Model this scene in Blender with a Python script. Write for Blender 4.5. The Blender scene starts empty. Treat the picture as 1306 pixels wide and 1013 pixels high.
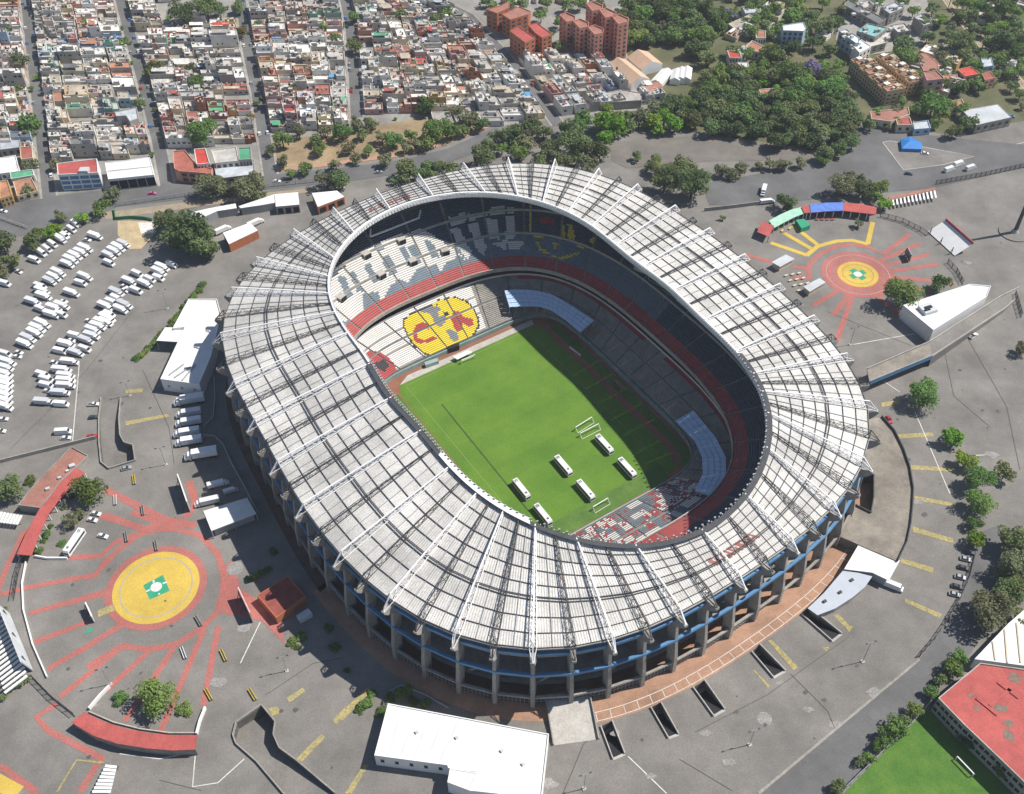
import bpy, math, random
from mathutils import Vector, Matrix
from mathutils.geometry import tessellate_polygon
RND = random.Random(11)
SC = bpy.context.scene
COL = SC.collection
rad = math.radians
PI = math.pi

# ---------------------------------------------------------------- camera
FPX, TH, ROLL, CH = 1320.0, rad(46), rad(1), 331.0     # focal length in photo pixels, pitch, roll, height
CT, ST, CR, SR = math.cos(TH), math.sin(TH), math.cos(ROLL), math.sin(ROLL)
r0, u0, fw = Vector((1, 0, 0)), Vector((0, ST, CT)), Vector((0, CT, -ST))
cr, cu = r0*CR - u0*SR, r0*SR + u0*CR
cam = bpy.data.cameras.new('camera')
camo = bpy.data.objects.new('camera', cam)
COL.objects.link(camo)
cam.sensor_width = 36
cam.lens = FPX/1306*36
cam.clip_end = 6000
camo.matrix_world = Matrix(((cr.x, cu.x, -fw.x, 0), (cr.y, cu.y, -fw.y, 0), (cr.z, cu.z, -fw.z, CH), (0, 0, 0, 1)))
SC.camera = camo

# ---------------------------------------------------------------- light
SUN_EL, SUN_AZ = rad(53), rad(13)      # direction to the sun, azimuth counter-clockwise from +X
w = bpy.data.worlds.new('World')
SC.world = w
w.use_nodes = True
wn = w.node_tree
sky = wn.nodes.new('ShaderNodeTexSky')
sky.sky_type = 'NISHITA'
sky.sun_disc = False
sky.sun_elevation = SUN_EL
sky.sun_rotation = PI/2 - SUN_AZ
sky.altitude = 2200
sky.air_density = 1.2
sky.dust_density = 2.0
wn.links.new(sky.outputs[0], wn.nodes['Background'].inputs[0])
wn.nodes['Background'].inputs[1].default_value = 0.08
sl = bpy.data.lights.new('sun', 'SUN')
sl.energy = 5.0
sl.angle = rad(0.5)
sl.color = (1, 0.94, 0.855)
so = bpy.data.objects.new('sun', sl)
COL.objects.link(so)
sd = Vector((math.cos(SUN_EL)*math.cos(SUN_AZ), math.cos(SUN_EL)*math.sin(SUN_AZ), math.sin(SUN_EL)))
so.rotation_euler = sd.to_track_quat('Z', 'Y').to_euler()
so.location = (200, 200, 400)
SC.view_settings.view_transform = 'Standard'
SC.view_settings.look = 'None'
SC.view_settings.exposure = 0.34
SC.view_settings.gamma = 1
SC.view_settings.use_curve_mapping = False

# ---------------------------------------------------------------- helpers
def G(x, y, z=0.0):
    """ground point (or point at height z) that the photo's pixel x, y shows"""
    u, v = (x-653)/FPX, (y-506.5)/FPX
    u, v = CR*u-SR*v, SR*u+CR*v
    t = (CH-z)/(ST+v*CT)
    return Vector((u*t, (CT-v*ST)*t, z))

def PX(p):
    d = (p[0], p[1], p[2]-CH)
    zz = d[1]*CT-d[2]*ST
    u, v = d[0]/zz, -(d[1]*ST+d[2]*CT)/zz
    return 653+FPX*(CR*u+SR*v), 506.5+FPX*(-SR*u+CR*v)

def Z(ox, oy, s, pts, z=0.0):
    """points read off an enlarged crop of the photo with origin ox, oy and scale s"""
    return [G(ox+a/s, oy+b/s, z) for a, b in pts]

def inpoly(x, y, P):
    c = False
    j = len(P)-1
    for i in range(len(P)):
        xi, yi = P[i][0], P[i][1]
        xj, yj = P[j][0], P[j][1]
        if (yi > y) != (yj > y) and x < (xj-xi)*(y-yi)/(yj-yi)+xi:
            c = not c
        j = i
    return c

WL = {}
def wloc(o):
    return WL.get(o.name, Vector((0, 0, 0))) if o else Vector((0, 0, 0))

class MB:
    def __init__(s):
        s.v, s.f, s.m, s.uv = [], [], [], {}
    def face(s, pts, mi=0, uv=None):
        n = len(s.v)
        s.v += [tuple(p) for p in pts]
        if uv: s.uv[len(s.f)] = uv
        s.f.append(tuple(range(n, n+len(pts))))
        s.m.append(mi)
    def prism(s, pts, z0, z1, mi=0, top=None, bottom=False):
        """pts counter-clockwise or clockwise xy loop; z0/z1 number or per-point list"""
        P = [(p[0], p[1]) for p in pts]
        if sum(P[i-1][0]*P[i][1]-P[i][0]*P[i-1][1] for i in range(len(P))) < 0:
            P = P[::-1]
            if isinstance(z1, list): z1 = z1[::-1]
            if isinstance(z0, list): z0 = z0[::-1]
        N = len(P)
        A = z0 if isinstance(z0, list) else [z0]*N
        B = z1 if isinstance(z1, list) else [z1]*N
        n = len(s.v)
        s.v += [(P[i][0], P[i][1], A[i]) for i in range(N)]+[(P[i][0], P[i][1], B[i]) for i in range(N)]
        for i in range(N):
            j = (i+1) % N
            s.f.append((n+i, n+j, n+N+j, n+N+i)); s.m.append(mi)
        t = mi if top is None else top
        if t >= 0: s.cap(list(range(n+N, n+2*N)), t)
        if bottom: s.cap(list(range(n, n+N))[::-1], mi)
    def cap(s, idx, mi):
        if len(idx) <= 4:
            s.f.append(tuple(idx)); s.m.append(mi); return
        pts = [Vector(s.v[i]) for i in idx]
        up = sum(pts[i-1].x*pts[i].y-pts[i].x*pts[i-1].y for i in range(len(pts))) > 0
        for t in tessellate_polygon([pts]):
            a, b, c = (pts[k] for k in t)
            t = [idx[k] for k in t]
            if (((b-a).cross(c-a)).z > 0) != up: t = t[::-1]
            s.f.append(tuple(t)); s.m.append(mi)
    def box(s, c, d, rot=0, mi=0, top=None):
        """c = centre of the base, d = sizes"""
        ca, sa = math.cos(rot), math.sin(rot)
        q = [(c[0]+x*ca-y*sa, c[1]+x*sa+y*ca) for x, y in ((-d[0]/2, -d[1]/2), (d[0]/2, -d[1]/2), (d[0]/2, d[1]/2), (-d[0]/2, d[1]/2))]
        s.prism(q, c[2], c[2]+d[2], mi, top, True)
    def bar(s, p, q, w, mi=0, h=None, up=Vector((0, 0, 1))):
        p, q = Vector(p), Vector(q)
        d = (q-p).normalized()
        a = d.cross(up)
        if a.length < 1e-3: a = d.cross(Vector((1, 0, 0)))
        a = a.normalized()*w/2
        b = a.cross(d).normalized()*(h or w)/2
        n = len(s.v)
        s.v += [tuple(x) for x in (p-a-b, p+a-b, p+a+b, p-a+b, q-a-b, q+a-b, q+a+b, q-a+b)]
        for f in ((0, 1, 5, 4), (1, 2, 6, 5), (2, 3, 7, 6), (3, 0, 4, 7), (3, 2, 1, 0), (4, 5, 6, 7)):
            s.f.append(tuple(n+k for k in f)); s.m.append(mi)
    def tube(s, p, q, r, r2=None, n=8, mi=0, cap=True):
        p, q = Vector(p), Vector(q)
        d = (q-p).normalized()
        a = d.orthogonal().normalized()
        b = d.cross(a)
        r2 = r if r2 is None else r2
        k = len(s.v)
        for c, rr in ((p, r), (q, r2)):
            s.v += [tuple(c+(a*math.cos(i*2*PI/n)+b*math.sin(i*2*PI/n))*rr) for i in range(n)]
        for i in range(n):
            j = (i+1) % n
            s.f.append((k+i, k+j, k+n+j, k+n+i)); s.m.append(mi)
        if cap:
            s.f.append(tuple(k+n+i for i in range(n))); s.m.append(mi)
            s.f.append(tuple(k+i for i in range(n))[::-1]); s.m.append(mi)
    def strip(s, P, Q, mi=0, closed=False):
        n = len(P)
        k = len(s.v)
        s.v += [tuple(p) for p in P]+[tuple(q) for q in Q]
        for i in range(n if closed else n-1):
            j = (i+1) % n
            s.f.append((k+i, k+j, k+n+j, k+n+i)); s.m.append(mi if isinstance(mi, int) else mi[i])
    def mesh(s, name, mats, off=Vector((0, 0, 0)), smooth=False):
        me = bpy.data.meshes.new(name)
        me.from_pydata([(a-off.x, b-off.y, c-off.z) for a, b, c in s.v], [], s.f)
        for m in (mats if isinstance(mats, (list, tuple)) else [mats]): me.materials.append(m)
        if len(me.materials) > 1: me.polygons.foreach_set('material_index', s.m)
        if s.uv:
            L = me.uv_layers.new(name='UVMap')
            for fi, uv in s.uv.items():
                for li, c in zip(me.polygons[fi].loop_indices, uv): L.data[li].uv = c
        if smooth: me.polygons.foreach_set('use_smooth', [True]*len(me.polygons))
        me.update()
        return me
    def build(s, name, mats, parent=None, label=None, cat=None, group=None, kind=None, smooth=False, base=None):
        off = wloc(parent) if parent else (Vector(base) if base else Vector((0, 0, 0)))
        o = bpy.data.objects.new(name, s.mesh(name, mats, off, smooth))
        COL.objects.link(o)
        if parent: o.parent = parent
        elif base: o.location = base
        WL[o.name] = off.copy()
        return tag(o, label, cat, group, kind)

def tag(o, label=None, cat=None, group=None, kind=None):
    for k, v in (('label', label), ('category', cat), ('group', group), ('kind', kind)):
        if v: o[k] = v
    return o

def thing(name, label, cat, loc=(0, 0, 0), rot=0, group=None, kind=None):
    o = bpy.data.objects.new(name, None)
    o.empty_display_size = 0.5
    COL.objects.link(o)
    o.location = loc
    o.rotation_euler = (0, 0, rot)
    WL[o.name] = Vector(loc)
    return tag(o, label, cat, group, kind)

def dup(root, loc, rot=0, label=None, group=None, sc=1.0, cat=None):
    r = root.copy()
    COL.objects.link(r)
    r.location = loc
    r.rotation_euler = (0, 0, rot)
    r.scale = (sc, sc, sc) if isinstance(sc, (int, float)) else sc
    if label: r['label'] = label
    if group: r['group'] = group
    if cat: r['category'] = cat
    for ch in list(root.children):
        c = ch.copy()
        COL.objects.link(c)
        c.parent = r
        for g in ch.children:
            d = g.copy()
            COL.objects.link(d)
            d.parent = c
    return r

def child(o, name, parent, loc=(0, 0, 0), rot=0, sc=None):
    """another piece sharing the mesh of o"""
    c = bpy.data.objects.new(name, o.data if hasattr(o, 'data') else o)
    COL.objects.link(c)
    c.parent = parent
    c.location = Vector(loc)-wloc(parent)
    c.rotation_euler = (0, 0, rot)
    if sc: c.scale = sc
    return c

ORD = ['first', 'second', 'third', 'fourth', 'fifth', 'sixth', 'seventh', 'eighth', 'ninth', 'tenth', 'eleventh', 'twelfth', 'thirteenth', 'fourteenth', 'fifteenth', 'sixteenth', 'seventeenth', 'eighteenth', 'nineteenth', 'twentieth']
TENS = ['', '', 'twenty', 'thirty', 'forty', 'fifty', 'sixty', 'seventy']
def nth(i):
    """0 -> first"""
    if i < 20: return ORD[i]
    t, u = divmod(i+1, 10)
    return {2: 'twentieth', 3: 'thirtieth', 4: 'fortieth', 5: 'fiftieth', 6: 'sixtieth', 7: 'seventieth'}[t] if u == 0 else TENS[t]+'-'+ORD[u-1]

# ---------------------------------------------------------------- materials
def mat(name, rgb, rough=0.85, var=0.18, scale=0.25, rgb2=None, bump=0.0, bscale=2.0, metal=0.0, spec=0.3, rnd=0.0, hue=0.0, trans=0.0, fine=0.0, grime=0.0):
    m = bpy.data.materials.new(name)
    m.use_nodes = True
    nt = m.node_tree
    N, Lk = nt.nodes, nt.links
    b = N['Principled BSDF']
    b.inputs['Roughness'].default_value = rough
    b.inputs['Metallic'].default_value = metal
    b.inputs['Specular IOR Level'].default_value = spec
    geo = N.new('ShaderNodeNewGeometry')
    no = N.new('ShaderNodeTexNoise')
    no.inputs['Scale'].default_value = scale
    no.inputs['Detail'].default_value = 6
    no.inputs['Roughness'].default_value = 0.65
    Lk.new(geo.outputs['Position'], no.inputs['Vector'])
    rp = N.new('ShaderNodeValToRGB')
    rp.color_ramp.elements[0].position = 0.3
    rp.color_ramp.elements[1].position = 0.7
    c2 = rgb2 or tuple(c*(1+var) for c in rgb)
    c1 = tuple(c*(1-var) for c in rgb) if not rgb2 else rgb
    rp.color_ramp.elements[0].color = (*c1, 1)
    rp.color_ramp.elements[1].color = (*[min(1, c) for c in c2], 1)
    Lk.new(no.outputs['Fac'], rp.inputs[0])
    out = rp.outputs[0]
    def mult(val_socket, lo, hi):
        nonlocal out
        mr = N.new('ShaderNodeMapRange')
        mr.inputs[1].default_value, mr.inputs[2].default_value = (0.35, 0.65)
        mr.inputs[3].default_value, mr.inputs[4].default_value = lo, hi
        Lk.new(val_socket, mr.inputs[0])
        mx = N.new('ShaderNodeMix')
        mx.data_type = 'RGBA'
        mx.blend_type = 'MULTIPLY'
        mx.inputs[0].default_value = 1
        Lk.new(out, mx.inputs[6])
        Lk.new(mr.outputs[0], mx.inputs[7])
        out = mx.outputs[2]
    if fine:
        n2 = N.new('ShaderNodeTexNoise')
        n2.inputs['Scale'].default_value = 1.7
        n2.inputs['Detail'].default_value = 3
        Lk.new(geo.outputs['Position'], n2.inputs['Vector'])
        mult(n2.outputs['Fac'], 1-fine, 1+fine)
    if grime:
        n3 = N.new('ShaderNodeTexNoise')
        n3.inputs['Scale'].default_value = 0.035
        n3.inputs['Detail'].default_value = 9
        n3.inputs['Roughness'].default_value = 0.72
        Lk.new(geo.outputs['Position'], n3.inputs['Vector'])
        mult(n3.outputs['Fac'], 1-grime, 1+grime*0.6)
    if rnd or hue:
        oi = N.new('ShaderNodeObjectInfo')
        hs = N.new('ShaderNodeHueSaturation')
        for src, k, amp, mid in ((oi.outputs['Random'], 'Value', rnd, 1.0), (oi.outputs['Random'], 'Hue', hue, 0.5)):
            mr = N.new('ShaderNodeMapRange')
            if k == 'Hue':
                ml = N.new('ShaderNodeMath'); ml.operation = 'MULTIPLY'; ml.inputs[1].default_value = 7.31
                fr = N.new('ShaderNodeMath'); fr.operation = 'FRACT'
                Lk.new(src, ml.inputs[0]); Lk.new(ml.outputs[0], fr.inputs[0]); src = fr.outputs[0]
            mr.inputs[3].default_value, mr.inputs[4].default_value = mid-amp, mid+amp
            Lk.new(src, mr.inputs[0])
            Lk.new(mr.outputs[0], hs.inputs[k])
        Lk.new(out, hs.inputs['Color'])
        out = hs.outputs[0]
    Lk.new(out, b.inputs['Base Color'])
    if bump:
        nb = N.new('ShaderNodeTexNoise')
        nb.inputs['Scale'].default_value = bscale
        nb.inputs['Detail'].default_value = 4
        Lk.new(geo.outputs['Position'], nb.inputs['Vector'])
        bp = N.new('ShaderNodeBump')
        bp.inputs['Strength'].default_value = bump
        bp.inputs['Distance'].default_value = 0.3
        Lk.new(nb.outputs['Fac'], bp.inputs['Height'])
        Lk.new(bp.outputs[0], b.inputs['Normal'])
    if trans:
        tr = N.new('ShaderNodeBsdfTranslucent')
        Lk.new(out, tr.inputs[0])
        ms = N.new('ShaderNodeMixShader')
        ms.inputs[0].default_value = trans
        Lk.new(b.outputs[0], ms.inputs[1])
        Lk.new(tr.outputs[0], ms.inputs[2])
        Lk.new(ms.outputs[0], N['Material Output'].inputs[0])
    return m

def corrugate(m, period, strength, axis='u'):
    """fine ribs of sheet metal along the mesh's UVs (metres)"""
    nt = m.node_tree
    N, Lk = nt.nodes, nt.links
    uv = N.new('ShaderNodeUVMap')
    sp = N.new('ShaderNodeSeparateXYZ')
    Lk.new(uv.outputs[0], sp.inputs[0])
    ml = N.new('ShaderNodeMath'); ml.operation = 'MULTIPLY'; ml.inputs[1].default_value = 2*PI/period
    sn = N.new('ShaderNodeMath'); sn.operation = 'SINE'
    Lk.new(sp.outputs[0 if axis == 'u' else 1], ml.inputs[0])
    Lk.new(ml.outputs[0], sn.inputs[0])
    bp = N.new('ShaderNodeBump')
    bp.inputs['Strength'].default_value = strength
    bp.inputs['Distance'].default_value = 0.08
    Lk.new(sn.outputs[0], bp.inputs['Height'])
    Lk.new(bp.outputs[0], N['Principled BSDF'].inputs['Normal'])
    return m

M = {}
M['asphalt'] = mat('asphalt', (0.20, 0.189, 0.175), 0.95, 0.12, 0.06, fine=0.11, grime=0.26, bump=0.15, bscale=6)
M['road'] = mat('road_asphalt', (0.135, 0.135, 0.136), 0.95, 0.14, 0.05, fine=0.08, grime=0.22)
M['concrete'] = mat('concrete', (0.30, 0.285, 0.26), 0.9, 0.2, 0.3, fine=0.12, grime=0.2)
M['pale_concrete'] = mat('pale_concrete', (0.42, 0.40, 0.37), 0.9, 0.15, 0.3, fine=0.1, grime=0.15)
M['dirty_deck'] = mat('stained_deck_concrete', (0.25, 0.225, 0.19), 0.9, 0.25, 0.12, fine=0.1, grime=0.35)
M['white'] = mat('white_paint', (0.78, 0.78, 0.77), 0.55, 0.06, 0.3, grime=0.08)
M['roof_white'] = mat('white_roof', (0.74, 0.74, 0.73), 0.7, 0.05, 0.25, fine=.04, grime=0.14)
M['steel_dark'] = mat('dark_steel', (0.065, 0.068, 0.073), 0.6, 0.2, 0.5)
M['steel_white'] = mat('white_painted_steel', (0.80, 0.80, 0.80), 0.5, 0.06, 0.5)
M['steel_grey'] = mat('grey_steel', (0.33, 0.34, 0.35), 0.5, 0.1, 0.5)
M['panel'] = corrugate(mat('roof_sheet', (0.545, 0.535, 0.51), 0.6, 0.10, 0.12, fine=0.13, grime=0.26, rnd=0.09), 0.9, 0.6)
M['blue'] = mat('blue_paint', (0.09, 0.23, 0.42), 0.5, 0.15, 0.3, grime=0.15)
M['red_paint'] = mat('red_ground_paint', (0.32, 0.15, 0.13), 0.9, 0, 0.45, rgb2=(0.44, 0.125, 0.105), fine=0.16, grime=0.22)
M['yellow_paint'] = mat('yellow_ground_paint', (0.50, 0.36, 0.085), 0.9, 0, 0.25, rgb2=(0.60, 0.43, 0.075), fine=0.10, grime=0.16)
M['worn_yellow'] = mat('worn_yellow_paint', (0.20, 0.19, 0.165), 0.9, 0, 0.9, rgb2=(0.50, 0.41, 0.11), fine=0.18, grime=.2)
M['green_paint'] = mat('green_ground_paint', (0.04, 0.30, 0.17), 0.9, 0.12, 0.3)
M['white_paint'] = mat('white_ground_paint', (0.62, 0.61, 0.58), 0.9, 0.15, 0.5, fine=0.12)
M['brick'] = mat('brick_paving', (0.36, 0.215, 0.145), 0.9, 0.16, 0.2, fine=0.1, grime=0.25)
M['grass'] = mat('turf', (0.072, 0.165, 0.018), 0.9, 0.20, 0.06, rgb2=(0.115, 0.22, 0.026), fine=0.12, bump=0.3, bscale=3)
M['grass_old'] = mat('worn_turf', (0.06, 0.13, 0.028), 0.9, 0, 0.16, rgb2=(0.11, 0.20, 0.04), fine=0.12)
M['seat_white'] = mat('white_seats', (0.70, 0.69, 0.66), 0.6, 0.08, 0.4, grime=0.1)
M['seat_blue'] = mat('blue_seats', (0.13, 0.19, 0.25), 0.6, 0.12, 0.4, grime=0.1)
M['seat_navy'] = mat('navy_seats', (0.04, 0.06, 0.10), 0.6, 0.12, 0.4)
M['seat_red'] = mat('red_seats', (0.40, 0.055, 0.055), 0.6, 0.12, 0.4)
M['seat_yellow'] = mat('yellow_seats', (0.72, 0.56, 0.03), 0.6, 0.08, 0.4)
M['seat_black'] = mat('black_seats', (0.03, 0.03, 0.035), 0.6, 0.1, 0.4)
M['seat_grey'] = mat('grey_seats', (0.20, 0.215, 0.24), 0.6, 0.1, 0.4)
M['rust'] = mat('rusty_roof_lettering', (0.33, 0.13, 0.105), 0.85, 0.25, 0.4, fine=0.15)
M['dark'] = mat('dark_opening', (0.02, 0.021, 0.024), 0.8, 0.2, 0.4)
M['glass'] = mat('dark_glass', (0.03, 0.037, 0.045), 0.12, 0.15, 0.4, spec=0.6)
M['awning'] = mat('blue_awning', (0.42, 0.58, 0.80), 0.5, 0.06, 0.5)
M['teal'] = mat('teal_wall', (0.26, 0.34, 0.33), 0.7, 0.15, 0.3, grime=0.2)
M['maroon'] = mat('maroon_wall', (0.13, 0.03, 0.035), 0.8, 0.15, 0.3)
M['track'] = mat('clay_track', (0.25, 0.115, 0.075), 0.95, 0.15, 0.2, fine=0.1)
M['yellow'] = mat('yellow_metal', (0.66, 0.48, 0.03), 0.5, 0.1, 0.4)
M['metal_roof'] = mat('pale_metal_roof', (0.50, 0.53, 0.55), 0.5, 0.1, 0.2, grime=.15)
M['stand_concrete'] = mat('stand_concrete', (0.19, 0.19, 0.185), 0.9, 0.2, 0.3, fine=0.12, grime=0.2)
M['pitch_band'] = mat('mown_turf', (0.079, 0.174, 0.019), 0.9, 0, 0.06, rgb2=(0.124, 0.23, 0.028), fine=0.12)
# ---------------------------------------------------------------- stadium frame
CX0, CY0 = 7.81, 311.3
AXX, AXY, NNX, NNY = .53844, -.84266, .84266, .53844
def L(u, v, z=0.0):
    return Vector((CX0+AXX*u+NNX*v, CY0+AXY*u+NNY*v, z))
def LP(r, ph, z=0.0):
    return L(r*math.cos(ph), r*math.sin(ph), z)
CI = [87.17, 0.21, 3.08, 23.85, -0.28, 0.17, 0.1, 1.38, 0.11, 0.42, -0.59, -0.66, 0.02, 0.17, -0.15, 0.32, -0.35]
CO = [129.32, -1.5, 1.17, 10.98, -0.75, -0.78, -0.1, -5.83, -0.05, -0.05, 0.13, -1.01, -0.36, -0.25, -0.1, 0.26, 0.07]
def fr(c, ph):
    return c[0]+sum(c[2*k-1]*math.cos(k*ph)+c[2*k]*math.sin(k*ph) for k in range(1, 9))
def RI(ph): return fr(CI, ph)
def RO(ph): return fr(CO, ph)
def se(a, b, n, ph):
    return ((abs(math.cos(ph))/a)**n+(abs(math.sin(ph))/b)**n)**(-1/n)
ZO, ZI = 34.0, 42.0
WH = [(9.4, 9.3), (19.6, 22), (30.3, 31.4), (43, 37.5), (54.5, 43), (65.4, 51), (76.5, 65.1), (88.4, 82.5), (100.1, 99.4), (111, 114), (121.7, 125.5), (131.2, 134.5), (140.8, 142.4), (150.5, 149.3), (159.9, 157.7), (169.8, 170.8), (179.6, 182.3), (189.9, 194.4), (199.8, 204.8), (210.2, 211.5), (219.6, 217.6), (232, 224.5), (245.1, 233), (256.5, 248.7), (269, 267.8), (281, 287), (293.5, 303), (304.7, 313), (315.8, 320.1), (326.4, 327.1), (337.1, 335), (347.6, 345.2), (358.5, 357.5)]
WH = sorted(((a % 360), b) for a, b in WH)
BAY = []
for i, (a, b) in enumerate(WH):
    a2, b2 = WH[(i+1) % len(WH)]
    if i == len(WH)-1: a2 += 360; b2 += 360
    BAY.append((rad(a), rad(b), True))
    BAY.append((rad((a+a2)/2), rad((b+b2)/2), False))
NB = len(BAY)
def RP(k, t, dz=0.0):
    """point on the roof along the line of bay k, t 0 at the outer edge, 1 at the inner rim"""
    a, b, _ = BAY[k % NB]
    o, i = LP(RO(a), a, ZO), LP(RI(b), b, ZI)
    p = o.lerp(i, t)
    p.z += dz
    return p

# ---------------------------------------------------------------- ground with its openings
def pit_px(s): return [G(*p) for p in s]
def zz(ox, oy, s, pts): return [(ox+a/s, oy+b/s) for a, b in pts]
PITS = [zz(430, 670, 2.952, [(992, 758), (1035, 737), (1083, 862), (1038, 882)]),
        zz(430, 670, 2.952, [(1180, 687), (1218, 668), (1285, 788), (1247, 803)]),
        zz(866, 670, 2.952, [(52, 612), (95, 585), (172, 695), (130, 720)]),
        zz(866, 670, 2.952, [(273, 478), (303, 450), (400, 550), (355, 575)]),
        zz(866, 670, 2.952, [(460, 337), (487, 310), (612, 410), (575, 438)])]
RAMP_A = zz(100, 470, 4.604, [(135, 178), (122, 300), (122, 430), (135, 555), (180, 592), (335, 545), (322, 455), (270, 440), (246, 395), (240, 300), (250, 178)])
RAMP_B = zz(0, 670, 2.952, [(985, 678), (890, 745), (878, 792), (890, 825), (965, 890), (1075, 1020), (1300, 1045), (1262, 1010), (1120, 890), (1052, 840), (1030, 790), (1037, 742)])
hole_st = [LP(se(91, 75, 3.2, k*2*PI/96), k*2*PI/96) for k in range(96)]
big = [Vector((-2600, -900, 0)), Vector((2600, -900, 0)), Vector((2600, 4200, 0)), Vector((-2600, 4200, 0))]
loops = [big, hole_st]+[pit_px(p) for p in PITS]+[pit_px(RAMP_A), pit_px(RAMP_B)]
g = MB()
flat = [p for l in loops for p in l]
g.v = [tuple(p) for p in flat]
for t in tessellate_polygon(loops):
    a, b, c = (flat[i] for i in t)
    if ((b-a).cross(c-a)).z < 0: t = t[::-1]
    g.f.append(tuple(t)); g.m.append(0)
g.build('ground', M['asphalt'], kind='structure')

ZEPS = [0.0]
def sheet(name, pts, m, z=0.02, **k):
    s = MB()
    ZEPS[0] += .0005; z += ZEPS[0]
    pts = [Vector((p[0], p[1], z)) for p in pts]
    n = len(pts)
    if sum(pts[i-1].x*pts[i].y-pts[i].x*pts[i-1].y for i in range(n)) < 0: pts = pts[::-1]
    s.v = [tuple(p) for p in pts]
    s.cap(list(range(n)), 0)
    k.setdefault('kind', 'structure')
    return s.build(name, m, **k)

# ---------------------------------------------------------------- pitch
PZ = -9.5
def curve(a, b, n, z, seg=132):
    return [LP(se(a, b, n, i*2*PI/seg), i*2*PI/seg, z) for i in range(seg)]
sheet('pitch_surround', curve(60.5, 52.3, 7, PZ-0.03), M['track'], PZ-0.03)
def sstr(pts):   # ground strip in stadium coordinates
    return [L(u, v) for u, v in pts]
sheet('pitch', sstr([(-54.3, -36.5), (-54.3, 37.5), (-50, 41), (44, 42), (56, 38), (56, -37), (50, -39), (-48, -39)]), M['grass'], PZ+0.01)
sheet('worn_turf', sstr([(50.2, -37), (50.2, 34), (58, 32), (58.6, 0), (58, -36)]), M['grass_old'], PZ+0.03)
sheet('side_turf', sstr([(-50, -39.5), (50, -39.5), (50, -47), (-46, -47)]), M['grass_old'], PZ+0.01)
sheet('side_turf', sstr([(-48, 44.4), (44, 45.4), (52, 44), (56, 39), (57, 43), (52, 49.3), (0, 50.5), (-50, 49)]), M['grass_old'], PZ+0.01)
sheet('end_walkway', sstr([(-54.4, -36), (-54.4, 39), (-57.8, 40), (-58, -30)]), M['pale_concrete'], PZ+0.02)
for i in range(0, 11, 2):
    sheet('mown_band', sstr([(-54.2+i*9.4, -36+i*0), (-54.2+i*9.4, 37), (-54.2+(i+1)*9.4, 37), (-54.2+(i+1)*9.4, -36)]), M['pitch_band'], PZ+0.018)
# faint markings
lm = MB()
def pline(a, b, w=0.16, z=PZ+0.05, mb=None):
    A, B = L(*a, z), L(*b, z)
    d = (B-A).normalized(); n = Vector((-d.y, d.x, 0))*w/2
    (mb or lm).face([A-n, B-n, B+n, A+n][::1])
for a, b in (((-52.5, -34), (50, -34)), ((-52.5, 34), (50, 34)), ((-52.5, -34), (-52.5, 34))): pline(a, b)
lm.build('pitch_line', mat('faint_line', (0.25, 0.33, 0.12), 0.9), kind='structure')
dt = MB()
pline((-33, -26.2), (40, -27.5), 0.7, PZ+0.04, dt)
dt.build('drain_strip', mat('drain_turf', (0.05, 0.085, 0.02), 0.9), kind='structure')

# ---------------------------------------------------------------- stadium building
st = thing('stadium', 'huge oval football stadium with white sheet roof on concrete columns', 'stadium', (CX0, CY0, 0))
NSEG = 660
PHS = [i*2*PI/NSEG for i in range(NSEG)]
def ZP(ox, oy, s, *polys): return [[(ox+a/s, oy+b/s) for a, b in p] for p in polys]
WHITE_UP = ZP(560, 240, 5.627,
    [(80, 295), (155, 290), (190, 395), (235, 455), (205, 525), (150, 455)], [(205, 260), (275, 250), (320, 395), (345, 425), (318, 490), (270, 440)],
    [(345, 225), (410, 225), (432, 370), (368, 370)], [(470, 205), (545, 205), (540, 370), (483, 365)],
    [(55, 205), (100, 220), (180, 170), (205, 240), (80, 275)], [(355, 195), (378, 135), (470, 125), (472, 195)], [(490, 135), (565, 155), (530, 185), (490, 190)],
    [(380, 405), (475, 375), (490, 380), (480, 455), (440, 430)], [(495, 385), (625, 385), (570, 440), (500, 440)], [(210, 190), (250, 215), (345, 185), (345, 205), (215, 240)])
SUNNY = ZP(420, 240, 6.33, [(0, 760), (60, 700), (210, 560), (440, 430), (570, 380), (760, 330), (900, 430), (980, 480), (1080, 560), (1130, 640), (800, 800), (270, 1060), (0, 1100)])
BLUE_UP = ZP(420, 240, 6.33, [(60, 720), (122, 710), (190, 870), (140, 895)], [(150, 690), (195, 675), (280, 830), (230, 850)], [(275, 625), (320, 605), (410, 760), (350, 780)],
    [(410, 560), (480, 540), (560, 690), (490, 720)], [(565, 490), (612, 480), (680, 620), (635, 640)], [(625, 475), (690, 460), (750, 610), (700, 625)], [(770, 430), (820, 425), (890, 560), (830, 580)],
    [(270, 860), (395, 840), (425, 930), (490, 800), (560, 735), (590, 750), (635, 770), (715, 655), (860, 620), (895, 690), (950, 600), (1060, 550), (1130, 640), (1180, 720), (280, 1060)], [(370, 480), (430, 455), (440, 500), (390, 520)])
YEL_UP = ZP(560, 240, 5.627, [(705, 385), (740, 440), (805, 468), (790, 482), (730, 458), (692, 395)], [(810, 488), (880, 498), (1000, 462), (1012, 475), (890, 517), (810, 502)],
    [(870, 270), (900, 262), (905, 385), (868, 370)], [(925, 262), (960, 262), (978, 385), (925, 380)], [(648, 130), (662, 130), (662, 320), (648, 320)], [(672, 332), (750, 345), (750, 372), (680, 362)],
    [(990, 398), (1055, 410), (1045, 442), (985, 432)], [(1080, 370), (1110, 360), (1115, 400), (1085, 410)], [(820, 400), (850, 405), (830, 440)]) + ZP(890, 440, 4.353, [(318, 490), (345, 470), (360, 430), (352, 520), (322, 575)])
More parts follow.
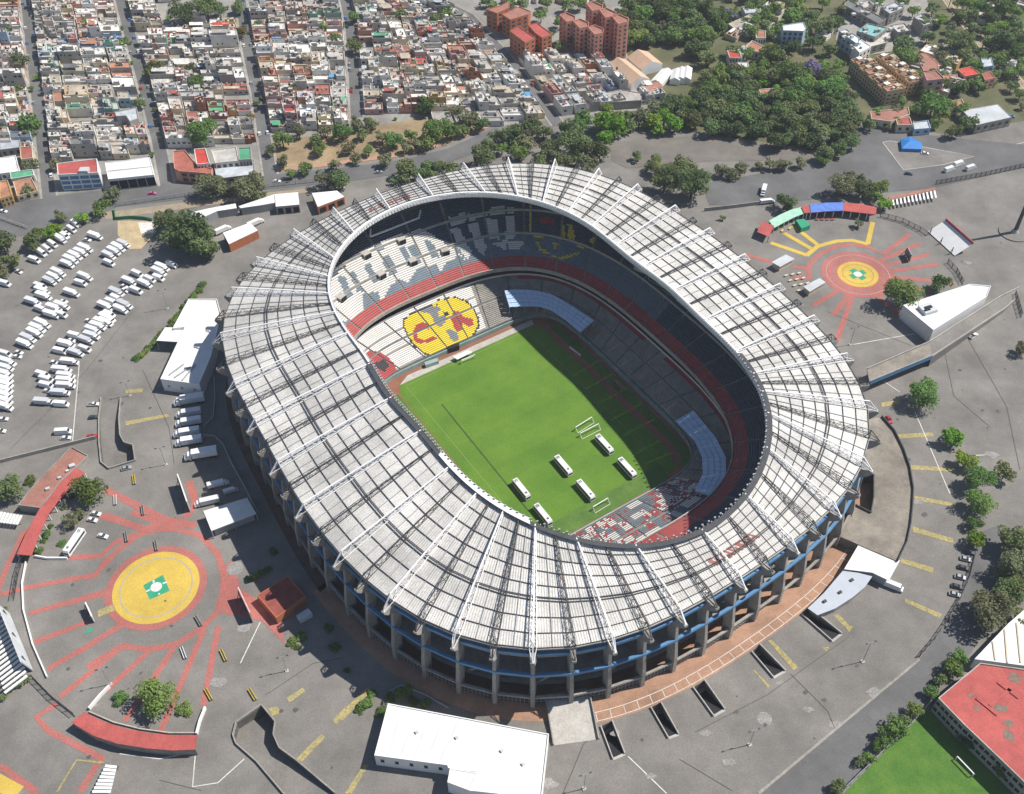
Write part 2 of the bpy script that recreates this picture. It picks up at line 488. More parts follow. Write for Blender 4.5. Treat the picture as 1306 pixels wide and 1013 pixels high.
RED_UP = ZP(560, 240, 5.627, [(720, 205), (830, 215), (832, 268), (745, 262), (720, 235)], [(700, 420), (715, 460), (690, 440)])
YEL_LO = ZP(440, 350, 5.936, [(455, 345), (520, 300), (600, 265), (720, 205), (830, 180), (910, 210), (965, 260), (1000, 330), (1005, 400), (960, 470), (880, 505), (740, 575), (640, 612), (590, 590), (530, 540), (480, 470), (455, 410)])
RIM_LO = ZP(440, 350, 5.936, [(443, 340), (515, 292), (600, 255), (715, 195), (833, 170), (918, 202), (976, 255), (1012, 328), (1017, 402), (970, 482), (890, 515), (745, 587), (640, 625), (582, 600), (520, 548), (470, 476), (443, 412)])
RED_LO = ZP(440, 350, 5.936, [(510, 455), (540, 390), (600, 368), (642, 392), (640, 420), (585, 415), (550, 450), (548, 490), (590, 500), (690, 475), (705, 490), (640, 520), (560, 530), (520, 500)],
    [(800, 335), (830, 278), (882, 295), (890, 325), (965, 340), (978, 392), (930, 402), (885, 372), (895, 420), (850, 440), (825, 400)], [(150, 600), (200, 578), (300, 610), (370, 680), (402, 750), (320, 830), (240, 760)])
GREY_LO = ZP(440, 350, 5.936, [(560, 288), (632, 260), (640, 250), (700, 245), (760, 300), (765, 350), (745, 385), (715, 402), (690, 390), (660, 330), (640, 300)], [(768, 432), (810, 420), (852, 452), (862, 492), (830, 522), (795, 490)])
DGREY_LO = ZP(440, 350, 5.936, [(215, 690), (290, 638), (335, 690), (300, 750)], [(690, 228), (720, 235), (700, 250)], [(740, 300), (775, 290), (790, 310), (760, 330)])
YEL2_LO = ZP(440, 350, 5.936, [(700, 280), (730, 275), (745, 310), (715, 325)])
MOSAIC = ZP(780, 480, 4.824, [(0, 1000), (370, 690), (520, 720), (640, 800), (500, 1000), (200, 1100), (0, 1120)])
def anyp(P, x, y): return any(inpoly(x, y, p) for p in P)
SMATS = [M[k] for k in ('seat_white', 'seat_blue', 'seat_navy', 'seat_red', 'seat_yellow', 'seat_black', 'seat_grey', 'concrete')]
rm = random.Random(5)
mosaic_noise = {(i, j): rm.random() for i in range(120) for j in range(60)}
def upper_colour(i, j, p):
    ph = math.degrees(PHS[j]) % 360
    if i <= 5: return 3
    x, y = PX(p)
    if 95 < ph < 250:
        if anyp(RED_UP, x, y): return 3
        if anyp(YEL_UP, x, y): return 4
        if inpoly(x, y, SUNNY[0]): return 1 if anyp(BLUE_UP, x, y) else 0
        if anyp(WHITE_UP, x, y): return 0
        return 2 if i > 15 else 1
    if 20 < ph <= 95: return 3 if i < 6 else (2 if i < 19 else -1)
    if anyp(YEL_UP, x, y): return 4
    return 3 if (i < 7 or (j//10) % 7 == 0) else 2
def lower_colour(i, j, p):
    x, y = PX(p)
    ph = math.degrees(PHS[j]) % 360
    if i > 22 and (j//22) % 7 and 30 < ph < 150: return 3
    if 140 < ph < 235:
        if anyp(DGREY_LO, x, y): return 5
        if anyp(RED_LO, x, y): return 3
        if anyp(YEL2_LO, x, y): return 4
        if anyp(GREY_LO, x, y): return 6
        if inpoly(x, y, YEL_LO[0]): return 4
        if inpoly(x, y, RIM_LO[0]): return 5
        return (0 if i % 9 else 7) if ph > 165 else 7
    if ph > 310 or ph < 28:
        k = mosaic_noise[((j//5) % 120, i//3)]*.75+mosaic_noise[(j % 120, i)]*.25
        return 0 if k < 0.40 else 3 if k < 0.60 else 6 if k < 0.8 else 1
    return 7
def tier(prefix, rows, prof, colour, gaps, aisle, depth=0.55):
    """stepped concrete and its seat strips; prof(s, ph) -> r, z"""
    con, seat = MB(), MB()
    nr = rows
    ring = []
    for i in range(nr+1):
        ring.append([prof(i/nr, ph) for ph in PHS])
    for i in range(nr):
        A = [LP(ring[i][j][0], PHS[j], ring[i][j][1]) for j in range(NSEG)]
        B = [LP(ring[i+1][j][0], PHS[j], ring[i][j][1]) for j in range(NSEG)]
        Cc = [LP(ring[i+1][j][0], PHS[j], ring[i+1][j][1]) for j in range(NSEG)]
        con.strip(B, A, 0, True)
        con.strip(Cc, B, 0, True)
        if i in gaps: continue
        for j in range(NSEG):
            if j % aisle == 0: continue
            k = (j+1) % NSEG
            f = 0.34
            a1, a2 = A[j].lerp(B[j], f), A[k].lerp(B[k], f)
            b1, b2 = A[j].lerp(B[j], 0.96), A[k].lerp(B[k], 0.96)
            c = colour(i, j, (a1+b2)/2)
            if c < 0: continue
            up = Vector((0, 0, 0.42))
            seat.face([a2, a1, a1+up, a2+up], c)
            seat.face([a2+up, a1+up, b1+up*1.5, b2+up*1.5], c)
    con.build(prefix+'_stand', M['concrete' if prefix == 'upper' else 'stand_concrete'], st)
    seat.build(prefix+'_seating', SMATS, st, kind='stuff')
UPR = 42
def prof_up(s, ph):
    return se(86.5+s*40, 69.3+s*37.5, 3.0-0.2*s, ph), 7.3+23.5*s**1.08
def prof_lo(s, ph):
    return se(61.5+s*27, 53.5+s*18, 6-2.8*s**0.6, ph), -7+7.8*s
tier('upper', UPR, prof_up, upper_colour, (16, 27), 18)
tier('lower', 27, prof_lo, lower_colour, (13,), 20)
# perimeter wall, moat, recessed box level, parapets
def ringband(name, m, *rz, seg=198):
    """rz: list of (a, b, n, z) cross-section corners swept round the oval"""
    b = MB()
    prev = None
    for a_, b_, n_, z_ in rz:
        cur = [LP(se(a_, b_, n_, i*2*PI/seg), i*2*PI/seg, z_) for i in range(seg)]
        if prev: b.strip(cur, prev, 0, True)
        prev = cur
    return b.build(name, m, st)
ringband('pitch_wall', M['teal'], (60.2, 52, 7, -9.55), (60.2, 52, 7, -7.2), (60.8, 52.6, 6.5, -7.2), (60.8, 52.6, 6.5, -8.2), (61.6, 53.6, 6, -8.2), (61.6, 53.6, 6, -6.9))
ringband('box_level', M['maroon'], (88.5, 71.5, 3.2, 0.78), (90.5, 73.8, 3.1, 0.9), (90.8, 74, 3.1, 6.3), (86.3, 69.1, 3, 6.3))
ringband('upper_parapet', M['pale_concrete'], (86.3, 69.1, 3, 6.0), (86.2, 69.0, 3, 8.1), (86.6, 69.4, 3, 8.1), (86.6, 69.4, 3, 7.2))
ringband('board_rail', M['steel_white'], (87.6, 70.6, 3.2, 1.0), (87.6, 70.6, 3.2, 2.0), (87.8, 70.8, 3.2, 2.0))
for s_ in (16.5/UPR, 27.5/UPR):
    a_, b_, n_ = 86.5+s_*40, 69.3+s_*37.5, 3.0-0.2*s_
    z_ = 7.3+23.5*s_**1.08
    ringband('walkway_rail', M['pale_concrete'], (a_, b_, n_, z_-0.4), (a_, b_, n_, z_+0.9), (a_+0.5, b_+0.5, n_, z_+0.9), (a_+0.5, b_+0.5, n_, z_-0.4))
# stadium-stand lookups by photo pixel
def on_upper(x, y):
    best = None
    for i in range(UPR+1):
        for j in range(0, NSEG, 2):
            r, z = prof_up(i/UPR, PHS[j])
            q = PX(LP(r, PHS[j], z))
            d = (q[0]-x)**2+(q[1]-y)**2
            if best is None or d < best[0]: best = (d, i/UPR, PHS[j])
    return best[1], best[2]
for x, y in zz(420, 240, 6.33, [(600, 440), (315, 555), (950, 520), (685, 615), (425, 730), (110, 890)]):
    s_, ph = on_upper(x, y)
    r, z = prof_up(s_, ph)
    v = MB()
    c = LP(r+1.6, ph, z-0.6)
    rot = math.atan2((c-L(0, 0)).y, (c-L(0, 0)).x)
    v.box(c, (4.2, 4.0, 2.4), rot, 0)
    e = MB()
    c2 = LP(r-0.7, ph, z-0.45)
    e.box(c2, (1.0, 3.0, 2.1), rot, 0)
    o = v.build('stand_exit', M['pale_concrete'], st)
    e.build('doorway', M['dark'], o)
# framed banner platform high in the far stand
fb = MB()
cs = []
for x, y in zz(420, 240, 6.33, [(320, 350), (342, 405), (742, 250), (722, 190)]):
    s_, ph = on_upper(x, y)
    r, z = prof_up(s_, ph)
    cs.append(LP(r, ph, z+1.0))
for a, b in ((0, 1), (1, 2), (2, 3)): fb.bar(cs[a], cs[b], 0.7)
fb.build('platform_rail', M['steel_white'], st)

# awnings over the lower tier
def awning(pin, pout, name):
    a = MB()
    n = 8
    ends = [(Vector(p), Vector(q)) for p, q in zip(pin, pout)]
    # resample
    P, Q = [], []
    m = len(ends)-1
    for i in range(n*2+1):
        t = i/(n*2)*m
        k = min(int(t), m-1)
        P.append(ends[k][0].lerp(ends[k+1][0], t-k)); Q.append(ends[k][1].lerp(ends[k+1][1], t-k))
    root = None
    rows = 4
    for i in range(0, n*2):
        for r_ in range(rows):
            b = MB()
            q = [P[i].lerp(Q[i], (r_+.02)/rows), P[i+1].lerp(Q[i+1], (r_+.02)/rows), P[i+1].lerp(Q[i+1], (r_+.97)/rows), P[i].lerp(Q[i], (r_+.97)/rows)]
            c = sum(q, Vector())/4
            q = [c+(v-c)*0.955 for v in q]
            b.prism(q, [v.z for v in q], [v.z+0.12 for v in q], 0, None, True)
            if root is None:
                fr_ = MB()
                for k in range(0, n*2+1, 2):
                    fr_.bar(P[k]-Vector((0, 0, .2)), Q[k]-Vector((0, 0, .2)), 0.25)
                    fr_.bar(P[k]-Vector((0, 0, .2)), P[k]-Vector((0, 0, 4.5)), 0.25)
                    fr_.bar(Q[k]-Vector((0, 0, .2)), Q[k]-Vector((0, 0, 4)), 0.25)
                root = fr_.build('awning', M['steel_grey'], st)
            b.build('awning_panel', M['awning'], root)
awning(Z(600, 340, 6.33, [(315, 330), (400, 325), (550, 325), (650, 355), (760, 430), (885, 535)], -0.5), Z(600, 340, 6.33, [(275, 195), (350, 185), (500, 190), (650, 220), (800, 305), (1000, 435)], 2.2), 'a')
awning(Z(780, 480, 4.824, [(390, 275), (510, 400), (555, 500), (560, 600), (510, 705)], -0.5), Z(780, 480, 4.824, [(505, 210), (640, 375), (705, 500), (705, 620), (640, 750)], 2.2), 'b')

# ---- roof panels
TR = [0, .115, .24, .375, .5, .62, .74, .87, 1.0]
PUR = TR
cand = []
for k in range(NB):
    for r_ in range(8):
        g = 0.07
        q = [RP(k, TR[r_]), RP(k+1, TR[r_]), RP(k+1, TR[r_+1]), RP(k, TR[r_+1])]
        x = [PX(p) for p in q]
        area = abs(sum(x[i-1][0]*x[i][1]-x[i][0]*x[i-1][1] for i in range(4)))
        cand.append((area, k, r_, q))
cand.sort(key=lambda c: -c[0])
rest = MB()
def panel(mb, q, k, r_):
    c = sum(q, Vector())/4
    q = [v+(c-v).normalized()*0.07 for v in q]
    t1 = (q[1]-q[0]).length
    t2 = (q[2]-q[3]).length
    ln = (q[3]-q[0]).length
    uv = [(0, 0), (t1, 0), ((t1+t2)/2, ln), ((t1-t2)/2, ln)]
    dn = Vector((0, 0, -0.16))
    mb.face(q[::-1] if False else [q[0], q[1], q[2], q[3]], 0, uv)
    mb.face([q[3]+dn, q[2]+dn, q[1]+dn, q[0]+dn], 0)
    for a, b in ((0, 1), (1, 2), (2, 3), (3, 0)):
        mb.face([q[b], q[a], q[a]+dn, q[b]+dn], 0)
roof = MB()
# inner rim: fascia with its gutter
NR_ = 264
fas_t = [LP(RI(i*2*PI/NR_)-0.2, i*2*PI/NR_, ZI+0.9) for i in range(NR_)]
fas_b = [LP(RI(i*2*PI/NR_)-0.5, i*2*PI/NR_, ZI-1.7) for i in range(NR_)]
fas_o = [LP(RI(i*2*PI/NR_)+0.5, i*2*PI/NR_, ZI+0.9) for i in range(NR_)]
fas_u = [LP(RI(i*2*PI/NR_)+0.5, i*2*PI/NR_, ZI-0.4) for i in range(NR_)]
roof.strip(fas_t, fas_b, 0, True); roof.strip(fas_o, fas_t, 0, True); roof.strip(fas_u, fas_o, 0, True); roof.strip(fas_b, fas_u, 0, True)
rf = roof.build('roof_rim', M['steel_white'], st)
for n_, (area, k, r_, q) in enumerate(cand):
    if n_ < 298:
        b = MB()
        panel(b, q, k, r_)
        b.build('roof_panel', M['panel'], st)
    else: panel(rest, q, k, r_)
rest.build('roof_sheeting', M['panel'], st, kind='stuff')
# fascia ribs on the rim
rb = MB()
for i in range(0, 396):
    ph = i*2*PI/396
    r = RI(ph)
    rb.bar(LP(r-0.75, ph, ZI+1.0), LP(r-0.75, ph, ZI-1.6), 0.26, 0)
rb.build('rim_slats', M['steel_white'], rf, kind='stuff')
# rings of purlins
for t in PUR:
    b = MB()
    w_ = 0.34 if abs(t-.375) < .01 else 0.2
    for k in range(NB):
        b.bar(RP(k, t, 0.28), RP(k+1, t, 0.28), w_, 0, 0.3)
    if abs(t-.375) < .01:
        for k in range(NB): b.bar(RP(k, t+.025, 0.5), RP(k+1, t+.025, 0.5), 0.3, 0)
    b.build('purlin', M['steel_dark'] if t < 1 else M['steel_white'], st)
# middle rafters of each bay
b = MB()
for k in range(NB):
    p = [(RP(k, t, 0.25)+RP(k+1, t, 0.25))/2 for t in (0, 1)]
    b.bar(p[0], p[1], 0.2)
b.build('rafters', M['steel_grey'], st, kind='stuff')
# radial trusses, brackets, columns
for k in range(NB):
    a, bb, white = BAY[k]
    A0 = LP(RO(a), a, 0)
    i0 = LP(RI(bb), bb, 0)
    rd = (A0-i0).normalized()                      # outward
    tg = Vector((-rd.y, rd.x, 0))
    m_ = M['steel_white'] if white else M['steel_dark']
    tr = MB()
    H0 = 3.0 if white else 2.6
    def top(t): return RP(k, t, 0.9+H0*(1-t)**0.75)
    def bot(t, s): return RP(k, t, 0.5)+tg*s*(0.85*(1-t)+0.35)
    n = 11
    cw = (0.42 if white else 0.2)
    pts = [top(i/n) for i in range(n+1)]
    for i in range(n): tr.bar(pts[i], pts[i+1], cw, 0, cw*0.8)
    for s in (-1, 1):
        tr.bar(bot(0, s), bot(1, s), 0.2 if not white else 0.22)
        for i in range(n):
            tr.bar(pts[i], bot((i+.5)/n, s), 0.11)
            tr.bar(bot((i+.5)/n, s), pts[i+1], 0.11)
    for i in range(n): tr.bar(bot(i/n, -1 if i % 2 else 1), bot((i+1)/n, 1 if i % 2 else -1), 0.11)
    to = tr.build('roof_truss', m_, st)
    e = MB()
    tip = A0+rd*4.3+Vector((0, 0, ZO-1.5))
    for s in (-1, 1):
        e.bar(pts[0], bot(0, s), 0.2)
        e.bar(bot(0, s), tip+tg*s*0.3, 0.2)
    e.bar(pts[0], tip, 0.36 if white else 0.28)
    e.build('end_frame', m_, to)
    # bracket: curved concrete fin under the tip
    br = MB()
    prof = [(-5.5, 32.6), (4.6, 32.5), (4.7, 31.6), (3.6, 30.2), (1.8, 28.6), (-0.5, 27.2), (-5.5, 25.8)]
    hw = [1.1, 0.7, 0.7, 0.9, 1.1, 1.2, 1.2]
    Lf = [A0+rd*x+tg*h+Vector((0, 0, z)) for (x, z), h in zip(prof, hw)]
    Rt = [A0+rd*x-tg*h+Vector((0, 0, z)) for (x, z), h in zip(prof, hw)]
    nn_ = len(prof)
    br.face(Lf); br.face(Rt[::-1])
    for i in range(nn_):
        j = (i+1) % nn_
        br.face([Lf[j], Lf[i], Rt[i], Rt[j]])
    br.build('bracket', M['concrete'], st)
    co = MB()
    lv = [(-0.6, 3.1, 1.25, 0), (-0.9, 2.9, 1.15, 9), (-2.4, 1.4, 1.0, 20), (-4.6, 0.3, 0.95, 31.2)]
    rings = [[A0+rd*x0+tg*h+Vector((0, 0, z)), A0+rd*x1+tg*h*0.6+Vector((0, 0, z)), A0+rd*x1-tg*h*0.6+Vector((0, 0, z)), A0+rd*x0-tg*h+Vector((0, 0, z))] for x0, x1, h, z in lv]
    for p, q in zip(rings, rings[1:]): co.strip(p, q, 0, True)
    co.face(rings[-1])
    co.build('column', M['concrete'], st)
# facade rings
def oband(name, m, z0, z1, r1, r2, seg=None):
    b = MB()
    q = []
    for r_, z_ in ((r1, z0), (r2, z0), (r2, z1), (r1, z1)):
        q.append([LP(RO(a)+r_, a, z_) for a, _, _ in BAY])
    for i in range(4): b.strip(q[i], q[(i+1) % 4], 0, True)
    return b.build(name, m, st)
oband('blue_beam', M['blue'], 29.6, 30.9, -0.7, 0.35)
oband('blue_beam', M['blue'], 18.4, 19.6, 0.6, 1.7)
oband('concrete_beam', M['concrete'], 5.3, 6.2, 1.7, 2.6)
oband('concourse_slab', M['concrete'], 16.2, 16.8, -16, 0.6)
oband('concourse_slab', M['concrete'], 4.9, 5.3, -13, -3)
oband('concourse_slab', M['concrete'], 25.2, 25.7, -10, -1.8)
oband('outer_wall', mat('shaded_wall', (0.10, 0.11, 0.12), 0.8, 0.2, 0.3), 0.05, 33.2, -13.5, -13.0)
oband('eaves_gutter', M['pale_concrete'], 33.3, 33.9, -0.8, 0.35)
# concourse railings: one panel of bars per bay and storey
for z_, rr in ((16.8, 0.3), (5.3, -3.2)):
    b = MB()
    for k in range(NB):
        a0, a1 = BAY[k][0], BAY[(k+1) % NB][0]
        if a1 < a0: a1 += 2*PI
        p, q = LP(RO(a0)+rr, a0, z_), LP(RO(a1)+rr, a1, z_)
        b.bar(p+Vector((0, 0, 1.1)), q+Vector((0, 0, 1.1)), 0.12)
        for i in range(1, 8):
            c = p.lerp(q, i/8)
            b.bar(c, c+Vector((0, 0, 1.1)), 0.08)
    b.build('railing', M['steel_grey'], st, kind='stuff')
# glazed ground floor with mullions, near side
gl, mu = MB(), MB()
for k in range(NB):
    a0, a1 = BAY[k][0], BAY[(k+1) % NB][0]
    if a1 < a0: a1 += 2*PI
    d = math.degrees(a0) % 360
    if 356 > d > 0 and d < 285: continue
    p, q = LP(RO(a0)+1.5, a0, .05), LP(RO(a1)+1.5, a1, .05)
    gl.face([p, q, q+Vector((0, 0, 5.3)), p+Vector((0, 0, 5.3))])
    o, o2 = LP(RO(a0)+1.75, a0, .05), LP(RO(a1)+1.75, a1, .05)
    for i in range(9):
        c = o.lerp(o2, i/9); mu.bar(c, c+Vector((0, 0, 5.3)), .14)
    for z_ in (1.8, 3.6): mu.bar(o+Vector((0, 0, z_)), o2+Vector((0, 0, z_)), .14)
gl.build('ground_glazing', mat('teal_glass', (.05, .075, .075), .25, .3, .3, spec=.5), st)
mu.build('mullions', M['steel_grey'], st, kind='stuff')
# hospitality boxes on the long shaded side
for k in range(14):
    ph = rad(28+k*6.3)
    s_ = .47
    r, z = prof_up(s_, ph)
    c = LP(r, ph, z)
    ct = LP(r, ph+.01, z)-c
    b = MB(); b.box(c, (9.5, 3, 2.6), math.atan2(ct.y, ct.x)); o = b.build('hospitality_box', M['concrete'], st)
    b = MB(); c2 = LP(r-1.55, ph, z+.6); b.box(c2, (8.6, .15, 1.3), math.atan2(ct.y, ct.x)); b.build('box_window', M['metal_roof'] if k % 3 == 1 else M['glass'], o)
# stair flights behind the columns, one per bay on the near side
for k in range(NB):
    a0, a1 = BAY[k][0], BAY[(k+1) % NB][0]
    if a1 < a0: a1 += 2*PI
    m0 = (a0+a1)/2
    d = math.degrees(m0) % 360
    if not (d > 295 or d < 40) or k % 2: continue
    b = MB()
    for i in range(12):
        ph = a0+(a1-a0)*(0.12+0.76*i/12)
        ph2 = a0+(a1-a0)*(0.12+0.76*(i+1)/12)
        q = [LP(RO(ph)-7, ph), LP(RO(ph)-3.5, ph), LP(RO(ph2)-3.5, ph2), LP(RO(ph2)-7, ph2)]
        b.prism(q, 5.3+10.9*i/12-0.3, 5.3+10.9*(i+1)/12, 0, None, True)
    b.build('stair_flight', M['pale_concrete'], st)

# floodlights on the rim, nearest side
fl = MB()
fl.box((0, 0, 0), (0.2, 0.2, 0.8), 0, 1)
fl.box((-0.3, 0, 0.6), (0.5, 0.7, 0.45), 0, 0)
flm = fl.mesh('floodlight', [M['steel_grey'], M['steel_dark']])
for i in range(112):
    ph = rad(248+i*(410-248)/112)
    p = LP(RI(ph)-0.7, ph, ZI+0.9)
    child(flm, 'floodlight', st, p, math.atan2(AXX*math.sin(ph)*0+p.y-CY0, p.x-CX0))
gut = MB()
gr = [rad(248+i*(410-248)/70) for i in range(71)]
for z0, z1, r1, r2 in ((ZI+0.92, ZI+1.02, -0.4, 1.6),):
    P = [[LP(RI(a)+r_, a, z_) for a in gr] for r_, z_ in ((r1, z1), (r2, z1), (r2, z0), (r1, z0))]
    for i in range(4): gut.strip(P[(i+1) % 4], P[i])
gut.build('gutter', M['steel_dark'], st)
cw = MB()
gr = [rad(307-9+i*(326-298)/24) for i in range(25)]
P = [[LP(RI(a)+r_, a, z_) for a in gr] for r_, z_ in ((-1.2, ZI+1.35), (1.3, ZI+1.35), (1.3, ZI+1.1), (-1.2, ZI+1.1))]
for i in range(4): cw.strip(P[(i+1) % 4], P[i])
cw.build('catwalk', M['steel_white'], st)
# rusty letters on the roof sheets: a faded word on each long end
def roof_word(name, C4, glyphs):
    """letters of flat sheet laid 6 cm above the roof, C4 = four corners in roof coordinates (bay, row)"""
    b = MB()
    R_ = len(glyphs)
    def P(u, v):
        kf = (C4[0][0]*(1-u)+C4[1][0]*u)*(1-v)+(C4[3][0]*(1-u)+C4[2][0]*u)*v
        t = (C4[0][1]*(1-u)+C4[1][1]*u)*(1-v)+(C4[3][1]*(1-u)+C4[2][1]*u)*v
        k = int(kf)
        return RP(k, t, .07).lerp(RP(k+1, t, .07), kf-k)
    for r_, row in enumerate(glyphs):
        n = len(row)
        for c_, ch in enumerate(row):
            if ch == '.': continue
            b.face([P(c_/n, (r_+1)/R_), P((c_+1)/n, (r_+1)/R_), P((c_+1)/n, r_/R_), P(c_/n, r_/R_)])
    b.build(name, M['rust'], st)
def rz(x, y):    # roof coordinates under a photo pixel
    best = None
    for k in range(NB*4):
        k0, f = k//4, (k % 4)/4
        for i in range(0, 41):
            p = RP(k0, i/40).lerp(RP(k0+1, i/40), f)
            q = PX(p)
            d = (q[0]-x)**2+(q[1]-y)**2
            if best is None or d < best[0]: best = (d, k0+f, i/40)
    return best[1:]
FADED = ['.XX...XXXX.XXX.XXXX..XXX.',
         'XX.X..XX.X.X.X.XX.X.X..X.',
         'XXXX.XXXXX.XXX.XXXX.XXXX.',
         'X..X..XX.X.X.X.X..X.X..X.']
q = [rz(*p) for p in zz(860, 600, 4.353, [(175, 490), (420, 345), (475, 375), (225, 540)])]
roof_word('roof_lettering', q, FADED)
q = [rz(*p) for p in zz(260, 200, 4.353, [(915, 280), (1150, 200), (1165, 225), (930, 305)])]
roof_word('roof_lettering', q, FADED)
# ================================================================ ground markings and paving
def stripe(name, pts, w_, m, z=0.02, **k):
    ZEPS[0] += .0005; z += ZEPS[0]
    P = [Vector((p[0], p[1], z)) for p in pts]
    s = MB()
    l, r = [], []
    for i, p in enumerate(P):
        d = (P[min(i+1, len(P)-1)]-P[max(i-1, 0)]).normalized()
        n = Vector((-d.y, d.x, 0))*w_/2
        l.append(p+n); r.append(p-n)
    s.strip(r, l)
    k.setdefault('kind', 'structure')
    return s.build(name, m, **k)
def disc(name, c, r1, r2, m, z, n=72):
    s = MB()
    ZEPS[0] += .0005; z += ZEPS[0]
    P = [Vector((c.x+r1*math.cos(i*2*PI/n), c.y+r1*math.sin(i*2*PI/n), z)) for i in range(n)]
    Q = [Vector((c.x+r2*math.cos(i*2*PI/n), c.y+r2*math.sin(i*2*PI/n), z)) for i in range(n)]
    if r1 == 0:
        s.v = [tuple(p) for p in Q]; s.cap(list(range(n)), 0)
    else: s.strip(Q, P, 0, True)
    return s.build(name, m, kind='structure')
def px(s): return [G(*map(float, p.split(','))) for p in s.split()]
sheet('town_ground', px('-200,285 -60,262 85,246 215,231 330,222 440,205 560,175 640,160 860,135 900,60 900,-60 -300,-60'), mat('town_concrete', (.27, .26, .24), .95, .2, .1, fine=.15, grime=.25), .004)
sheet('factory_yard', Z(1086, 0, 5.936, [(-60, 40), (60, -40), (560, -40), (620, 200), (560, 350), (100, 420), (-120, 300)]), M['concrete'], .01)
sheet('garden_ground', px('790,-40 1250,-40 1330,150 1210,172 1100,155 1085,178 1035,192 905,172 850,160 800,70'), mat('garden_ground', (.17, .15, .09), .95, 0, .05, rgb2=(.06, .08, .032), fine=.2), .008)
sheet('railside_ground', px('1215,-40 1400,-40 1400,150 1340,160 1290,96 1262,66'), mat('railside_grass', (.14, .13, .075), .95, 0, .06, rgb2=(.07, .095, .035), fine=.2), .009)
z1, z2, z3, z4 = .02, .035, .05, .065
# left plaza
cl = G(199.1, 748.8)
disc('plaza_red_ring', cl, 16.2, 19.0, M['red_paint'], z2)
disc('plaza_yellow_disc', cl, 0, 16.2, M['yellow_paint'], z2)
disc('plaza_ring_line', cl, 13.2, 13.6, M['steel_grey'], z3)
sq = Z(100, 660, 5.63, [(465, 487), (608, 413), (655, 528), (513, 592)])
sheet('plaza_green_square', sq, M['green_paint'], z3)
disc('plaza_white_disc', G(199.3, 748.8), 0, 2.15, M['white_paint'], z4)
for a, b in (((540, 450), (540, 470)), ((605, 475), (635, 465)), ((580, 545), (580, 555)), ((485, 533), (515, 520))):
    stripe('plaza_white_dash', Z(100, 660, 5.63, [a, b]), 0.7, M['white_paint'], z4)
RS = [[(420, 130), (550, 92), (700, 82), (880, 132), (1000, 262), (1055, 450), (1000, 680), (870, 805), (700, 912), (500, 950), (312, 922), (60, 1075)],
      [(-60, 440), (118, 422), (200, 312), (300, 222), (420, 135)], [(-70, 290), (165, 275), (260, 182), (420, 120)], [(-100, 620), (230, 535)], [(-20, 980), (300, 775)],
      [(150, -10), (300, 30), (520, 92)], [(380, -40), (600, 50), (760, 75)]]
for p in RS: stripe('plaza_red_stripe', Z(100, 660, 5.63, p), 2.5, M['red_paint'], z1)
for p in ([(85, 238), (355, 188), (425, 118)], [(112, 332), (412, 245)], [(130, 440), (335, 362)], [(180, 542), (462, 375)], [(225, 648), (458, 458)], [(400, 622), (560, 475)], [(470, 738), (655, 462)], [(605, 775), (770, 390)], [(765, 680), (822, 380)],
          [(215, 672), (138, 722), (180, 772), (392, 882)], [(0, 905), (140, 1008)], [(300, 1006), (372, 892)], [(-10, 250), (30, 150), (92, 20)], [(0, 262), (85, 238)]):
    stripe('plaza_red_stripe', Z(0, 670, 2.952, p), 2.25, M['red_paint'], z1+.006)
stripe('plaza_yellow_stripe', Z(0, 670, 2.952, [(-20, 960), (70, 1010)]), 5, M['yellow_paint'], z2)
stripe('plaza_yellow_stripe', Z(0, 670, 2.952, [(368, 335), (432, 308)]), 3, M['worn_yellow'], z2)
for p in ([(160, 712), (500, 885), (690, 925)], [(150, 862), (380, 942), (480, 930)], [(620, 880), (690, 800), (650, 660)]):
    stripe('plaza_red_stripe', Z(100, 470, 4.604, p), 3.2, M['red_paint'], z1+.012)
sheet('plaza_red_patch', Z(0, 670, 2.952, [(830, 160), (880, 130), (905, 240), (1050, 330), (1075, 450), (985, 360), (830, 330)]), M['red_paint'], z1+.018)
for q in ([(345, 385), (320, 400), (325, 410), (352, 398)],): sheet('plaza_green_mark', Z(0, 670, 2.952, q), M['green_paint'], z2)
# right plaza
cr_ = G(1094.1, 350)
disc('plaza_red_disc', cr_, 12.9, 18.0, M['red_paint'], z2)
disc('plaza_red_ring', cr_, 10.0, 12.5, M['red_paint'], z2)
disc('plaza_dark_line', cr_, 12.5, 12.9, M['asphalt'], z2)
disc('plaza_dark_line', cr_, 15.3, 15.6, M['steel_grey'], z3)
disc('plaza_yellow_disc', cr_, 0, 10.0, M['yellow_paint'], z2)
disc('plaza_ring_line', cr_, 7.4, 7.7, M['red_paint'], z3)
for k in range(4):
    a = k*PI/2+0.5
    c = cr_+Vector((math.cos(a), math.sin(a), 0))*3.2
    t, n = Vector((math.cos(a), math.sin(a), 0)), Vector((-math.sin(a), math.cos(a), 0))
    sheet('plaza_green_square', [c-t*1.3-n*1.7, c+t*1.3-n*1.7, c+t*1.3+n*1.7, c-t*1.3+n*1.7], M['green_paint'], z3)
disc('plaza_white_disc', cr_, 0, 2.0, M['white_paint'], z4)
for p in ([(375, 470), (375, 400), (430, 345), (510, 305), (600, 292), (690, 310), (760, 345), (900, 240)], [(752, 375), (950, 290)], [(790, 400), (1000, 345)], [(800, 432), (1050, 396)], [(800, 460), (1130, 495)], [(700, 530), (840, 665)],
          [(515, 805), (600, 560)], [(500, 662), (590, 545)], [(395, 612), (530, 530)], [(290, 408), (370, 420)], [(290, 466), (390, 470)], [(40, 345), (180, 385)], [(900, 510), (1010, 540)]):
    stripe('plaza_red_stripe', Z(940, 240, 4.081, p), 2.6, M['red_paint'], z1)
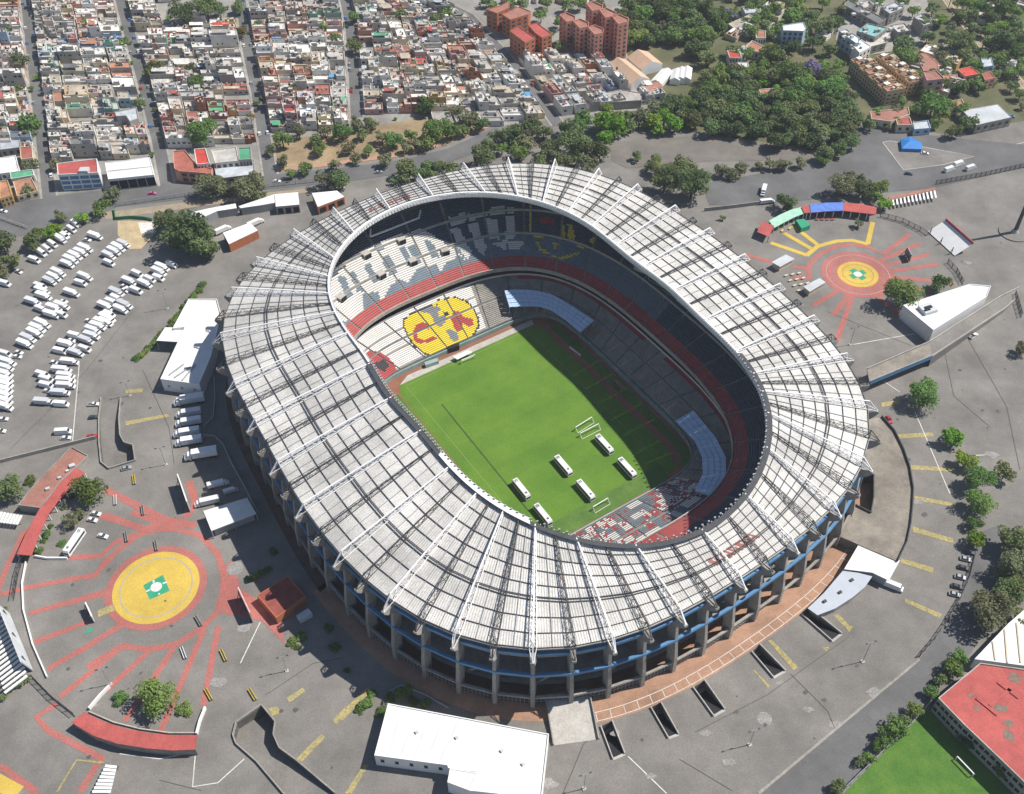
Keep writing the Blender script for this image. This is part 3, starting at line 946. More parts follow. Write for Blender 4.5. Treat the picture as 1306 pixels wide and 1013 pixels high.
for p in ([(360, 352), (420, 303), (520, 276), (600, 272), (680, 292)], [(175, 285), (365, 350)], [(245, 235), (385, 315)], [(290, 195), (425, 300)], [(706, 178), (680, 292)]):
    stripe('plaza_yellow_stripe', Z(940, 240, 4.081, p), 2.5, M['yellow_paint'], z1+.006)
# yellow road hatching, worn
for ox, oy, s, L_ in ((100, 470, 4.604, ([(275, 125), (380, 118), (378, 140), (277, 147)], [(275, 312), (520, 268), (540, 282), (280, 335)])),
    (0, 670, 2.952, ([(1080, 650), (1140, 612), (1150, 625), (1090, 668)], [(1010, 690), (1045, 683), (1058, 705), (1025, 718)], [(1115, 880), (1210, 785), (1225, 800), (1135, 892)], [(1250, 735), (1300, 685), (1300, 715), (1265, 750)])),
    (430, 670, 2.952, ([(30, 1010), (100, 900), (118, 905), (55, 1010)], [(0, 720), (100, 620), (125, 608), (110, 645), (20, 735)])),
    (866, 330, 2.968, ([(820, 665), (960, 658), (965, 672), (830, 682)], [(870, 780), (1050, 795), (1048, 808), (875, 798)], [(890, 898), (1040, 925), (1045, 940), (893, 915)], [(765, 545), (835, 535), (838, 550), (768, 562)])),
    (866, 670, 2.952, ([(880, 5), (1030, 50), (1032, 68), (880, 25)], [(835, 125), (960, 160), (955, 180), (835, 142)], [(850, 275), (990, 335), (980, 350), (850, 290)], [(620, 375), (658, 380), (640, 402)], [(335, 435), (350, 432), (450, 535), (430, 545)], [(535, 460), (565, 458), (555, 475)], [(280, 548), (285, 545), (342, 605), (335, 612)], [(580, 340), (600, 335), (640, 375), (620, 380)]))):
    for q in L_: sheet('yellow_marking', Z(ox, oy, s, q), M['worn_yellow'], z1)
for ox, oy, s, L_ in ((866, 330, 2.968, ([(775, 465), (835, 505)], [(893, 580), (1025, 890)], [(1120, 745), (1165, 743)], [(660, 325), (890, 285)])), (866, 0, 2.968, ([(360, 718), (560, 695)], [(1000, 572), (1115, 593)], [(1130, 580), (1306, 540)], [(250, 685), (300, 760)], [(360, 690), (650, 660)])),
    (430, 670, 2.952, ([(1095, 870), (1240, 1010)],)), (0, 330, 2.968, ([(275, 690), (300, 400)],)), (0, 670, 2.952, ([(730, 855), (600, 880), (450, 860)], [(735, 870), (725, 985), (820, 970), (920, 880)], [(980, 365), (905, 520)]))):
    for q in L_: stripe('white_marking', Z(ox, oy, s, q), 0.35, M['white_paint'], z1)
# pale stains and patches on the asphalt
stain = mat('pale_stain', (0.26, 0.25, 0.24), 0.95, 0.25, 0.35, fine=0.2)
rs = random.Random(3)
SPOTS = [(300, 725, 3.2, 1), (975, 917, 2.6, 1)]+[(x, y, r_, 0) for x, y, r_ in ((931, 972, 1.6), (996, 872, 1.2), (1065, 925, 2), (1120, 885, 2.5), (1148, 700, 1), (1243, 905, 1), (1225, 410, 1.8), (1235, 335, 1.5), (945, 400, 2), (730, 925, 1.5), (786, 935, 1.4), (700, 1000, 2), (280, 870, 2.4), (310, 800, 2.2), (120, 900, 1), (1050, 948, 2), (900, 935, 1.4), (1030, 905, 1.5), (830, 990, 1.2), (1265, 580, 2), (1170, 640, 1.5))]
for x, y, r_, k in SPOTS:
    c = G(x, y)
    n = 14
    sheet('pale_patch', [(c.x+r_*(1 if k else rs.uniform(.5, 1.3))*math.cos(i*2*PI/n)*(1 if k else 1.5), c.y+r_*(1 if k else rs.uniform(.5, 1.2))*math.sin(i*2*PI/n)) for i in range(n)], stain, .012)
# seams, tyre tracks and oil stains of the lots
sm = mat('asphalt_seam', (.085, .08, .078), .95, .2, .5)
for ox, oy, s, L_ in ((866, 330, 2.968, ([(560, 200), (880, 330)], [(1000, 330), (1040, 520), (1180, 640)], [(1080, 280), (1240, 560), (1290, 800)])), (866, 670, 2.952, ([(60, 780), (330, 640), (640, 420)], [(0, 880), (200, 1000)], [(420, 560), (560, 700), (600, 800)])), (0, 330, 2.968, ([(40, 720), (200, 560), (330, 420), (500, 200)], [(540, 420), (640, 640), (660, 780)])), (430, 670, 2.952, ([(850, 1010), (930, 820), (1000, 780)],)), (0, 670, 2.952, ([(1000, 640), (1180, 520), (1290, 500)], [(600, 960), (760, 1000)]))):
    for q in L_: stripe('asphalt_seam', Z(ox, oy, s, q), .22, sm, .011)
oil = mat('oil_stain', (.10, .095, .09), .8, .2, .6)
for k in range(70):
    x, y = rs.choice(((rs.uniform(20, 200), rs.uniform(300, 560)), (rs.uniform(1120, 1300), rs.uniform(440, 700)), (rs.uniform(760, 1100), rs.uniform(800, 1000)), (rs.uniform(60, 430), rs.uniform(640, 1000)), (rs.uniform(1180, 1300), rs.uniform(240, 420))))
    c = G(x, y); r_ = rs.uniform(.35, 1.3)
    if (c-L(0, 0)).length < 150 or inpoly(x, y, RAMP_A) or inpoly(x, y, RAMP_B) or any(inpoly(x, y, P_) for P_ in PITS): continue
    sheet('oil_stain', [(c.x+r_*rs.uniform(.5, 1.2)*math.cos(i*PI/5), c.y+r_*rs.uniform(.5, 1.1)*math.sin(i*PI/5)) for i in range(10)], oil, .011)
# brick apron round the stadium, its white edge grid
seg = [rad(d) for d in range(-75, 41, 1)]
s = MB(); s.strip([LP(RO(a)+(11 if a > rad(-30) else 8), a, .02) for a in seg], [LP(RO(a)-13, a, .02) for a in seg]); s.build('brick_apron', M['brick'], kind='structure')
wl = MB()
for r_ in (7.0, 10.2):
    sg = [a for a in seg if a > rad(-28) and a < rad(30)]
    wl.strip([LP(RO(a)+r_+.11, a, .045) for a in sg], [LP(RO(a)+r_-.11, a, .045) for a in sg])
for d in range(-27, 30, 2):
    a = rad(d)
    p, q = LP(RO(a)+7.0, a, .045), LP(RO(a)+10.2, a, .045)
    t = Vector((-(q-p).y, (q-p).x, 0)).normalized()*.1
    wl.face([p-t, q-t, q+t, p+t])
wl.build('paving_line', M['white_paint'], kind='structure')
seg = [rad(d) for d in range(200, 287, 1)]
s = MB(); s.strip([LP(RO(a)+6, a, .02) for a in seg], [LP(RO(a)-13, a, .02) for a in seg]); s.build('service_yard_paving', mat('dark_brown_paving', (0.13, 0.085, 0.065), 0.95, 0.25, 0.2, fine=.1), kind='structure')

# ---- sunken stair wells and ramps
for i, P in enumerate(PITS):
    q = pit_px(P)       # [top-left, top-right, bottom-right, bottom-left]
    c = sum(q, Vector())/4
    where = ['nearest the white roofed building', 'second from the white roofed building', 'in the middle of the row of five', 'second from the grey sloping canopy', 'touching the grey sloping canopy'][i]
    t = thing('stairwell', 'sunken concrete stairwell %s' % where, 'stairwell', c, group='stairwells beside the brick apron')
    b = MB()
    for k in range(4):
        a_, b_ = q[k], q[(k+1) % 4]
        dn = Vector((0, 0, -4.5))
        b.face([a_, b_, b_+dn, a_+dn]); b.face([a_+dn, b_+dn, b_, a_])
    b.face([p+Vector((0, 0, -4.5)) for p in q])
    b.build('wall', M['concrete'], t)
    b = MB()
    for k in range(12):
        f0, f1 = 0.15+k*.07, 0.15+(k+1)*.07
        A, B, C_, D = q[0].lerp(q[3], f0), q[1].lerp(q[2], f0), q[1].lerp(q[2], f1), q[0].lerp(q[3], f1)
        b.prism([A, B, C_, D], -4.4, -4.2+4.2*(k+1)/12)
    b.build('steps', M['dark'], t)
    b = MB()
    for a_, b_ in ((q[0], q[3]), (q[1], q[2])):
        b.bar(a_+Vector((0, 0, .45)), b_+Vector((0, 0, .45)), 0.35, 0, 0.95)
    b.bar(q[3]+Vector((0, 0, .08)), q[2]+Vector((0, 0, .08)), 0.9, 0, 0.2)
    b.build('parapet', M['pale_concrete'], t)
def ramp(label, P, deep, zfloor, wall_idx):
    """sunken ramp: floor heights follow the function zfloor, parapets along the listed edges"""
    q = [G(*p) for p in P]
    t = thing('vehicle_ramp', label, 'ramp', sum(q, Vector())/len(q))
    b = MB()
    n = len(q)
    for k in range(n):
        a_, b_ = q[k], q[(k+1) % n]
        A, B = Vector((0, 0, -deep)), Vector((0, 0, -deep))
        b.face([a_, b_, b_+B, a_+A]); b.face([a_+A, b_+B, b_, a_])
    b.build('retaining_wall', M['concrete'], t)
    f = MB()
    nrm = [Vector((p.x, p.y, zfloor(p))) for p in q]
    f.v = [tuple(p) for p in nrm]
    f.cap(list(range(n)), 0)
    f.build('ramp_floor', M['asphalt'], t)
    b = MB()
    for k in wall_idx:
        b.bar(q[k]+Vector((0, 0, .5)), q[(k+1) % n]+Vector((0, 0, .5)), 0.4, 0, 1.1)
    b.build('parapet', M['concrete'], t)
    return t
a0, a1 = G(*RAMP_A[0]), G(*RAMP_A[5])
ya, yb = a0.y, a1.y
ramp('curved sunken ramp with concrete parapet beside the parked trucks', RAMP_A, 6, lambda p: -0.1-4.6*max(0, min(1, (ya-p.y)/(ya-yb))), [0, 1, 2, 3, 4, 5, 6, 7, 8, 9])
bt = G(*RAMP_B[0]); be = G(*RAMP_B[6])
ramp('long curving sunken ramp descending beside the red striped plaza', RAMP_B, 6.5, lambda p: -0.1-5.5*max(0, min(1, 1-(p-bt).length/(be-bt).length)), [0, 1, 2, 3, 4, 7, 8, 9, 10, 11])

# ================================================================ buildings near the stadium
def cen(P): return sum((Vector((p[0], p[1], 0)) for p in P), Vector())/len(P)
def bldg(name, label, cat, P, h, wm, rm_, par=0.5, group=None, z0=0.0, pm=None):
    """P: roof outline as points at height h; walls, recessed roof and parapet coping"""
    P = [Vector((p[0], p[1], 0)) for p in P]
    if sum(P[i-1].x*P[i].y-P[i].x*P[i-1].y for i in range(len(P))) < 0: P = P[::-1]
    t = thing(name, label, cat, cen(P)+Vector((0, 0, z0)), group=group)
    b = MB(); b.prism(P, z0, h, 0, -1); b.build('wall', wm, t)
    inn = inset(P, 0.3) if par else P
    b = MB()
    if par:
        b.prism(inn, h-.15, h-.1)
        n = len(P)
        b2 = MB()
        for z_, A, B in ((h+par, P, inn),):
            lo = [Vector((p.x, p.y, h)) for p in P]
            hi = [Vector((p.x, p.y, h+par)) for p in P]
            ih = [Vector((p.x, p.y, h+par)) for p in inn]
            il = [Vector((p.x, p.y, h-.12)) for p in inn]
            b2.strip(hi, lo, 0, True); b2.strip(ih, hi, 0, True); b2.strip(il, ih, 0, True)
        b2.build('parapet', pm or wm, t)
    else: b.prism(P, h, h+.25, 0, None, True)
    b.build('roof', rm_, t)
    return t
def inset(P, d):
    n = len(P)
    out = []
    for i in range(n):
        a_, p, b_ = P[i-1], P[i], P[(i+1) % n]
        e1, e2 = (p-a_).normalized(), (b_-p).normalized()
        n1, n2 = Vector((-e1.y, e1.x, 0)), Vector((-e2.y, e2.x, 0))
        m = n1+n2
        if m.length < 1e-3: m = n1
        m = m.normalized()
        out.append(p+m*d/max(0.35, m.dot(n1)))
    return out
def windows(t, p, q, z0, z1, n, rows=1, name='window', fill=.6, m=None, hfill=.6):
    """recess-framed windows along the wall p-q, one part each"""
    p, q = Vector((p[0], p[1], 0)), Vector((q[0], q[1], 0))
    d = (q-p)
    nr = Vector((d.y, -d.x, 0)).normalized()
    if nr.y > 0: nr = -nr
    for r_ in range(rows):
        for i in range(n):
            b = MB()
            a_ = p+d*((i+.5-fill/2)/n)+nr*.02
            b_ = p+d*((i+.5+fill/2)/n)+nr*.02
            zc = z0+(z1-z0)*(r_+.5)/rows
            hh = (z1-z0)/rows*hfill/2
            b.prism([a_, b_, b_+nr*.05, a_+nr*.05], zc-hh, zc+hh, 0, None, True)
            b.prism([a_-d*.002, b_+d*.002, b_+d*.002+nr*.16, a_-d*.002+nr*.16], zc-hh-.12, zc-hh, 1, None, True)
            b.build(name, [m or M['glass'], M['pale_concrete']], t)
M['tile_red'] = mat('red_roof_paint', (0.40, 0.095, 0.085), 0.85, 0.14, 0.25, fine=.1, grime=.2)
M['terrace'] = mat('faded_terracotta_roof', (0.33, 0.16, 0.125), 0.9, 0.15, 0.3, fine=.1, grime=.2)
M['brick_wall'] = mat('orange_brick', (0.42, 0.15, 0.075), 0.85, 0.15, 0.5)
M['cream'] = mat('cream_wall', (0.60, 0.52, 0.38), 0.8, 0.1, 0.3, grime=.1)

# big white roof at the foot of the picture
P = Z(430, 670, 2.952, [(192, 672), (797, 787), (770, 1030), (495, 1000), (528, 930), (418, 915), (415, 905), (140, 868)], 7)
t = bldg('flat_building', 'large building with plain white flat roof at the stadium foot', 'building', P, 7, M['white'], M['roof_white'], .35)
windows(t, P[7], P[6], 2.5, 5.5, 5, 1, fill=.25)
for i in range(1, 6):
    f = i/11
    b = MB(); A_, B_ = P[0].lerp(P[1], f), P[7].lerp(P[6], f/.52)
    b.bar(A_+Vector((0, 0, -.06)), B_+Vector((0, 0, -.06)), .18, 0, .12); b.build('roof_seam', M['metal_roof'], t)
for x, y in ((300, 780), (450, 800), (620, 850), (700, 900)):
    b = MB(); b.box(G(430+x/2.952, 670+y/2.952, 7)-Vector((0, 0, .1)), (1.0, 1.0, .7), .6); b.build('roof_vent', M['metal_roof'], t)
P = Z(430, 670, 2.952, [(425, 915), (527, 932), (500, 1000), (415, 968)], 7.5)
bldg('annex', 'small white flat roofed annex on the notch of the large white building', 'building', P, 7.5, M['white'], M['roof_white'], .2)
# entrance ramp deck beside it
P = Z(430, 670, 2.952, [(782, 648), (945, 622), (985, 805), (815, 828)], .3)
t = thing('entrance_slope', 'concrete loading slope between white building and stairwells', 'ramp', cen(P))
b = MB(); b.prism(P, -.2, [2.4, 2.4, .1, .1], 0); b.build('slab', M['pale_concrete'], t)
b = MB()
for i, j in ((0, 3), (1, 2)):
    a_, c_ = P[i]+Vector((0, 0, 2.4)), P[j]+Vector((0, 0, .3)); b.bar(a_, c_, .4, 0, 1.2)
b.build('side_wall', M['concrete'], t)
# west white building with canopy
P = Z(200, 340, 9.207, [(395, 372), (640, 372), (800, 380), (800, 600), (640, 1500), (40, 1430), (330, 720), (160, 730), (340, 395)], 7)
P = Z(0, 330, 2.968, [(715, 155), (822, 155), (838, 215), (800, 370), (755, 478), (608, 458), (700, 262), (655, 265)], 7)
t = bldg('pavilion', 'long white pavilion between the hedge and the stadium', 'building', P, 7, M['white'], M['roof_white'], .5)
windows(t, P[5], P[4], 1.5, 5.5, 3, 1, 'vent', .2, M['steel_grey'], .3)
b = MB()
for a_, b_ in (((640, 440), (695, 400)), ((660, 450), (720, 410)), ((690, 460), (740, 400))):
    p, q = Z(0, 330, 2.968, [a_, b_], 7.3); b.bar(p, q, .5)
b.build('roof_duct', M['steel_grey'], t)
P = Z(0, 330, 2.968, [(625, 260), (700, 262), (672, 315), (592, 310)], 6)
t = thing('canopy', 'square white canopy on posts joined to the white pavilion', 'canopy', cen(P))
b = MB(); b.prism(P, 5.7, 6, 0, None, True); b.build('roof', M['roof_white'], t)
for p in P:
    b = MB(); b.bar(p+Vector((0, 0, -6)), p+Vector((0, 0, -.3)), .3); b.build('post', M['steel_grey'], t)
# truck shelter by the plaza
P = Z(0, 330, 2.968, [(770, 955), (935, 905), (970, 965), (800, 1030)], 5)
t = thing('truck_shelter', 'white roofed shelter beside the red plaza ring', 'shelter', cen(P))
b = MB(); b.prism(P, 4.7, 5, 0, None, True); b.build('roof', M['roof_white'], t)
for p in P+[(P[0]+P[1])/2, (P[2]+P[3])/2]:
    b = MB(); b.bar(Vector((p.x, p.y, 0)), Vector((p.x, p.y, 4.7)), .3); b.build('post', M['steel_grey'], t)
b = MB(); b.prism([P[0], P[1], P[2], P[3]][:0] or inset([Vector((p.x, p.y, 0)) for p in (P if 0 else P[::-1])], 1.0), 0.1, 4.4, 0, -1); b.build('wall', M['steel_grey'], t)
# curved red roofed arcades
def arcade(name, label, out, inn, h, rm_, wm, nbay):
    t = thing(name, label, 'arcade', cen(out+inn))
    b = MB()
    top = [Vector((p.x, p.y, h)) for p in out]+[Vector((p.x, p.y, h-.6)) for p in inn[::-1]]
    n = len(out)
    for i in range(n-1):
        q = [out[i], out[i+1], inn[i+1], inn[i]]
        b.prism(q, [h-.35, h-.35, h-.65, h-.65], [h, h, h-.3, h-.3], 0, None, True) if sum(q[k-1].x*q[k].y-q[k].x*q[k-1].y for k in range(4)) > 0 else b.prism([inn[i], inn[i+1], out[i+1], out[i]], [h-.65, h-.65, h-.35, h-.35], [h-.3, h-.3, h, h], 0, None, True)
    b.build('roof', rm_, t)
    b = MB()
    for i in range(n-1):
        o0, o1 = out[i], out[i+1]
        dv = (inn[i]-o0).normalized()*.35
        q = [o0+dv, o1+dv, o1+dv*2, o0+dv*2]
        b.prism(q, 0, h-.4, 0)
    b.build('back_wall', wm, t)
    k = 0
    for i in range(n-1):
        for f in (0, .5):
            p = inn[i].lerp(inn[i+1], f); p = p+(out[i]-p).normalized()*.4
            b = MB(); b.bar(Vector((p.x, p.y, 0)), Vector((p.x, p.y, h-.7)), .35); b.build('post', M['white'], t)
    return t
arcade('curved_arcade', 'curved red roofed arcade facing three parked white cars', Z(0, 540, 5.63, [(545, 322), (430, 430), (350, 540), (280, 620), (200, 760), (118, 940)], 4.5), Z(0, 540, 5.63, [(608, 352), (520, 450), (430, 540), (350, 650), (280, 800), (225, 950)], 4.2), 4.5, M['tile_red'], M['concrete'], 5)
P = Z(0, 540, 5.63, [(515, 170), (635, 235), (545, 322), (430, 430), (350, 540), (285, 610), (130, 590), (250, 440), (385, 300)], 4)
t = bldg('ticket_office', 'red and faded brown flat roofed office behind the curved red arcade', 'building', P, 4, M['concrete'], M['terrace'], .4)
b = MB()
for x, y, d in ((520, 310, (2.2, 1.6, 1)), (430, 395, (1.4, 1, .8)), (345, 475, (1.6, 1.2, .9)), (485, 345, (1.2, 1, .7))):
    b.box(G(0+x/5.63, 540+y/5.63, 4), d, .4)
b.build('rooftop_unit', M['metal_roof'], t)
arcade('curved_arcade', 'curved red roofed arcade below the three plaza trees', Z(0, 670, 2.952, [(268, 742), (350, 792), (440, 822), (550, 840), (650, 848), (735, 845)], 4.5), Z(0, 670, 2.952, [(318, 702), (380, 735), (460, 762), (560, 782), (650, 790), (742, 790)], 4.2), 4.5, M['tile_red'], M['concrete'], 5)
arcade('curved_arcade', 'curved arcade with red end bays on the far plaza', Z(940, 240, 4.081, [(335, 98), (380, 85), (460, 78), (555, 76), (640, 82), (728, 100)], 4.5), Z(940, 240, 4.081, [(350, 130), (385, 128), (460, 122), (555, 118), (640, 128), (722, 138)], 4.2), 4.5, M['tile_red'], M['concrete'], 5)
P1, P2 = Z(940, 240, 4.081, [(378, 84), (460, 76), (552, 74)], 4.75), Z(940, 240, 4.081, [(385, 128), (460, 121), (552, 117)], 4.45)
b = MB(); b.strip(P2, P1); b.build('roof_banner', mat('blue_banner', (0.10, 0.20, 0.55), 0.6, 0.3, 0.4), label='blue advertising banner covering the middle of the far curved arcade', cat='banner')
arcade('market_awning', 'pale green awning continuing the far curved arcade', Z(940, 240, 4.081, [(165, 170), (220, 140), (280, 112), (335, 98)], 4), Z(940, 240, 4.081, [(195, 205), (250, 175), (300, 150), (350, 130)], 3.8), 4, mat('pale_green_awning', (0.35, 0.58, 0.46), .7, .15, .4), M['concrete'], 4)
P = Z(940, 240, 4.081, [(130, 172), (195, 195), (165, 250), (105, 225)], 4)
t = thing('market_awning', 'red awning at the end of the far curved arcade', 'awning', cen(P)); b = MB(); b.prism(P, 3.5, [4, 3.9, 3.6, 3.7], 0, None, True); b.build('roof', M['tile_red'], t)
for p in P: b = MB(); b.bar(Vector((p.x, p.y, 0)), Vector((p.x, p.y, 3.5)), .25); b.build('post', M['steel_dark'], t)
# white stalls beside the far plaza
for (pts, lab) in (([(180, 385), (255, 345), (300, 368), (225, 410)], 'grey metal shelter nearest the far curved arcade'), ([(345, 512), (430, 468), (462, 490), (378, 540)], 'grey metal shelter beside the white tables')):
    P = Z(940, 240, 4.081, pts, 3.5)
    t = thing('metal_shelter', lab, 'shelter', cen(P)); b = MB(); b.prism(P, 3.2, 3.5, 0, None, True); b.build('roof', M['metal_roof'], t)
    b = MB(); b.prism(inset([Vector((p.x, p.y, 0)) for p in P[::-1]], .5), 0, 3.2, 0, -1); b.build('wall', M['cream'], t)
# white wedge building with roof unit, and the blue sided elevated walkway
P = Z(866, 330, 2.968, [(848, 178), (1100, 98), (1180, 105), (1165, 145), (962, 272)], 8)
t = bldg('white_block', 'white wedge shaped block with rooftop machinery beside elevated walkway', 'building', P, 8, M['white'], M['roof_white'], .4)
b = MB(); c = G(866+940/2.968, 330+195/2.968, 8); b.box(c, (7, 6, 1.6), .35); b.build('roof_unit', M['metal_roof'], t)
b = MB(); b.box(c+Vector((0, 0, 1.6)), (3.6, 1.6, .5), .35); b.box(c+Vector((-1, -1.8, 1.6)), (3, 1, .5), .35); b.build('fan', M['dark'], t)
t = thing('elevated_walkway', 'blue sided elevated concrete walkway leading to the stadium', 'walkway', G(1140, 470))
P = Z(866, 330, 2.968, [(712, 420), (948, 318), (958, 372), (722, 470)], 6)
b = MB(); b.prism(P, [5.2, 5.2, 5.2, 5.2], 6, 0, None, True); b.build('deck', M['dirty_deck'], t)
b = MB(); b.bar(P[3]+Vector((0, 0, -.1)), P[2]+Vector((0, 0, -.1)), .3, 0, 2.4); b.build('side_panel', M['blue'], t)
b = MB(); b.bar(P[0]+Vector((0, 0, .5)), P[1]+Vector((0, 0, .5)), .3, 0, 1.2); b.bar(P[3]+Vector((0, 0, 1.2)), P[2]+Vector((0, 0, 1.2)), .25, 0, .4); b.build('parapet', M['pale_concrete'], t)
for f in (.15, .5, .85):
    p = (P[0].lerp(P[1], f)+P[3].lerp(P[2], f))/2
    b = MB(); b.bar(Vector((p.x, p.y, 0)), Vector((p.x, p.y, 5.2)), 1.4); b.build('pier', M['concrete'], t)
Q = Z(866, 330, 2.968, [(948, 318), (1210, 160), (1285, 115), (1270, 160), (1225, 205), (960, 372)], 0)
P2 = [Vector((P[1].x, P[1].y, 6)), Vector((Q[1].x, Q[1].y, 2.2)), Vector((Q[2].x, Q[2].y, .3)), Vector((Q[3].x, Q[3].y, .3)), Vector((Q[4].x, Q[4].y, 2.0)), Vector((P[2].x, P[2].y, 6))]
b = MB(); b.prism(P2, -.1, [p.z for p in P2], 0); b.build('approach_ramp', M['asphalt'], t)
b = MB()
for i, j in ((0, 1), (1, 2), (5, 4), (4, 3)): b.bar(P2[i]+Vector((0, 0, .6)), P2[j]+Vector((0, 0, .6)), .3, 0, 1.2)
b.build('parapet', M['pale_concrete'], t)
# curved raised ramp on the east side
out = Z(890, 440, 4.353, [(1020, 400), (1090, 480), (1140, 580), (1175, 680), (1195, 800), (1190, 900), (1180, 1000)], 5)+Z(860, 600, 4.353, [(1290, 400), (1240, 505)], 5)
inn = Z(890, 440, 4.353, [(905, 420), (925, 520), (925, 620), (880, 720), (800, 830), (720, 950), (650, 1020)], 5)+Z(860, 600, 4.353, [(905, 290), (880, 350)], 5)
HOLE = Z(890, 440, 4.353, [(850, 880), (895, 800), (920, 722), (975, 725), (975, 850), (960, 935)], 5)
t = thing('spectator_ramp', 'broad curved raised ramp of stained concrete on the stadium side', 'ramp', cen(out))
b = MB()
ol = [Vector((p.x, p.y, 0)) for p in out+inn[::-1]]
if sum(ol[i-1].x*ol[i].y-ol[i].x*ol[i-1].y for i in range(len(ol))) < 0: ol = ol[::-1]
hl = [Vector((p.x, p.y, 0)) for p in HOLE]
al = ol+hl
for tr_ in tessellate_polygon([ol, hl]):
    a_, b_, c_ = (al[i] for i in tr_)
    if (b_-a_).cross(c_-a_).z < 0: b_, c_ = c_, b_
    b.face([a_+Vector((0, 0, 5)), b_+Vector((0, 0, 5)), c_+Vector((0, 0, 5))])
b.prism(ol, 0, 4.98, 0, -1)
for i in range(len(hl)):
    p, q = hl[i], hl[(i+1) % len(hl)]
    b.face([p, q, q+Vector((0, 0, 5)), p+Vector((0, 0, 5))]); b.face([p+Vector((0, 0, 5)), q+Vector((0, 0, 5)), q, p])
b.build('deck', M['dirty_deck'], t)
b = MB()
for i in range(len(out)-1): b.bar(out[i]+Vector((0, 0, .55)), out[i+1]+Vector((0, 0, .55)), .4, 0, 1.1)
b.build('parapet', M['steel_dark'], t)
b = MB()
for i in range(len(hl)): b.bar(hl[i]+Vector((0, 0, 5.5)), hl[(i+1) % len(hl)]+Vector((0, 0, 5.5)), .35, 0, 1)
b.build('well_parapet', M['steel_dark'], t)
b = MB(); b.face([p+Vector((0, 0, .06)) for p in hl] if sum(hl[i-1].x*hl[i].y-hl[i].x*hl[i-1].y for i in range(len(hl))) > 0 else [p+Vector((0, 0, .06)) for p in hl[::-1]]); b.build('well_floor', M['brick'], t)
# canopy below it
P = Z(866, 670, 2.952, [(675, 75), (832, 132), (790, 208), (728, 178), (622, 165)], 4.6)
t = thing('canopy', 'bright white flat canopy against the curved raised ramp', 'canopy', cen(P)); b = MB(); b.prism(P, 4.3, 4.6, 0, None, True); b.build('roof', M['roof_white'], t)
b = MB(); b.prism(inset([Vector((p.x, p.y, 0)) for p in P], -.0) if 0 else [cen(P)+(Vector((p.x, p.y, 0))-cen(P))*.9 for p in P], 0, 4.3, 0, -1); b.build('wall', M['steel_grey'], t)
P = Z(866, 670, 2.952, [(622, 165), (728, 192), (700, 232), (655, 270), (590, 312), (522, 338), (485, 312), (545, 255)], 3.8)
t = thing('canopy', 'blue grey sloping canopy with three roof vents', 'canopy', cen(P)); b = MB(); b.prism(P, 3.4, 3.7, 0, None, True); b.build('roof', mat('blue_grey_roof', (0.42, 0.46, 0.52), .6, .06, .2), t)
b = MB(); b.prism([cen(P)+(Vector((p.x, p.y, 0))-cen(P))*.9 for p in P], 0, 3.4, 0, -1); b.build('wall', M['concrete'], t)
for x, y in ((548, 288), (606, 254), (650, 208)):
    b = MB(); b.box(G(866+x/2.952, 670+y/2.952, 3.7), (1.3, 1, .7), .5); b.build('vent', M['steel_dark'], t)
# school with red roof at the corner
P = Z(866, 670, 2.952, [(1133, 520), (1420, 560), (1500, 900), (1330, 1000), (1222, 895), (1075, 755), (975, 652)], 9)
t = bldg('school_block', 'school building with patchy red flat roof beside small football lawn', 'building', P, 9, M['concrete'], M['tile_red'], .4, pm=M['pale_concrete'])
windows(t, P[6], P[5], 1, 8.5, 6, 2, fill=.75, hfill=.45); windows(t, P[5], P[4], 1, 8.5, 7, 2, fill=.75, hfill=.45); windows(t, P[4], P[3], 1, 8.5, 5, 2, fill=.75, hfill=.45)
for a_, b_ in (((1120, 650), (1200, 715)), ((1200, 590), (1280, 650)), ((1170, 680), (1250, 615))):
    b = MB(); p, q = Z(866, 670, 2.952, [a_, b_], 9); b.bar(p+Vector((0, 0, .1)), q+Vector((0, 0, .1)), 1.2, 0, .35); b.build('roof_ridge', M['tile_red'], t)
gm = mat('roof_stain', (0.20, 0.15, 0.12), .95, .3, .8)
for x, y, r_ in ((1210, 690, 2.5), (1245, 790, 2.6), (1265, 575, 2.5), (1100, 640, 1.2), (1120, 690, 1.3), (1240, 745, 2)):
    b = MB(); c = G(866+x/2.952, 670+y/2.952, 9)
    b.face([(c.x+r_*rs.uniform(.5, 1.2)*math.cos(i*PI/5), c.y+r_*rs.uniform(.4, 1)*math.sin(i*PI/5), 8.94) for i in range(10)]); b.build('stain', gm, t)
P = Z(866, 670, 2.952, [(1112, 505), (1240, 370), (1310, 310), (1420, 420), (1400, 545), (1300, 530)], 6)
t = bldg('white_hall', 'white corrugated hall roof beyond the red school roof', 'building', P, 6, M['white'], M['roof_white'], 0)
for x0, y0, x1, y1 in ((1225, 395, 1235, 520), (1270, 370, 1285, 520), (1180, 440, 1190, 510)):
    b = MB(); p, q = Z(866, 670, 2.952, [(x0, y0), (x1, y1)], 6); b.bar(p+Vector((0, 0, .35)), q+Vector((0, 0, .35)), .5); b.build('ridge', M['cream'], t)
sheet('school_lawn', Z(866, 670, 2.952, [(610, 1020), (860, 765), (945, 690), (1075, 800), (1250, 960), (1330, 1060), (1300, 1120), (600, 1120)]), mat('lawn', (0.05, 0.14, 0.022), .95, 0, .12, rgb2=(0.11, 0.20, 0.035), fine=.12), .03)
# shallow site lanes
sheet('lower_lane', Z(866, 670, 2.952, [(300, 1020), (905, 508), (1000, 380), (1110, 130), (1130, 30), (1200, 0), (1230, 200), (1100, 480), (985, 600), (860, 740), (600, 1020)]), M['road'], .008)
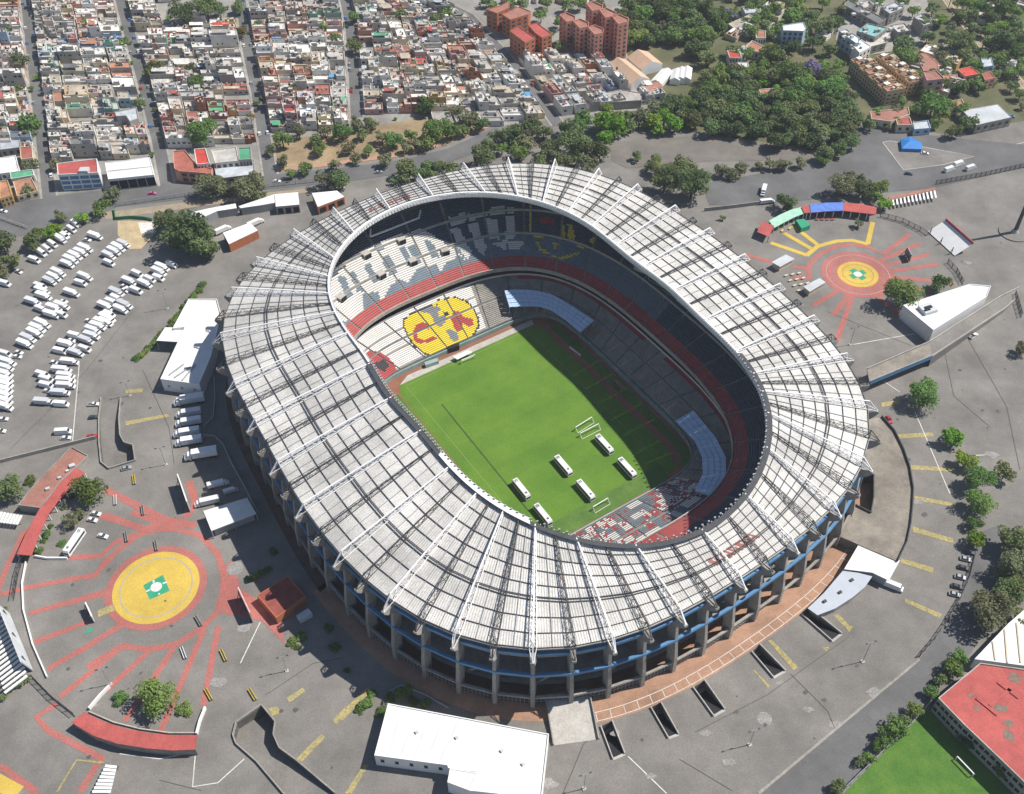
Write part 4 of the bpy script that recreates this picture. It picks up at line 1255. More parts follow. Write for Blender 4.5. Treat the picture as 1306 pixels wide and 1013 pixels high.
# ================================================================ vehicles
M['van_white'] = mat('white_vehicle_paint', (0.70, 0.71, 0.72), .35, .03, .3, spec=.5, rnd=.12)
M['van_grey'] = mat('grey_cargo_box', (0.55, 0.57, 0.60), .5, .06, .3, rnd=.22)
M['tyre'] = mat('tyre_rubber', (0.02, 0.02, 0.02), .9, .1, 1)
M['chrome'] = mat('bumper_grey', (0.12, 0.12, 0.13), .5, .1, 1)
M['lamp_red'] = mat('tail_lamp', (0.4, 0.02, 0.02), .4, .1, 1)
def carbody(b, prof, w_, mi=0, taper=.86):
    """prof: side outline (x, z) from the rear bottom round; upper points narrow"""
    zm = max(z for _, z in prof)
    z0 = min(z for _, z in prof)
    n = len(prof)
    hw = [w_/2*(1-(1-taper)*max(0, (z-z0)/(zm-z0)-.45)/.55) for _, z in prof]
    Lf = [(x, h, z) for (x, z), h in zip(prof, hw)]
    Rt = [(x, -h, z) for (x, z), h in zip(prof, hw)]
    b.face(Lf[::-1], mi); b.face(Rt, mi)
    for i in range(n):
        j = (i+1) % n
        b.face([Lf[i], Lf[j], Rt[j], Rt[i]], mi)
def wheelpair(t, x, w_, r=.36):
    b = MB()
    for s in (-1, 1): b.tube((x, s*(w_/2-.24), r), (x, s*(w_/2+.02), r), r, n=10)
    b.build('wheels', M['tyre'], t, kind='stuff')
def finish(t): t.location = (0, 0, 0); return t
def box_truck(L_=7.0, w_=2.2, hb=2.9, cab=1.7, boxm='van_white'):
    t = thing('box_van', 'x', 'van')
    x0, x1 = -L_/2, L_/2
    b = MB(); b.prism([(x0, -w_/2), (x1-cab-.1, -w_/2), (x1-cab-.1, w_/2), (x0, w_/2)], .75, hb, 0, None, True); b.build('cargo_box', M[boxm], t)
    b = MB(); b.prism([(x0+.1, -.5), (x1-.3, -.5), (x1-.3, .5), (x0+.1, .5)], .45, .74, 0, None, True); b.build('chassis', M['chrome'], t)
    b = MB()
    carbody(b, [(x1-cab, .45), (x1-cab, 2.05), (x1-cab*.55, 2.1), (x1-cab*.28, 1.45), (x1-.08, 1.25), (x1, .5)], w_*.94)
    b.build('cab', M['van_white'], t)
    b = MB(); h = w_*.38
    b.face([(x1-cab*.53+.02, -h, 2.06), (x1-cab*.30+.04, -h*1.08, 1.5), (x1-cab*.30+.04, h*1.08, 1.5), (x1-cab*.53+.02, h, 2.06)])
    for s in (-1, 1):
        q = [(x1-cab*.9, s*(w_*.47-.02), 1.35), (x1-cab*.35, s*(w_*.475-.02), 1.35), (x1-cab*.55, s*(w_*.435), 1.9), (x1-cab*.9, s*(w_*.435), 1.9)]
        b.face(q if s < 0 else q[::-1])
    b.build('windscreen', M['glass'], t)
    for x in (x0+1.3, x1-.9): wheelpair(t, x, w_*.92)
    return t
def panel_van(L_=5.6, w_=2.0, h=2.45):
    t = thing('panel_van', 'x', 'van')
    x0, x1 = -L_/2, L_/2
    b = MB(); carbody(b, [(x0, .4), (x0+.05, h-.15), (x0+.3, h), (x1-1.75, h), (x1-1.3, h-.1), (x1-.75, 1.4), (x1-.1, 1.15), (x1, .45)], w_); b.build('body', M['van_white'], t)
    b = MB(); h2 = w_*.40
    b.face([(x1-1.24, -h2, h-.17), (x1-.74, -h2*1.06, 1.45), (x1-.74, h2*1.06, 1.45), (x1-1.24, h2, h-.17)])
    for s in (-1, 1):
        q = [(x1-2.1, s*(w_*.485), 1.4), (x1-1.0, s*(w_*.485), 1.4), (x1-1.35, s*(w_*.455), 2.0), (x1-2.1, s*(w_*.455), 2.0)]
        b.face(q if s < 0 else q[::-1])
    b.build('windscreen', M['glass'], t)
    for x in (x0+1, x1-.95): wheelpair(t, x, w_*.95, .34)
    return t
def car(m, L_=4.3, w_=1.75, name='parked_car'):
    t = thing(name, 'x', 'car')
    x0, x1 = -L_/2, L_/2
    b = MB(); carbody(b, [(x0, .35), (x0+.02, .85), (x0+.5, .98), (x1-1.25, .95), (x1-.1, .75), (x1, .35)], w_, 0, .94); b.build('body', m, t)
    b = MB(); carbody(b, [(x0+.35, .95), (x0+.85, 1.42), (x0+2.2, 1.45), (x1-1.2, .95)], w_*.9, 0, .82); b.build('glasshouse', M['glass'], t)
    b = MB(); b.prism([(x0+.9, -w_*.36), (x0+2.15, -w_*.36), (x0+2.15, w_*.36), (x0+.9, w_*.36)], 1.41, 1.475); b.build('roof', m, t)
    for x in (x0+.8, x1-.8): wheelpair(t, x, w_*.97, .31)
    return t
def pickup(m):
    t = thing('pickup_truck', 'x', 'pickup')
    b = MB(); carbody(b, [(-2.5, .45), (-2.5, 1.0), (.2, 1.0), (1.3, 1.05), (2.35, .95), (2.5, .45)], 1.8, 0, .96); b.build('body', m, t)
    b = MB(); carbody(b, [(-.4, 1.0), (-.3, 1.6), (.7, 1.62), (1.3, 1.02)], 1.6, 0, .85); b.build('glasshouse', M['glass'], t)
    b = MB(); b.prism([(-.28, -.65), (.68, -.65), (.68, .65), (-.28, .65)], 1.58, 1.66); b.build('roof', m, t)
    b = MB(); b.prism([(-2.4, -.75), (-.55, -.75), (-.55, .75), (-2.4, .75)], 1.0, 1.02); b.build('bed', M['chrome'], t)
    for x in (-1.6, 1.6): wheelpair(t, x, 1.75)
    return t
def coach(L_=12, w_=2.6, h=3.4):
    t = thing('coach', 'x', 'bus')
    x0, x1 = -L_/2, L_/2
    b = MB(); carbody(b, [(x0, .4), (x0, h-.3), (x0+.3, h), (x1-.5, h), (x1-.05, h-.9), (x1, .4)], w_, 0, .95); b.build('body', M['van_white'], t)
    for s in (-1, 1):
        b = MB(); b.prism([(x0+.5, s*w_/2*.985-.03), (x1-.6, s*w_/2*.985-.03), (x1-.6, s*w_/2*.985+.03), (x0+.5, s*w_/2*.985+.03)], 1.5, 2.55, 0, None, True); b.build('side_glazing', M['glass'], t)
    b = MB(); b.face([(x1+.03, -1.1, 1.3), (x1+.03, 1.1, 1.3), (x1-.03, 1.1, 2.4), (x1-.03, -1.1, 2.4)]); b.build('windscreen', M['glass'], t)
    b = MB(); b.prism([(x0+.8, -.8), (x0+2.6, -.8), (x0+2.6, .8), (x0+.8, .8)], h, h+.22); b.build('roof_unit', M['van_grey'], t)
    for s in (-.35, .35):
        b = MB(); b.prism([(x0+1.1, s-.16), (x0+2.3, s-.16), (x0+2.3, s+.16), (x0+1.1, s+.16)], h+.22, h+.26); b.build('fan_grille', M['dark'], t)
    b = MB(); b.prism([(x1-2.6, -.45), (x1-1.6, -.45), (x1-1.6, .45), (x1-2.6, .45)], h, h+.12); b.build('roof_hatch', M['chrome'], t)
    for x in (x0+2.6, x1-2.4): wheelpair(t, x, w_*.97, .48)
    return t
def lorry(L_=11.5, w_=2.5, hb=3.7):
    t = thing('lorry', 'x', 'lorry')
    x0, x1 = -L_/2, L_/2
    b = MB(); b.prism([(x0, -w_/2), (x1-2.6, -w_/2), (x1-2.6, w_/2), (x0, w_/2)], 1.15, hb, 0, None, True); b.build('cargo_box', M['van_white'], t)
    b = MB(); b.prism([(x0+.1, -.5), (x1-.5, -.5), (x1-.5, .5), (x0+.1, .5)], .6, 1.14, 0, None, True); b.build('chassis', M['chrome'], t)
    b = MB(); carbody(b, [(x1-2.3, .6), (x1-2.3, 2.75), (x1-1.2, 2.8), (x1-1.0, 1.7), (x1-.1, 1.55), (x1, .6)], 2.3); b.build('cab', M['van_white'], t)
    b = MB(); b.face([(x1-1.17, -.9, 2.6), (x1-.98, -.98, 1.75), (x1-.98, .98, 1.75), (x1-1.17, .9, 2.6)])
    b.build('windscreen', M['glass'], t)
    for x in (x0+1.2, x0+2.3, x1-1.1): wheelpair(t, x, 2.4, .5)
    return t
def heading(x, y, dx, dy):
    a_, b_ = G(x, y), G(x+dx, y+dy)
    return math.atan2(b_.y-a_.y, b_.x-a_.x)
USED = {}
def place(proto, x, y, hd, label, group=None, z=0.0, zc=1.3, sc=1.0, cat=None):
    """x, y: photo pixel at the middle of the vehicle (at half its height)"""
    p = G(x, y, zc+z)
    loc = (p.x, p.y, z)
    if proto.name not in USED:
        USED[proto.name] = 1
        proto.location = loc; proto.rotation_euler = (0, 0, hd); proto.scale = (sc,)*3
        tag(proto, label, cat, group)
        return proto
    return dup(proto, loc, hd, label, group, sc, cat)
PBOX, PBOXG, PVAN = box_truck(8.6, 2.35, 3.1, 2.0), box_truck(8.4, 2.35, 3.0, 2.0, 'van_grey'), panel_van(7.0, 2.2, 2.75)
PCARW, PCARR, PCARD, PCARS, PPICK = car(M['van_white']), car(mat('red_car_paint', (.45, .02, .03), .3, .05, .3, spec=.5)), car(mat('dark_car_paint', (.05, .06, .08), .3, .1, .3, spec=.5)), car(mat('silver_car_paint', (.40, .42, .45), .3, .05, .3, metal=.3)), pickup(M['van_white'])
PCARB, PCARG, PCARK = car(mat('blue_car_paint', (.08, .2, .42), .3, .05, .3)), car(mat('green_car_paint', (.12, .55, .08), .3, .05, .3)), car(mat('pink_taxi_paint', (.62, .10, .25), .3, .05, .3))
KIND = {'b': PBOX, 'g': PBOXG, 'v': PVAN, 'c': PCARW, 'p': PPICK}
KNAME = {'b': 'white box van', 'g': 'grey sided box van', 'v': 'white panel van', 'c': 'white car', 'p': 'white pickup'}
ROWS = [
 ('under the avenue trees', (1.0, .62), 'v96,285 v91,292 c85,296 v81.5,300 b77,305 v67,311 v60,317 v53,322'),
 ('in the short row of five near the avenue', (1, .42), 'b109,317 b103,322 b96,326.5 b90.5,331.6 g86,337'),
 ('of the trio below that short row', (1, .45), 'b74.5,348 b69,353.5 g63.5,358.6'),
 ('in the cluster left of the lone van', (1, .35), 'v51,365 b54,371 b56,378 g42,385 v52,394 b69,393 b79,390'),
 ('of five beside the sandy patch', (1, .45), 'g157.6,311 b151,316 g145.4,320.5 g139,326 v139,335'),
 ('in the diagonal row near the hedge', (1, .42), 'v219,337 b207,341 b203,347 v202,354 v191,356 g185,362 v175,349 g165,359 v173.6,370.5 c159,369 g149,373 c158,364 v148,380 g159.5,389 g154,394.6 v142,385 b135,391 v139,400.5 b137,406 b135,411'),
 ('in the long middle row', (1, .33), 'b129.5,411 b125,416 g118.5,421 g117,428 g110,434 v108,444.5 g97,450'),
 ('behind the long middle row', (1, .25), 'c113,408 v95.6,428 c91,433 b85,439 v76.6,447.4 c69,461 v54,477.4 v59,483.5 v59,491 c60,497.5'),
 ('in the lower row near the ramp', (1, .08), 'b89,461.6 b79,472 b84,479 b84,485.5 b84,492 g77,501 g56,512.5 v78,515'),
 ('of five left of the middle row', (1, .42), 'b54.5,413 b48,419 b44.5,425 g36,431.5 b32,439'),
 ('along the left picture edge', (1, .3), 'v6,451 b9.5,462 g7,469 b5,477 b6,484 b6,490 b5,497 b5,503.5 b5,511 b5,518.5'),
]
nv = 0
rv = random.Random(4)
for where, (dx, dy), lst in ROWS:
    items = []
    for it in lst.split():
        x, y = it[1:].split(',')
        items.append((it[0], float(x), float(y)))
    items.sort(key=lambda i: i[2])
    cnt = {}
    tot = {}
    for k, x, y in items: tot[k] = tot.get(k, 0)+1
    for k, x, y in items:
        i = cnt.get(k, 0); cnt[k] = i+1
        lab = ('%s, %s down %s' % (KNAME[k], nth(i), where)) if tot[k] > 1 else 'the only %s %s' % (KNAME[k], where)
        place(KIND[k], x, y, heading(x, y, dx, dy)+rv.uniform(-.03, .03), lab, 'vans and cars parked in the west lot', sc=rv.uniform(.95, 1.05))
for k, x, y, dx, dy, lab in [('v', 44, 332, 1, .35, 'lone white van with silver side just below the avenue trees'), ('b', 122, 302, 1, .33, 'lone long white van closest to the avenue fence'), ('c', 111, 305.5, 1, .2, 'small white car beside the lone long van near the fence'),
    ('c', 24, 346, 1, .5, 'white car half under the tree at the left edge'), ('v', 6, 362, 1, .3, 'white van below the left edge trees'), ('b', 109, 354, 1, .4, 'upper of a pair of vans in the middle of the lot'), ('v', 103, 361.5, 1, .3, 'lower of a pair of vans in the middle of the lot'),
    ('b', 92, 374.6, 1, .33, 'long white van standing alone in the middle of the lot'), ('c', 81, 384, 1, .25, 'small white car under the long lone van'), ('b', 66, 402, 1, .3, 'grey white van with its cab among the middle cars'), ('v', 78, 401.5, 1, .35, 'white van beside the middle cluster of the lot'),
    ('c', 24, 449, 1, .3, 'upper white car of two between the left lot groups'), ('c', 22, 454.5, 1, .1, 'lower white car of two between the left lot groups'), ('c', 4, 534, 1, .0, 'white car at the left edge below the vans'), ('c', 1, 549, 1, .1, 'white car cut by the left edge'),
    ('v', 80.6, 551, 1, -.05, 'white van beside a small car near the red roof'), ('c', 83.7, 558, 1, -.05, 'small white car beside the van near the red roof'), ('p', 119, 515.3, 1, -.03, 'white pickup against the sunken ramp wall'),
    ('c', 122, 654.5, 1, .2, 'upper of two white cars in front of the curved arcade'), ('c', 117.5, 662.5, 1, .2, 'lower of two white cars in front of the curved arcade'), ('c', 131, 683, 1, .25, 'white car alone on the red plaza stripes'),
    ('v', 1140, 748, 1, .4, 'white van parked beside the bright white canopy'), ('c', 4, 269, 1, .1, 'white car on the avenue at the left edge')]:
    place(KIND[k], x, y, heading(x, y, dx, dy), lab, zc=.9)
place(PCARR, 117, 556.4, heading(117, 556, 1, -.1), 'dark red car beside the sunken ramp wall', zc=.7)
place(PCARD, 119, 532, heading(119, 532, 1, -.1), 'dark grey car beside the sunken ramp wall', zc=.7)
place(PCARS, 161, 597, heading(161, 597, 1, -.25), 'silver car tucked under the foot of the sunken ramp', zc=.7)
place(PCARR, 1134, 535, heading(1134, 535, .55, 1), 'red car under the rim of the curved raised ramp', zc=.7)
place(PCARK, 194, 246.5, heading(194, 246, 1, -.05), 'pink and white taxi driving along the avenue', zc=.7)
place(PCARG, 61, 171, heading(61, 171, .3, 1), 'bright green car in the first street', zc=.7)
# trucks in the service yard
PL = lorry(11)
for i, (x, y, s, lab) in enumerate([(241, 510, 1.22, 'top'), (240, 526, 1.0, 'second'), (240, 537.5, 1.02, 'third'), (237.5, 551, 1.02, 'fourth'), (240, 562, 1.05, 'fifth'), (256, 579, 1.25, 'lowest')]):
    place(PL, x, y, heading(x, y, -1, .16), 'white lorry parked nose to the lane, %s of the six in the service yard' % lab, 'lorries in the service yard', zc=2.2, sc=s)
place(PL, 278, 616, heading(278, 616, 1, -.25), 'white lorry facing the stadium behind the shelter', zc=2, sc=.8)
place(PL, 264, 640, heading(264, 640, -1, .22), 'flat grey lorry beside the white billboard', zc=1.6, sc=.92)
place(PBOX, 294, 625, heading(294, 625, 1, -.3), 'short box van squeezed beside the shelter', zc=1.3, sc=.7)
for i, (x, y, lab) in enumerate([(306, 299, 'under the long white roof row'), (284, 292, 'beside the long white roof'), (326, 283, 'beside the orange walled hall')]):
    place(PL, x, y, heading(x, y, 1, -.45), 'white trailer lorry %s in the upper yard' % lab, 'lorries in the upper yard', zc=2, sc=.85)
# coaches on the pitch
PC = coach()
hz = heading(665, 621, 21, 26)
for x, y, lab in [(665, 621, 'upper left, nearest the near touchline'), (692.5, 653.5, 'lowest, nearest the roof edge'), (718.5, 591, 'upper one in the middle column'), (747, 622.5, 'lower one in the middle column'), (771, 564, 'upper right, nearest the white frames'), (800, 594, 'right, at the edge of the shade')]:
    place(PC, x, y, hz, 'white coach on the turf, %s' % lab, 'coaches standing on the pitch', z=PZ, zc=3.2, sc=.93)
place(PC, 94, 690, heading(94, 690, -1, 1.45), 'cream coach parked below the curved red arcade', zc=2.5)
# goals
def goal(pa, pb, lab, h=2.44, PZ=PZ):
    A, B = G(*pa, PZ+h), G(*pb, PZ+h)
    A.z = B.z = PZ
    d = (B-A).normalized(); d = (A+B)/2, d
    c, dd = d
    t = thing('goal', lab, 'goal', c)
    dp = Vector((-dd.y, dd.x, 0))*1.6
    if (c+dp-L(0, 0, PZ)).length < (c-L(0, 0, PZ)).length: dp = -dp
    up = Vector((0, 0, h))
    b = MB()
    for p in (A, B): b.bar(p, p+up, .26)
    b.bar(A+up, B+up, .3); b.build('frame', M['steel_white'], t)
    b = MB()
    for p in (A, B): b.bar(p+dp, p+up*.9, .12)
    b.bar(A+dp+Vector((0, 0, .08)), B+dp+Vector((0, 0, .08)), .14); b.build('net_frame', M['steel_white'], t)
goal((588.5, 459.7), (605.9, 452.4), 'white goal at the far end below the seat mosaic')
goal((756.5, 646.6), (775.4, 635.3), 'white goal behind the coaches at the near end')
goal((734.2, 545), (755, 532), 'upper spare white goal frame standing near the shade edge')
goal((740, 552.7), (763.6, 540.6), 'lower spare white goal frame standing near the shade edge')
# bench shelters and boards round the pitch
t = thing('tunnel_entrance', 'players tunnel mouth with yellow sides under the seat mosaic', 'tunnel', G(578, 440, -7))
b = MB(); P = Z(440, 350, 5.936, [(780, 545), (865, 520), (865, 545), (780, 572)], -7); b.prism([P[0], P[1], P[2], P[3]], -9.4, -6.6, 0, None, True); b.build('opening', M['dark'], t)
t = thing('dugout', 'white substitute shelter beside the far goal', 'shelter', G(590, 452, PZ))
b = MB(); P = Z(440, 350, 5.936, [(815, 625), (930, 575), (965, 590), (850, 645)], -7.5); b.prism(P, -7.7, -7.4, 0, None, True); b.build('roof', M['roof_white'], t)
for p in P: b = MB(); b.bar(Vector((p.x, p.y, PZ)), Vector((p.x, p.y, -7.7)), .15); b.build('post', M['steel_grey'], t)
for (x0, y0, x1, y1, lab) in ((600, 660, 710, 635, 'teal pitchside cabin left of the far goal'),):
    P = Z(440, 350, 5.936, [(600, 665), (700, 632), (710, 655), (610, 690)], -7.5); t = thing('pitchside_cabin', lab, 'cabin', cen(P)+Vector((0, 0, PZ))); b = MB(); b.prism(P, PZ, -7.4); b.build('wall', M['teal'], t)
b = MB(); P = Z(600, 340, 6.33, [(800, 655), (890, 725)], PZ); b.bar(P[0]+Vector((0, 0, .5)), P[1]+Vector((0, 0, .5)), .2, 0, 1); b.build('advertising_board', M['steel_white'], label='low pale board along the shaded touchline', cat='board')
t = thing('bench_canopy', 'pinkish bench canopy on the shaded touchline', 'shelter', G(788, 489, PZ)); P = Z(600, 340, 6.33, [(1150, 905), (1185, 915), (1245, 975), (1215, 990)], -7); b = MB(); b.prism(P, -7.2, -6.9, 0, None, True); b.build('roof', M['terrace'], t)
for p in P: b = MB(); b.bar(Vector((p.x, p.y, PZ)), Vector((p.x, p.y, -7.2)), .15); b.build('post', M['steel_grey'], t)
# ================================================================ trees
def leafmat(name, rgb, rgb2, hue=.03, val=.32):
    return mat(name, rgb, .85, 0, .9, rgb2=rgb2, rnd=val, hue=hue, trans=.34, spec=.15)
LM = {'d': leafmat('dark_foliage', (.115, .16, .066), (.20, .255, .10)), 'o': leafmat('olive_foliage', (.15, .17, .085), (.24, .25, .14)), 'g': leafmat('green_foliage', (.125, .20, .052), (.205, .295, .085)),
      'b': leafmat('bright_foliage', (.14, .26, .025), (.21, .35, .05)), 'y': leafmat('brown_foliage', (.2, .15, .06), (.3, .21, .08)), 'p': leafmat('jacaranda_blossom', (.19, .16, .30), (.30, .26, .44), .01, .1)}
M['bark'] = mat('bark', (.075, .058, .045), .95, .25, 1.5)
def crown_mesh(seed, n, leaf, flat=.8, lobes=8, gap=.25, tall=1.0, hedge=False):
    r = random.Random(seed)
    cs = [(Vector((0, 0, .05)), .62)]
    for i in range(lobes):
        a_ = r.uniform(0, 2*PI)
        d = r.uniform(.35, .68)
        cs.append((Vector((d*math.cos(a_), d*math.sin(a_), r.uniform(-.35, .5)*tall)), r.uniform(.28, .46)))
    b = MB()
    for i in range(n):
        c, rr = r.choice(cs[1:]) if r.random() < .8 else cs[0]
        u = Vector((r.gauss(0, 1), r.gauss(0, 1), r.gauss(0, 1)))
        if u.length < .01: continue
        u.normalize()
        if u.z < -.35 and r.random() < .7: u.z = -u.z
        p = c+u*rr*(r.uniform(.72, 1.05) if r.random() < .8 else r.uniform(.3, .8))
        p.z *= flat*(1.0 if tall == 1 else tall)
        nrm = (u*.8+Vector((r.gauss(0, .55), r.gauss(0, .55), r.gauss(0, .55)+.25))).normalized()
        t = nrm.orthogonal().normalized()
        t = (Matrix.Rotation(r.uniform(0, 2*PI), 3, nrm) @ t)
        s = nrm.cross(t)
        k = leaf*r.uniform(.6, 1.35)
        q = [p+t*k*.62, p+s*k*.42+nrm*k*.1, p-t*k*.6, p-s*k*.46-nrm*k*.08]
        b.face(q)
    return b
def trunk_mesh(seed, spread=.5):
    r = random.Random(seed)
    b = MB()
    b.tube((0, 0, -.95), (.03, .02, -.1), .075, .05, 7)
    for i in range(5):
        a_ = i*2*PI/5+r.uniform(-.4, .4)
        m = Vector((.22*math.cos(a_), .22*math.sin(a_), .0+r.uniform(-.05, .12)))
        b.tube((.03, .02, -.25+r.uniform(0, .12)), m, .034, .022, 5, 0, False)
        b.tube(m, m*2+Vector((0, 0, .22)), .022, .008, 5, 0, False)
    return b
CROWN = {}
def crowns(key, mk, n, leaf, cnt, **kw):
    CROWN[key] = []
    for i in range(cnt):
        seed = hash((key, i)) if 0 else sum(map(ord, key))*31+i*7
        CROWN[key].append(crown_mesh(seed, n, leaf, **kw).mesh('crown_'+mk, LM[mk]))
for mk in 'dogb':
    crowns('s'+mk, mk, 950, .155, 4, lobes=9)
    crowns('l'+mk, mk, 2600, .095, 2, lobes=12)
crowns('sy', 'y', 750, .17, 2); crowns('sp', 'p', 900, .16, 2)
crowns('so', 'o', 620, .16, 3, lobes=9)
crowns('sc', 'd', 700, .16, 2, flat=1, tall=2.3, lobes=7); crowns('sh', 'g', 900, .15, 2, flat=.85, lobes=5); crowns('sk', 'd', 500, .18, 2, flat=1, tall=1.7, lobes=5)
CROWN['lh'] = CROWN['sh']; CROWN['lc'] = CROWN['sc']; CROWN['ly'] = CROWN['sy']; CROWN['lp'] = CROWN['sp']; CROWN['lk'] = CROWN['sk']
TRUNK = [trunk_mesh(i).mesh('trunk', M['bark']) for i in range(4)]
rt = random.Random(21)
TREEN = 0
def tree(x, y, rpx, kind, label, group):
    global TREEN
    g0, g1 = G(x, y), G(x+1, y)
    Rr = rpx*(g1-g0).length
    tall = {'c': 1.55, 'k': 1.3}.get(kind, 1.0)
    up = .15 if kind == 'h' else .92
    zc = Rr*(up if kind != 'c' else 1.6)+.15
    p = G(x, y, zc)
    big = 'l' if rpx >= 17 else 's'
    cm = CROWN[big+kind][TREEN % len(CROWN[big+kind])]
    nm = {'h': 'bush', 'c': 'slender_tree', 'k': 'conifer', 'p': 'jacaranda_tree'}.get(kind, 'tree')
    t = thing(nm, label, 'bush' if kind == 'h' else 'tree', (p.x, p.y, 0), rt.uniform(0, 6.28), group)
    c = bpy.data.objects.new('crown', cm)
    COL.objects.link(c); c.parent = t; c.location = (0, 0, zc)
    s = Rr*rt.uniform(1.12, 1.26)
    c.scale = (s*(.6 if kind == 'c' else 1), s*(.6 if kind == 'c' else 1), s*rt.uniform(.9, 1.08))
    k = bpy.data.objects.new('trunk', TRUNK[TREEN % 4])
    COL.objects.link(k); k.parent = t; k.location = (0, 0, zc)
    k.scale = (Rr*(.6 if kind == 'c' else 1), Rr*(.6 if kind == 'c' else 1), zc/.95)
    TREEN += 1
    return t
KW = {'d': 'dark green tree', 'o': 'thin olive green tree', 'g': 'green tree', 'b': 'bright green tree', 'y': 'rusty brown tree', 'p': 'purple flowering jacaranda', 'c': 'slender dark tree', 'k': 'small dark conifer', 'h': 'rounded clipped bush'}
TREES = [
 ('at the left picture edge near the plaza', 'd11,623,17 h38,614,8'),
 ('around the curved red arcade', 'g113,626,20 o90,664,11 o102,655,7 h59,682,7 h50,702,7 h79,694,6 h65,671,4 h81,648,4 h91,633,5 h55,690,4'),
 ('above the lower curved arcade', 'h154,890,10 g200,889,23 h235,904,11'),
 ('beside the left billboard', 'k6,778,4 k13,879,5 k25,873,5 k35,866,5 k4,888,5'),
 ('beside the red service hut', 'h372,820,7 h384,812,7 h325,735,6 h335,730,6 h349,704,6 h318,738,5 h342,726,5 h379,826,5'),
 ('above the large white roof', 'h443,855,5 h467,897,10 h458,905,7 h486,907,8 h511,887,9 h528,895,8 h542,898,7 h475,885,6 h520,880,7 h497,890,7 h420,802,7 h427,826,7'),
 ('in the first streets of the grid', 'g20,116,10 g37,158,14 o25,76,13 d7,40,7 o71,210,9 d32,209,6 d45,207,6 o35,243,8 g195,88,12 g157,54,7 g152,37,6 d86,62,6 g136,72,6 g108,29,6 g101,7,5 g194,197,4 d2,160,8 d36,171,8 d28,180,6'),
 ('in the second block of houses', 'g254,49,9 o243,88,9 g249,104,10 g258,168,17 d177,131,8 d232,17,17 d263,10,17 d280,13,10 d303,10,9 y308,40,9 g303,98,5 y320,148,5 d330,30,6'),
 ('in the third block of houses', 'y372,116,9 g414,35,8 d426,47,8 g451,22,8 d510,20,8 d453,60,10 d548,40,7 g508,18,6 g569,15,8 d557,24,9 g536,105,5 d435,35,5 g472,40,5'),
 ('along the avenue verge', 'g128,266,11 o142,248,12 o77,276,9 b104,278,8 d42,306,15 b62,296,10 b71,291,9 d3,313,16 d12,333,12 o269,236,18 o293,241,10 o318,238,19 d236,300,29 d216,283,17 d256,310,20 d266,322,12 o332,251,8 d225,305,14 o2,345,10'),
 ('in the dry park beyond the avenue', 'g360,178,13 o381,168,10 g391,215,9 o360,205,10 g408,189,10 o414,168,10 g435,168,12 o416,229,14 d435,229,14 o428,209,8 g371,222,7 o455,158,10 o444,189,9 d474,158,9 g501,179,12 o487,175,9 g524,172,9 g558,165,17 g548,178,12 g575,168,12 o598,152,14 g612,158,10 g545,135,12 o582,141,10 o491,204,9 o452,202,8 o518,189,8 d402,178,8 d463,172,8 o345,190,8 o535,185,9 g470,192,7 d590,165,9'),
 ('along the road behind the stadium roof', 'd521,216,13 d545,212,11 d561,212,11 d578,216,9 g502,232,5 d536,222,10 d553,224,9 d515,226,8 d570,226,8 d590,222,7'),
 ('in the belt behind the far roof edge', 'd619,199,16 d624,184,9 d649,172,14 d632,175,9 o666,168,13 d679,162,12 o673,182,13 g662,195,11 d693,168,12 d700,189,13 o710,199,11 d726,162,15 d733,182,19 g743,155,16 d754,189,15 o750,209,12 g640,190,8 d720,205,10 d690,205,9 d738,205,9 d765,195,11 d660,182,9'),
 ('in the bright stand by the far car park', 'b767,155,14 b784,160,16 b770,175,12 g794,150,12 o817,148,14 b831,155,12 b848,150,13 b861,158,13 o834,138,12 b776,140,10 b840,165,9 d805,160,9 o872,150,11'),
 ('on the edge of the far car park', 'c814,199,7 c836,202,8 d848,230,20 d865,216,15 o876,209,15 d883,236,22 d873,222,14 d895,225,11 o922,216,11 o945,216,10 o969,211,6 o982,209,8 o994,211,7 o1002,210,8 o1021,208,8 o933,222,8 d840,215,11 c826,212,6'),
 ('by the traffic island road', 'd1055,195,12 d1071,189,12 d1082,168,14 d1088,180,12 g1045,200,7 d1060,172,11 g1050,205,7'),
 ('behind the far curved arcade', 'o1075,236,17 o1088,229,14 d1103,243,13 g1124,240,12 b1128,260,9 d1002,258,12 g922,278,4 o1095,285,6 g1118,250,9'),
 ('around the terraced orange flats', 'd1156,61,16 g1149,71,13 d1183,47,10 g1162,78,12 d1223,57,17 d1233,71,12 d1223,111,11 g1250,111,9 g1190,135,16 g1200,145,10 d1237,158,11 d1216,168,10 d1048,34,14 d1034,20,12 d1068,27,11 d1038,54,12 g1018,10,11 d1168,95,9 g1245,85,10 d1210,80,9'),
 ('beyond the railway at the right', 'd1280,50,16 d1267,57,12 g1297,67,12 g1301,91,9 g1253,10,12 d1263,22,11 g1284,10,12 d1240,35,9 d1295,30,11 g1270,75,10 d1225,20,10 d1290,110,8 g1235,5,9'),
 ('on the asphalt right of the stadium', 'g1152,374,22 g1198,362,12 g1179,502,19 b1216,557,14 b1232,588,13 g1250,611,18 d1282,603,13 g1250,641,17 g1243,668,10 b1244,685,13 o1303,445,10'),
 ('on the slope at the right picture edge', 'd1291,690,20 d1303,707,14 o1296,722,22 o1264,778,28 d1285,760,20 d1300,750,18 d1302,790,14 d1285,735,14'),
 ('along the wall of the school lawn', 'g1225,838,10 g1215,853,13 g1188,883,10 g1166,904,11 g1144,927,14 g1128,938,12 g1120,951,10 g1108,966,9 d1069,1005,10 d1232,944,12 d1286,983,15 g1267,843,7 d1098,972,7 d1200,868,8 d1155,918,8'),
]
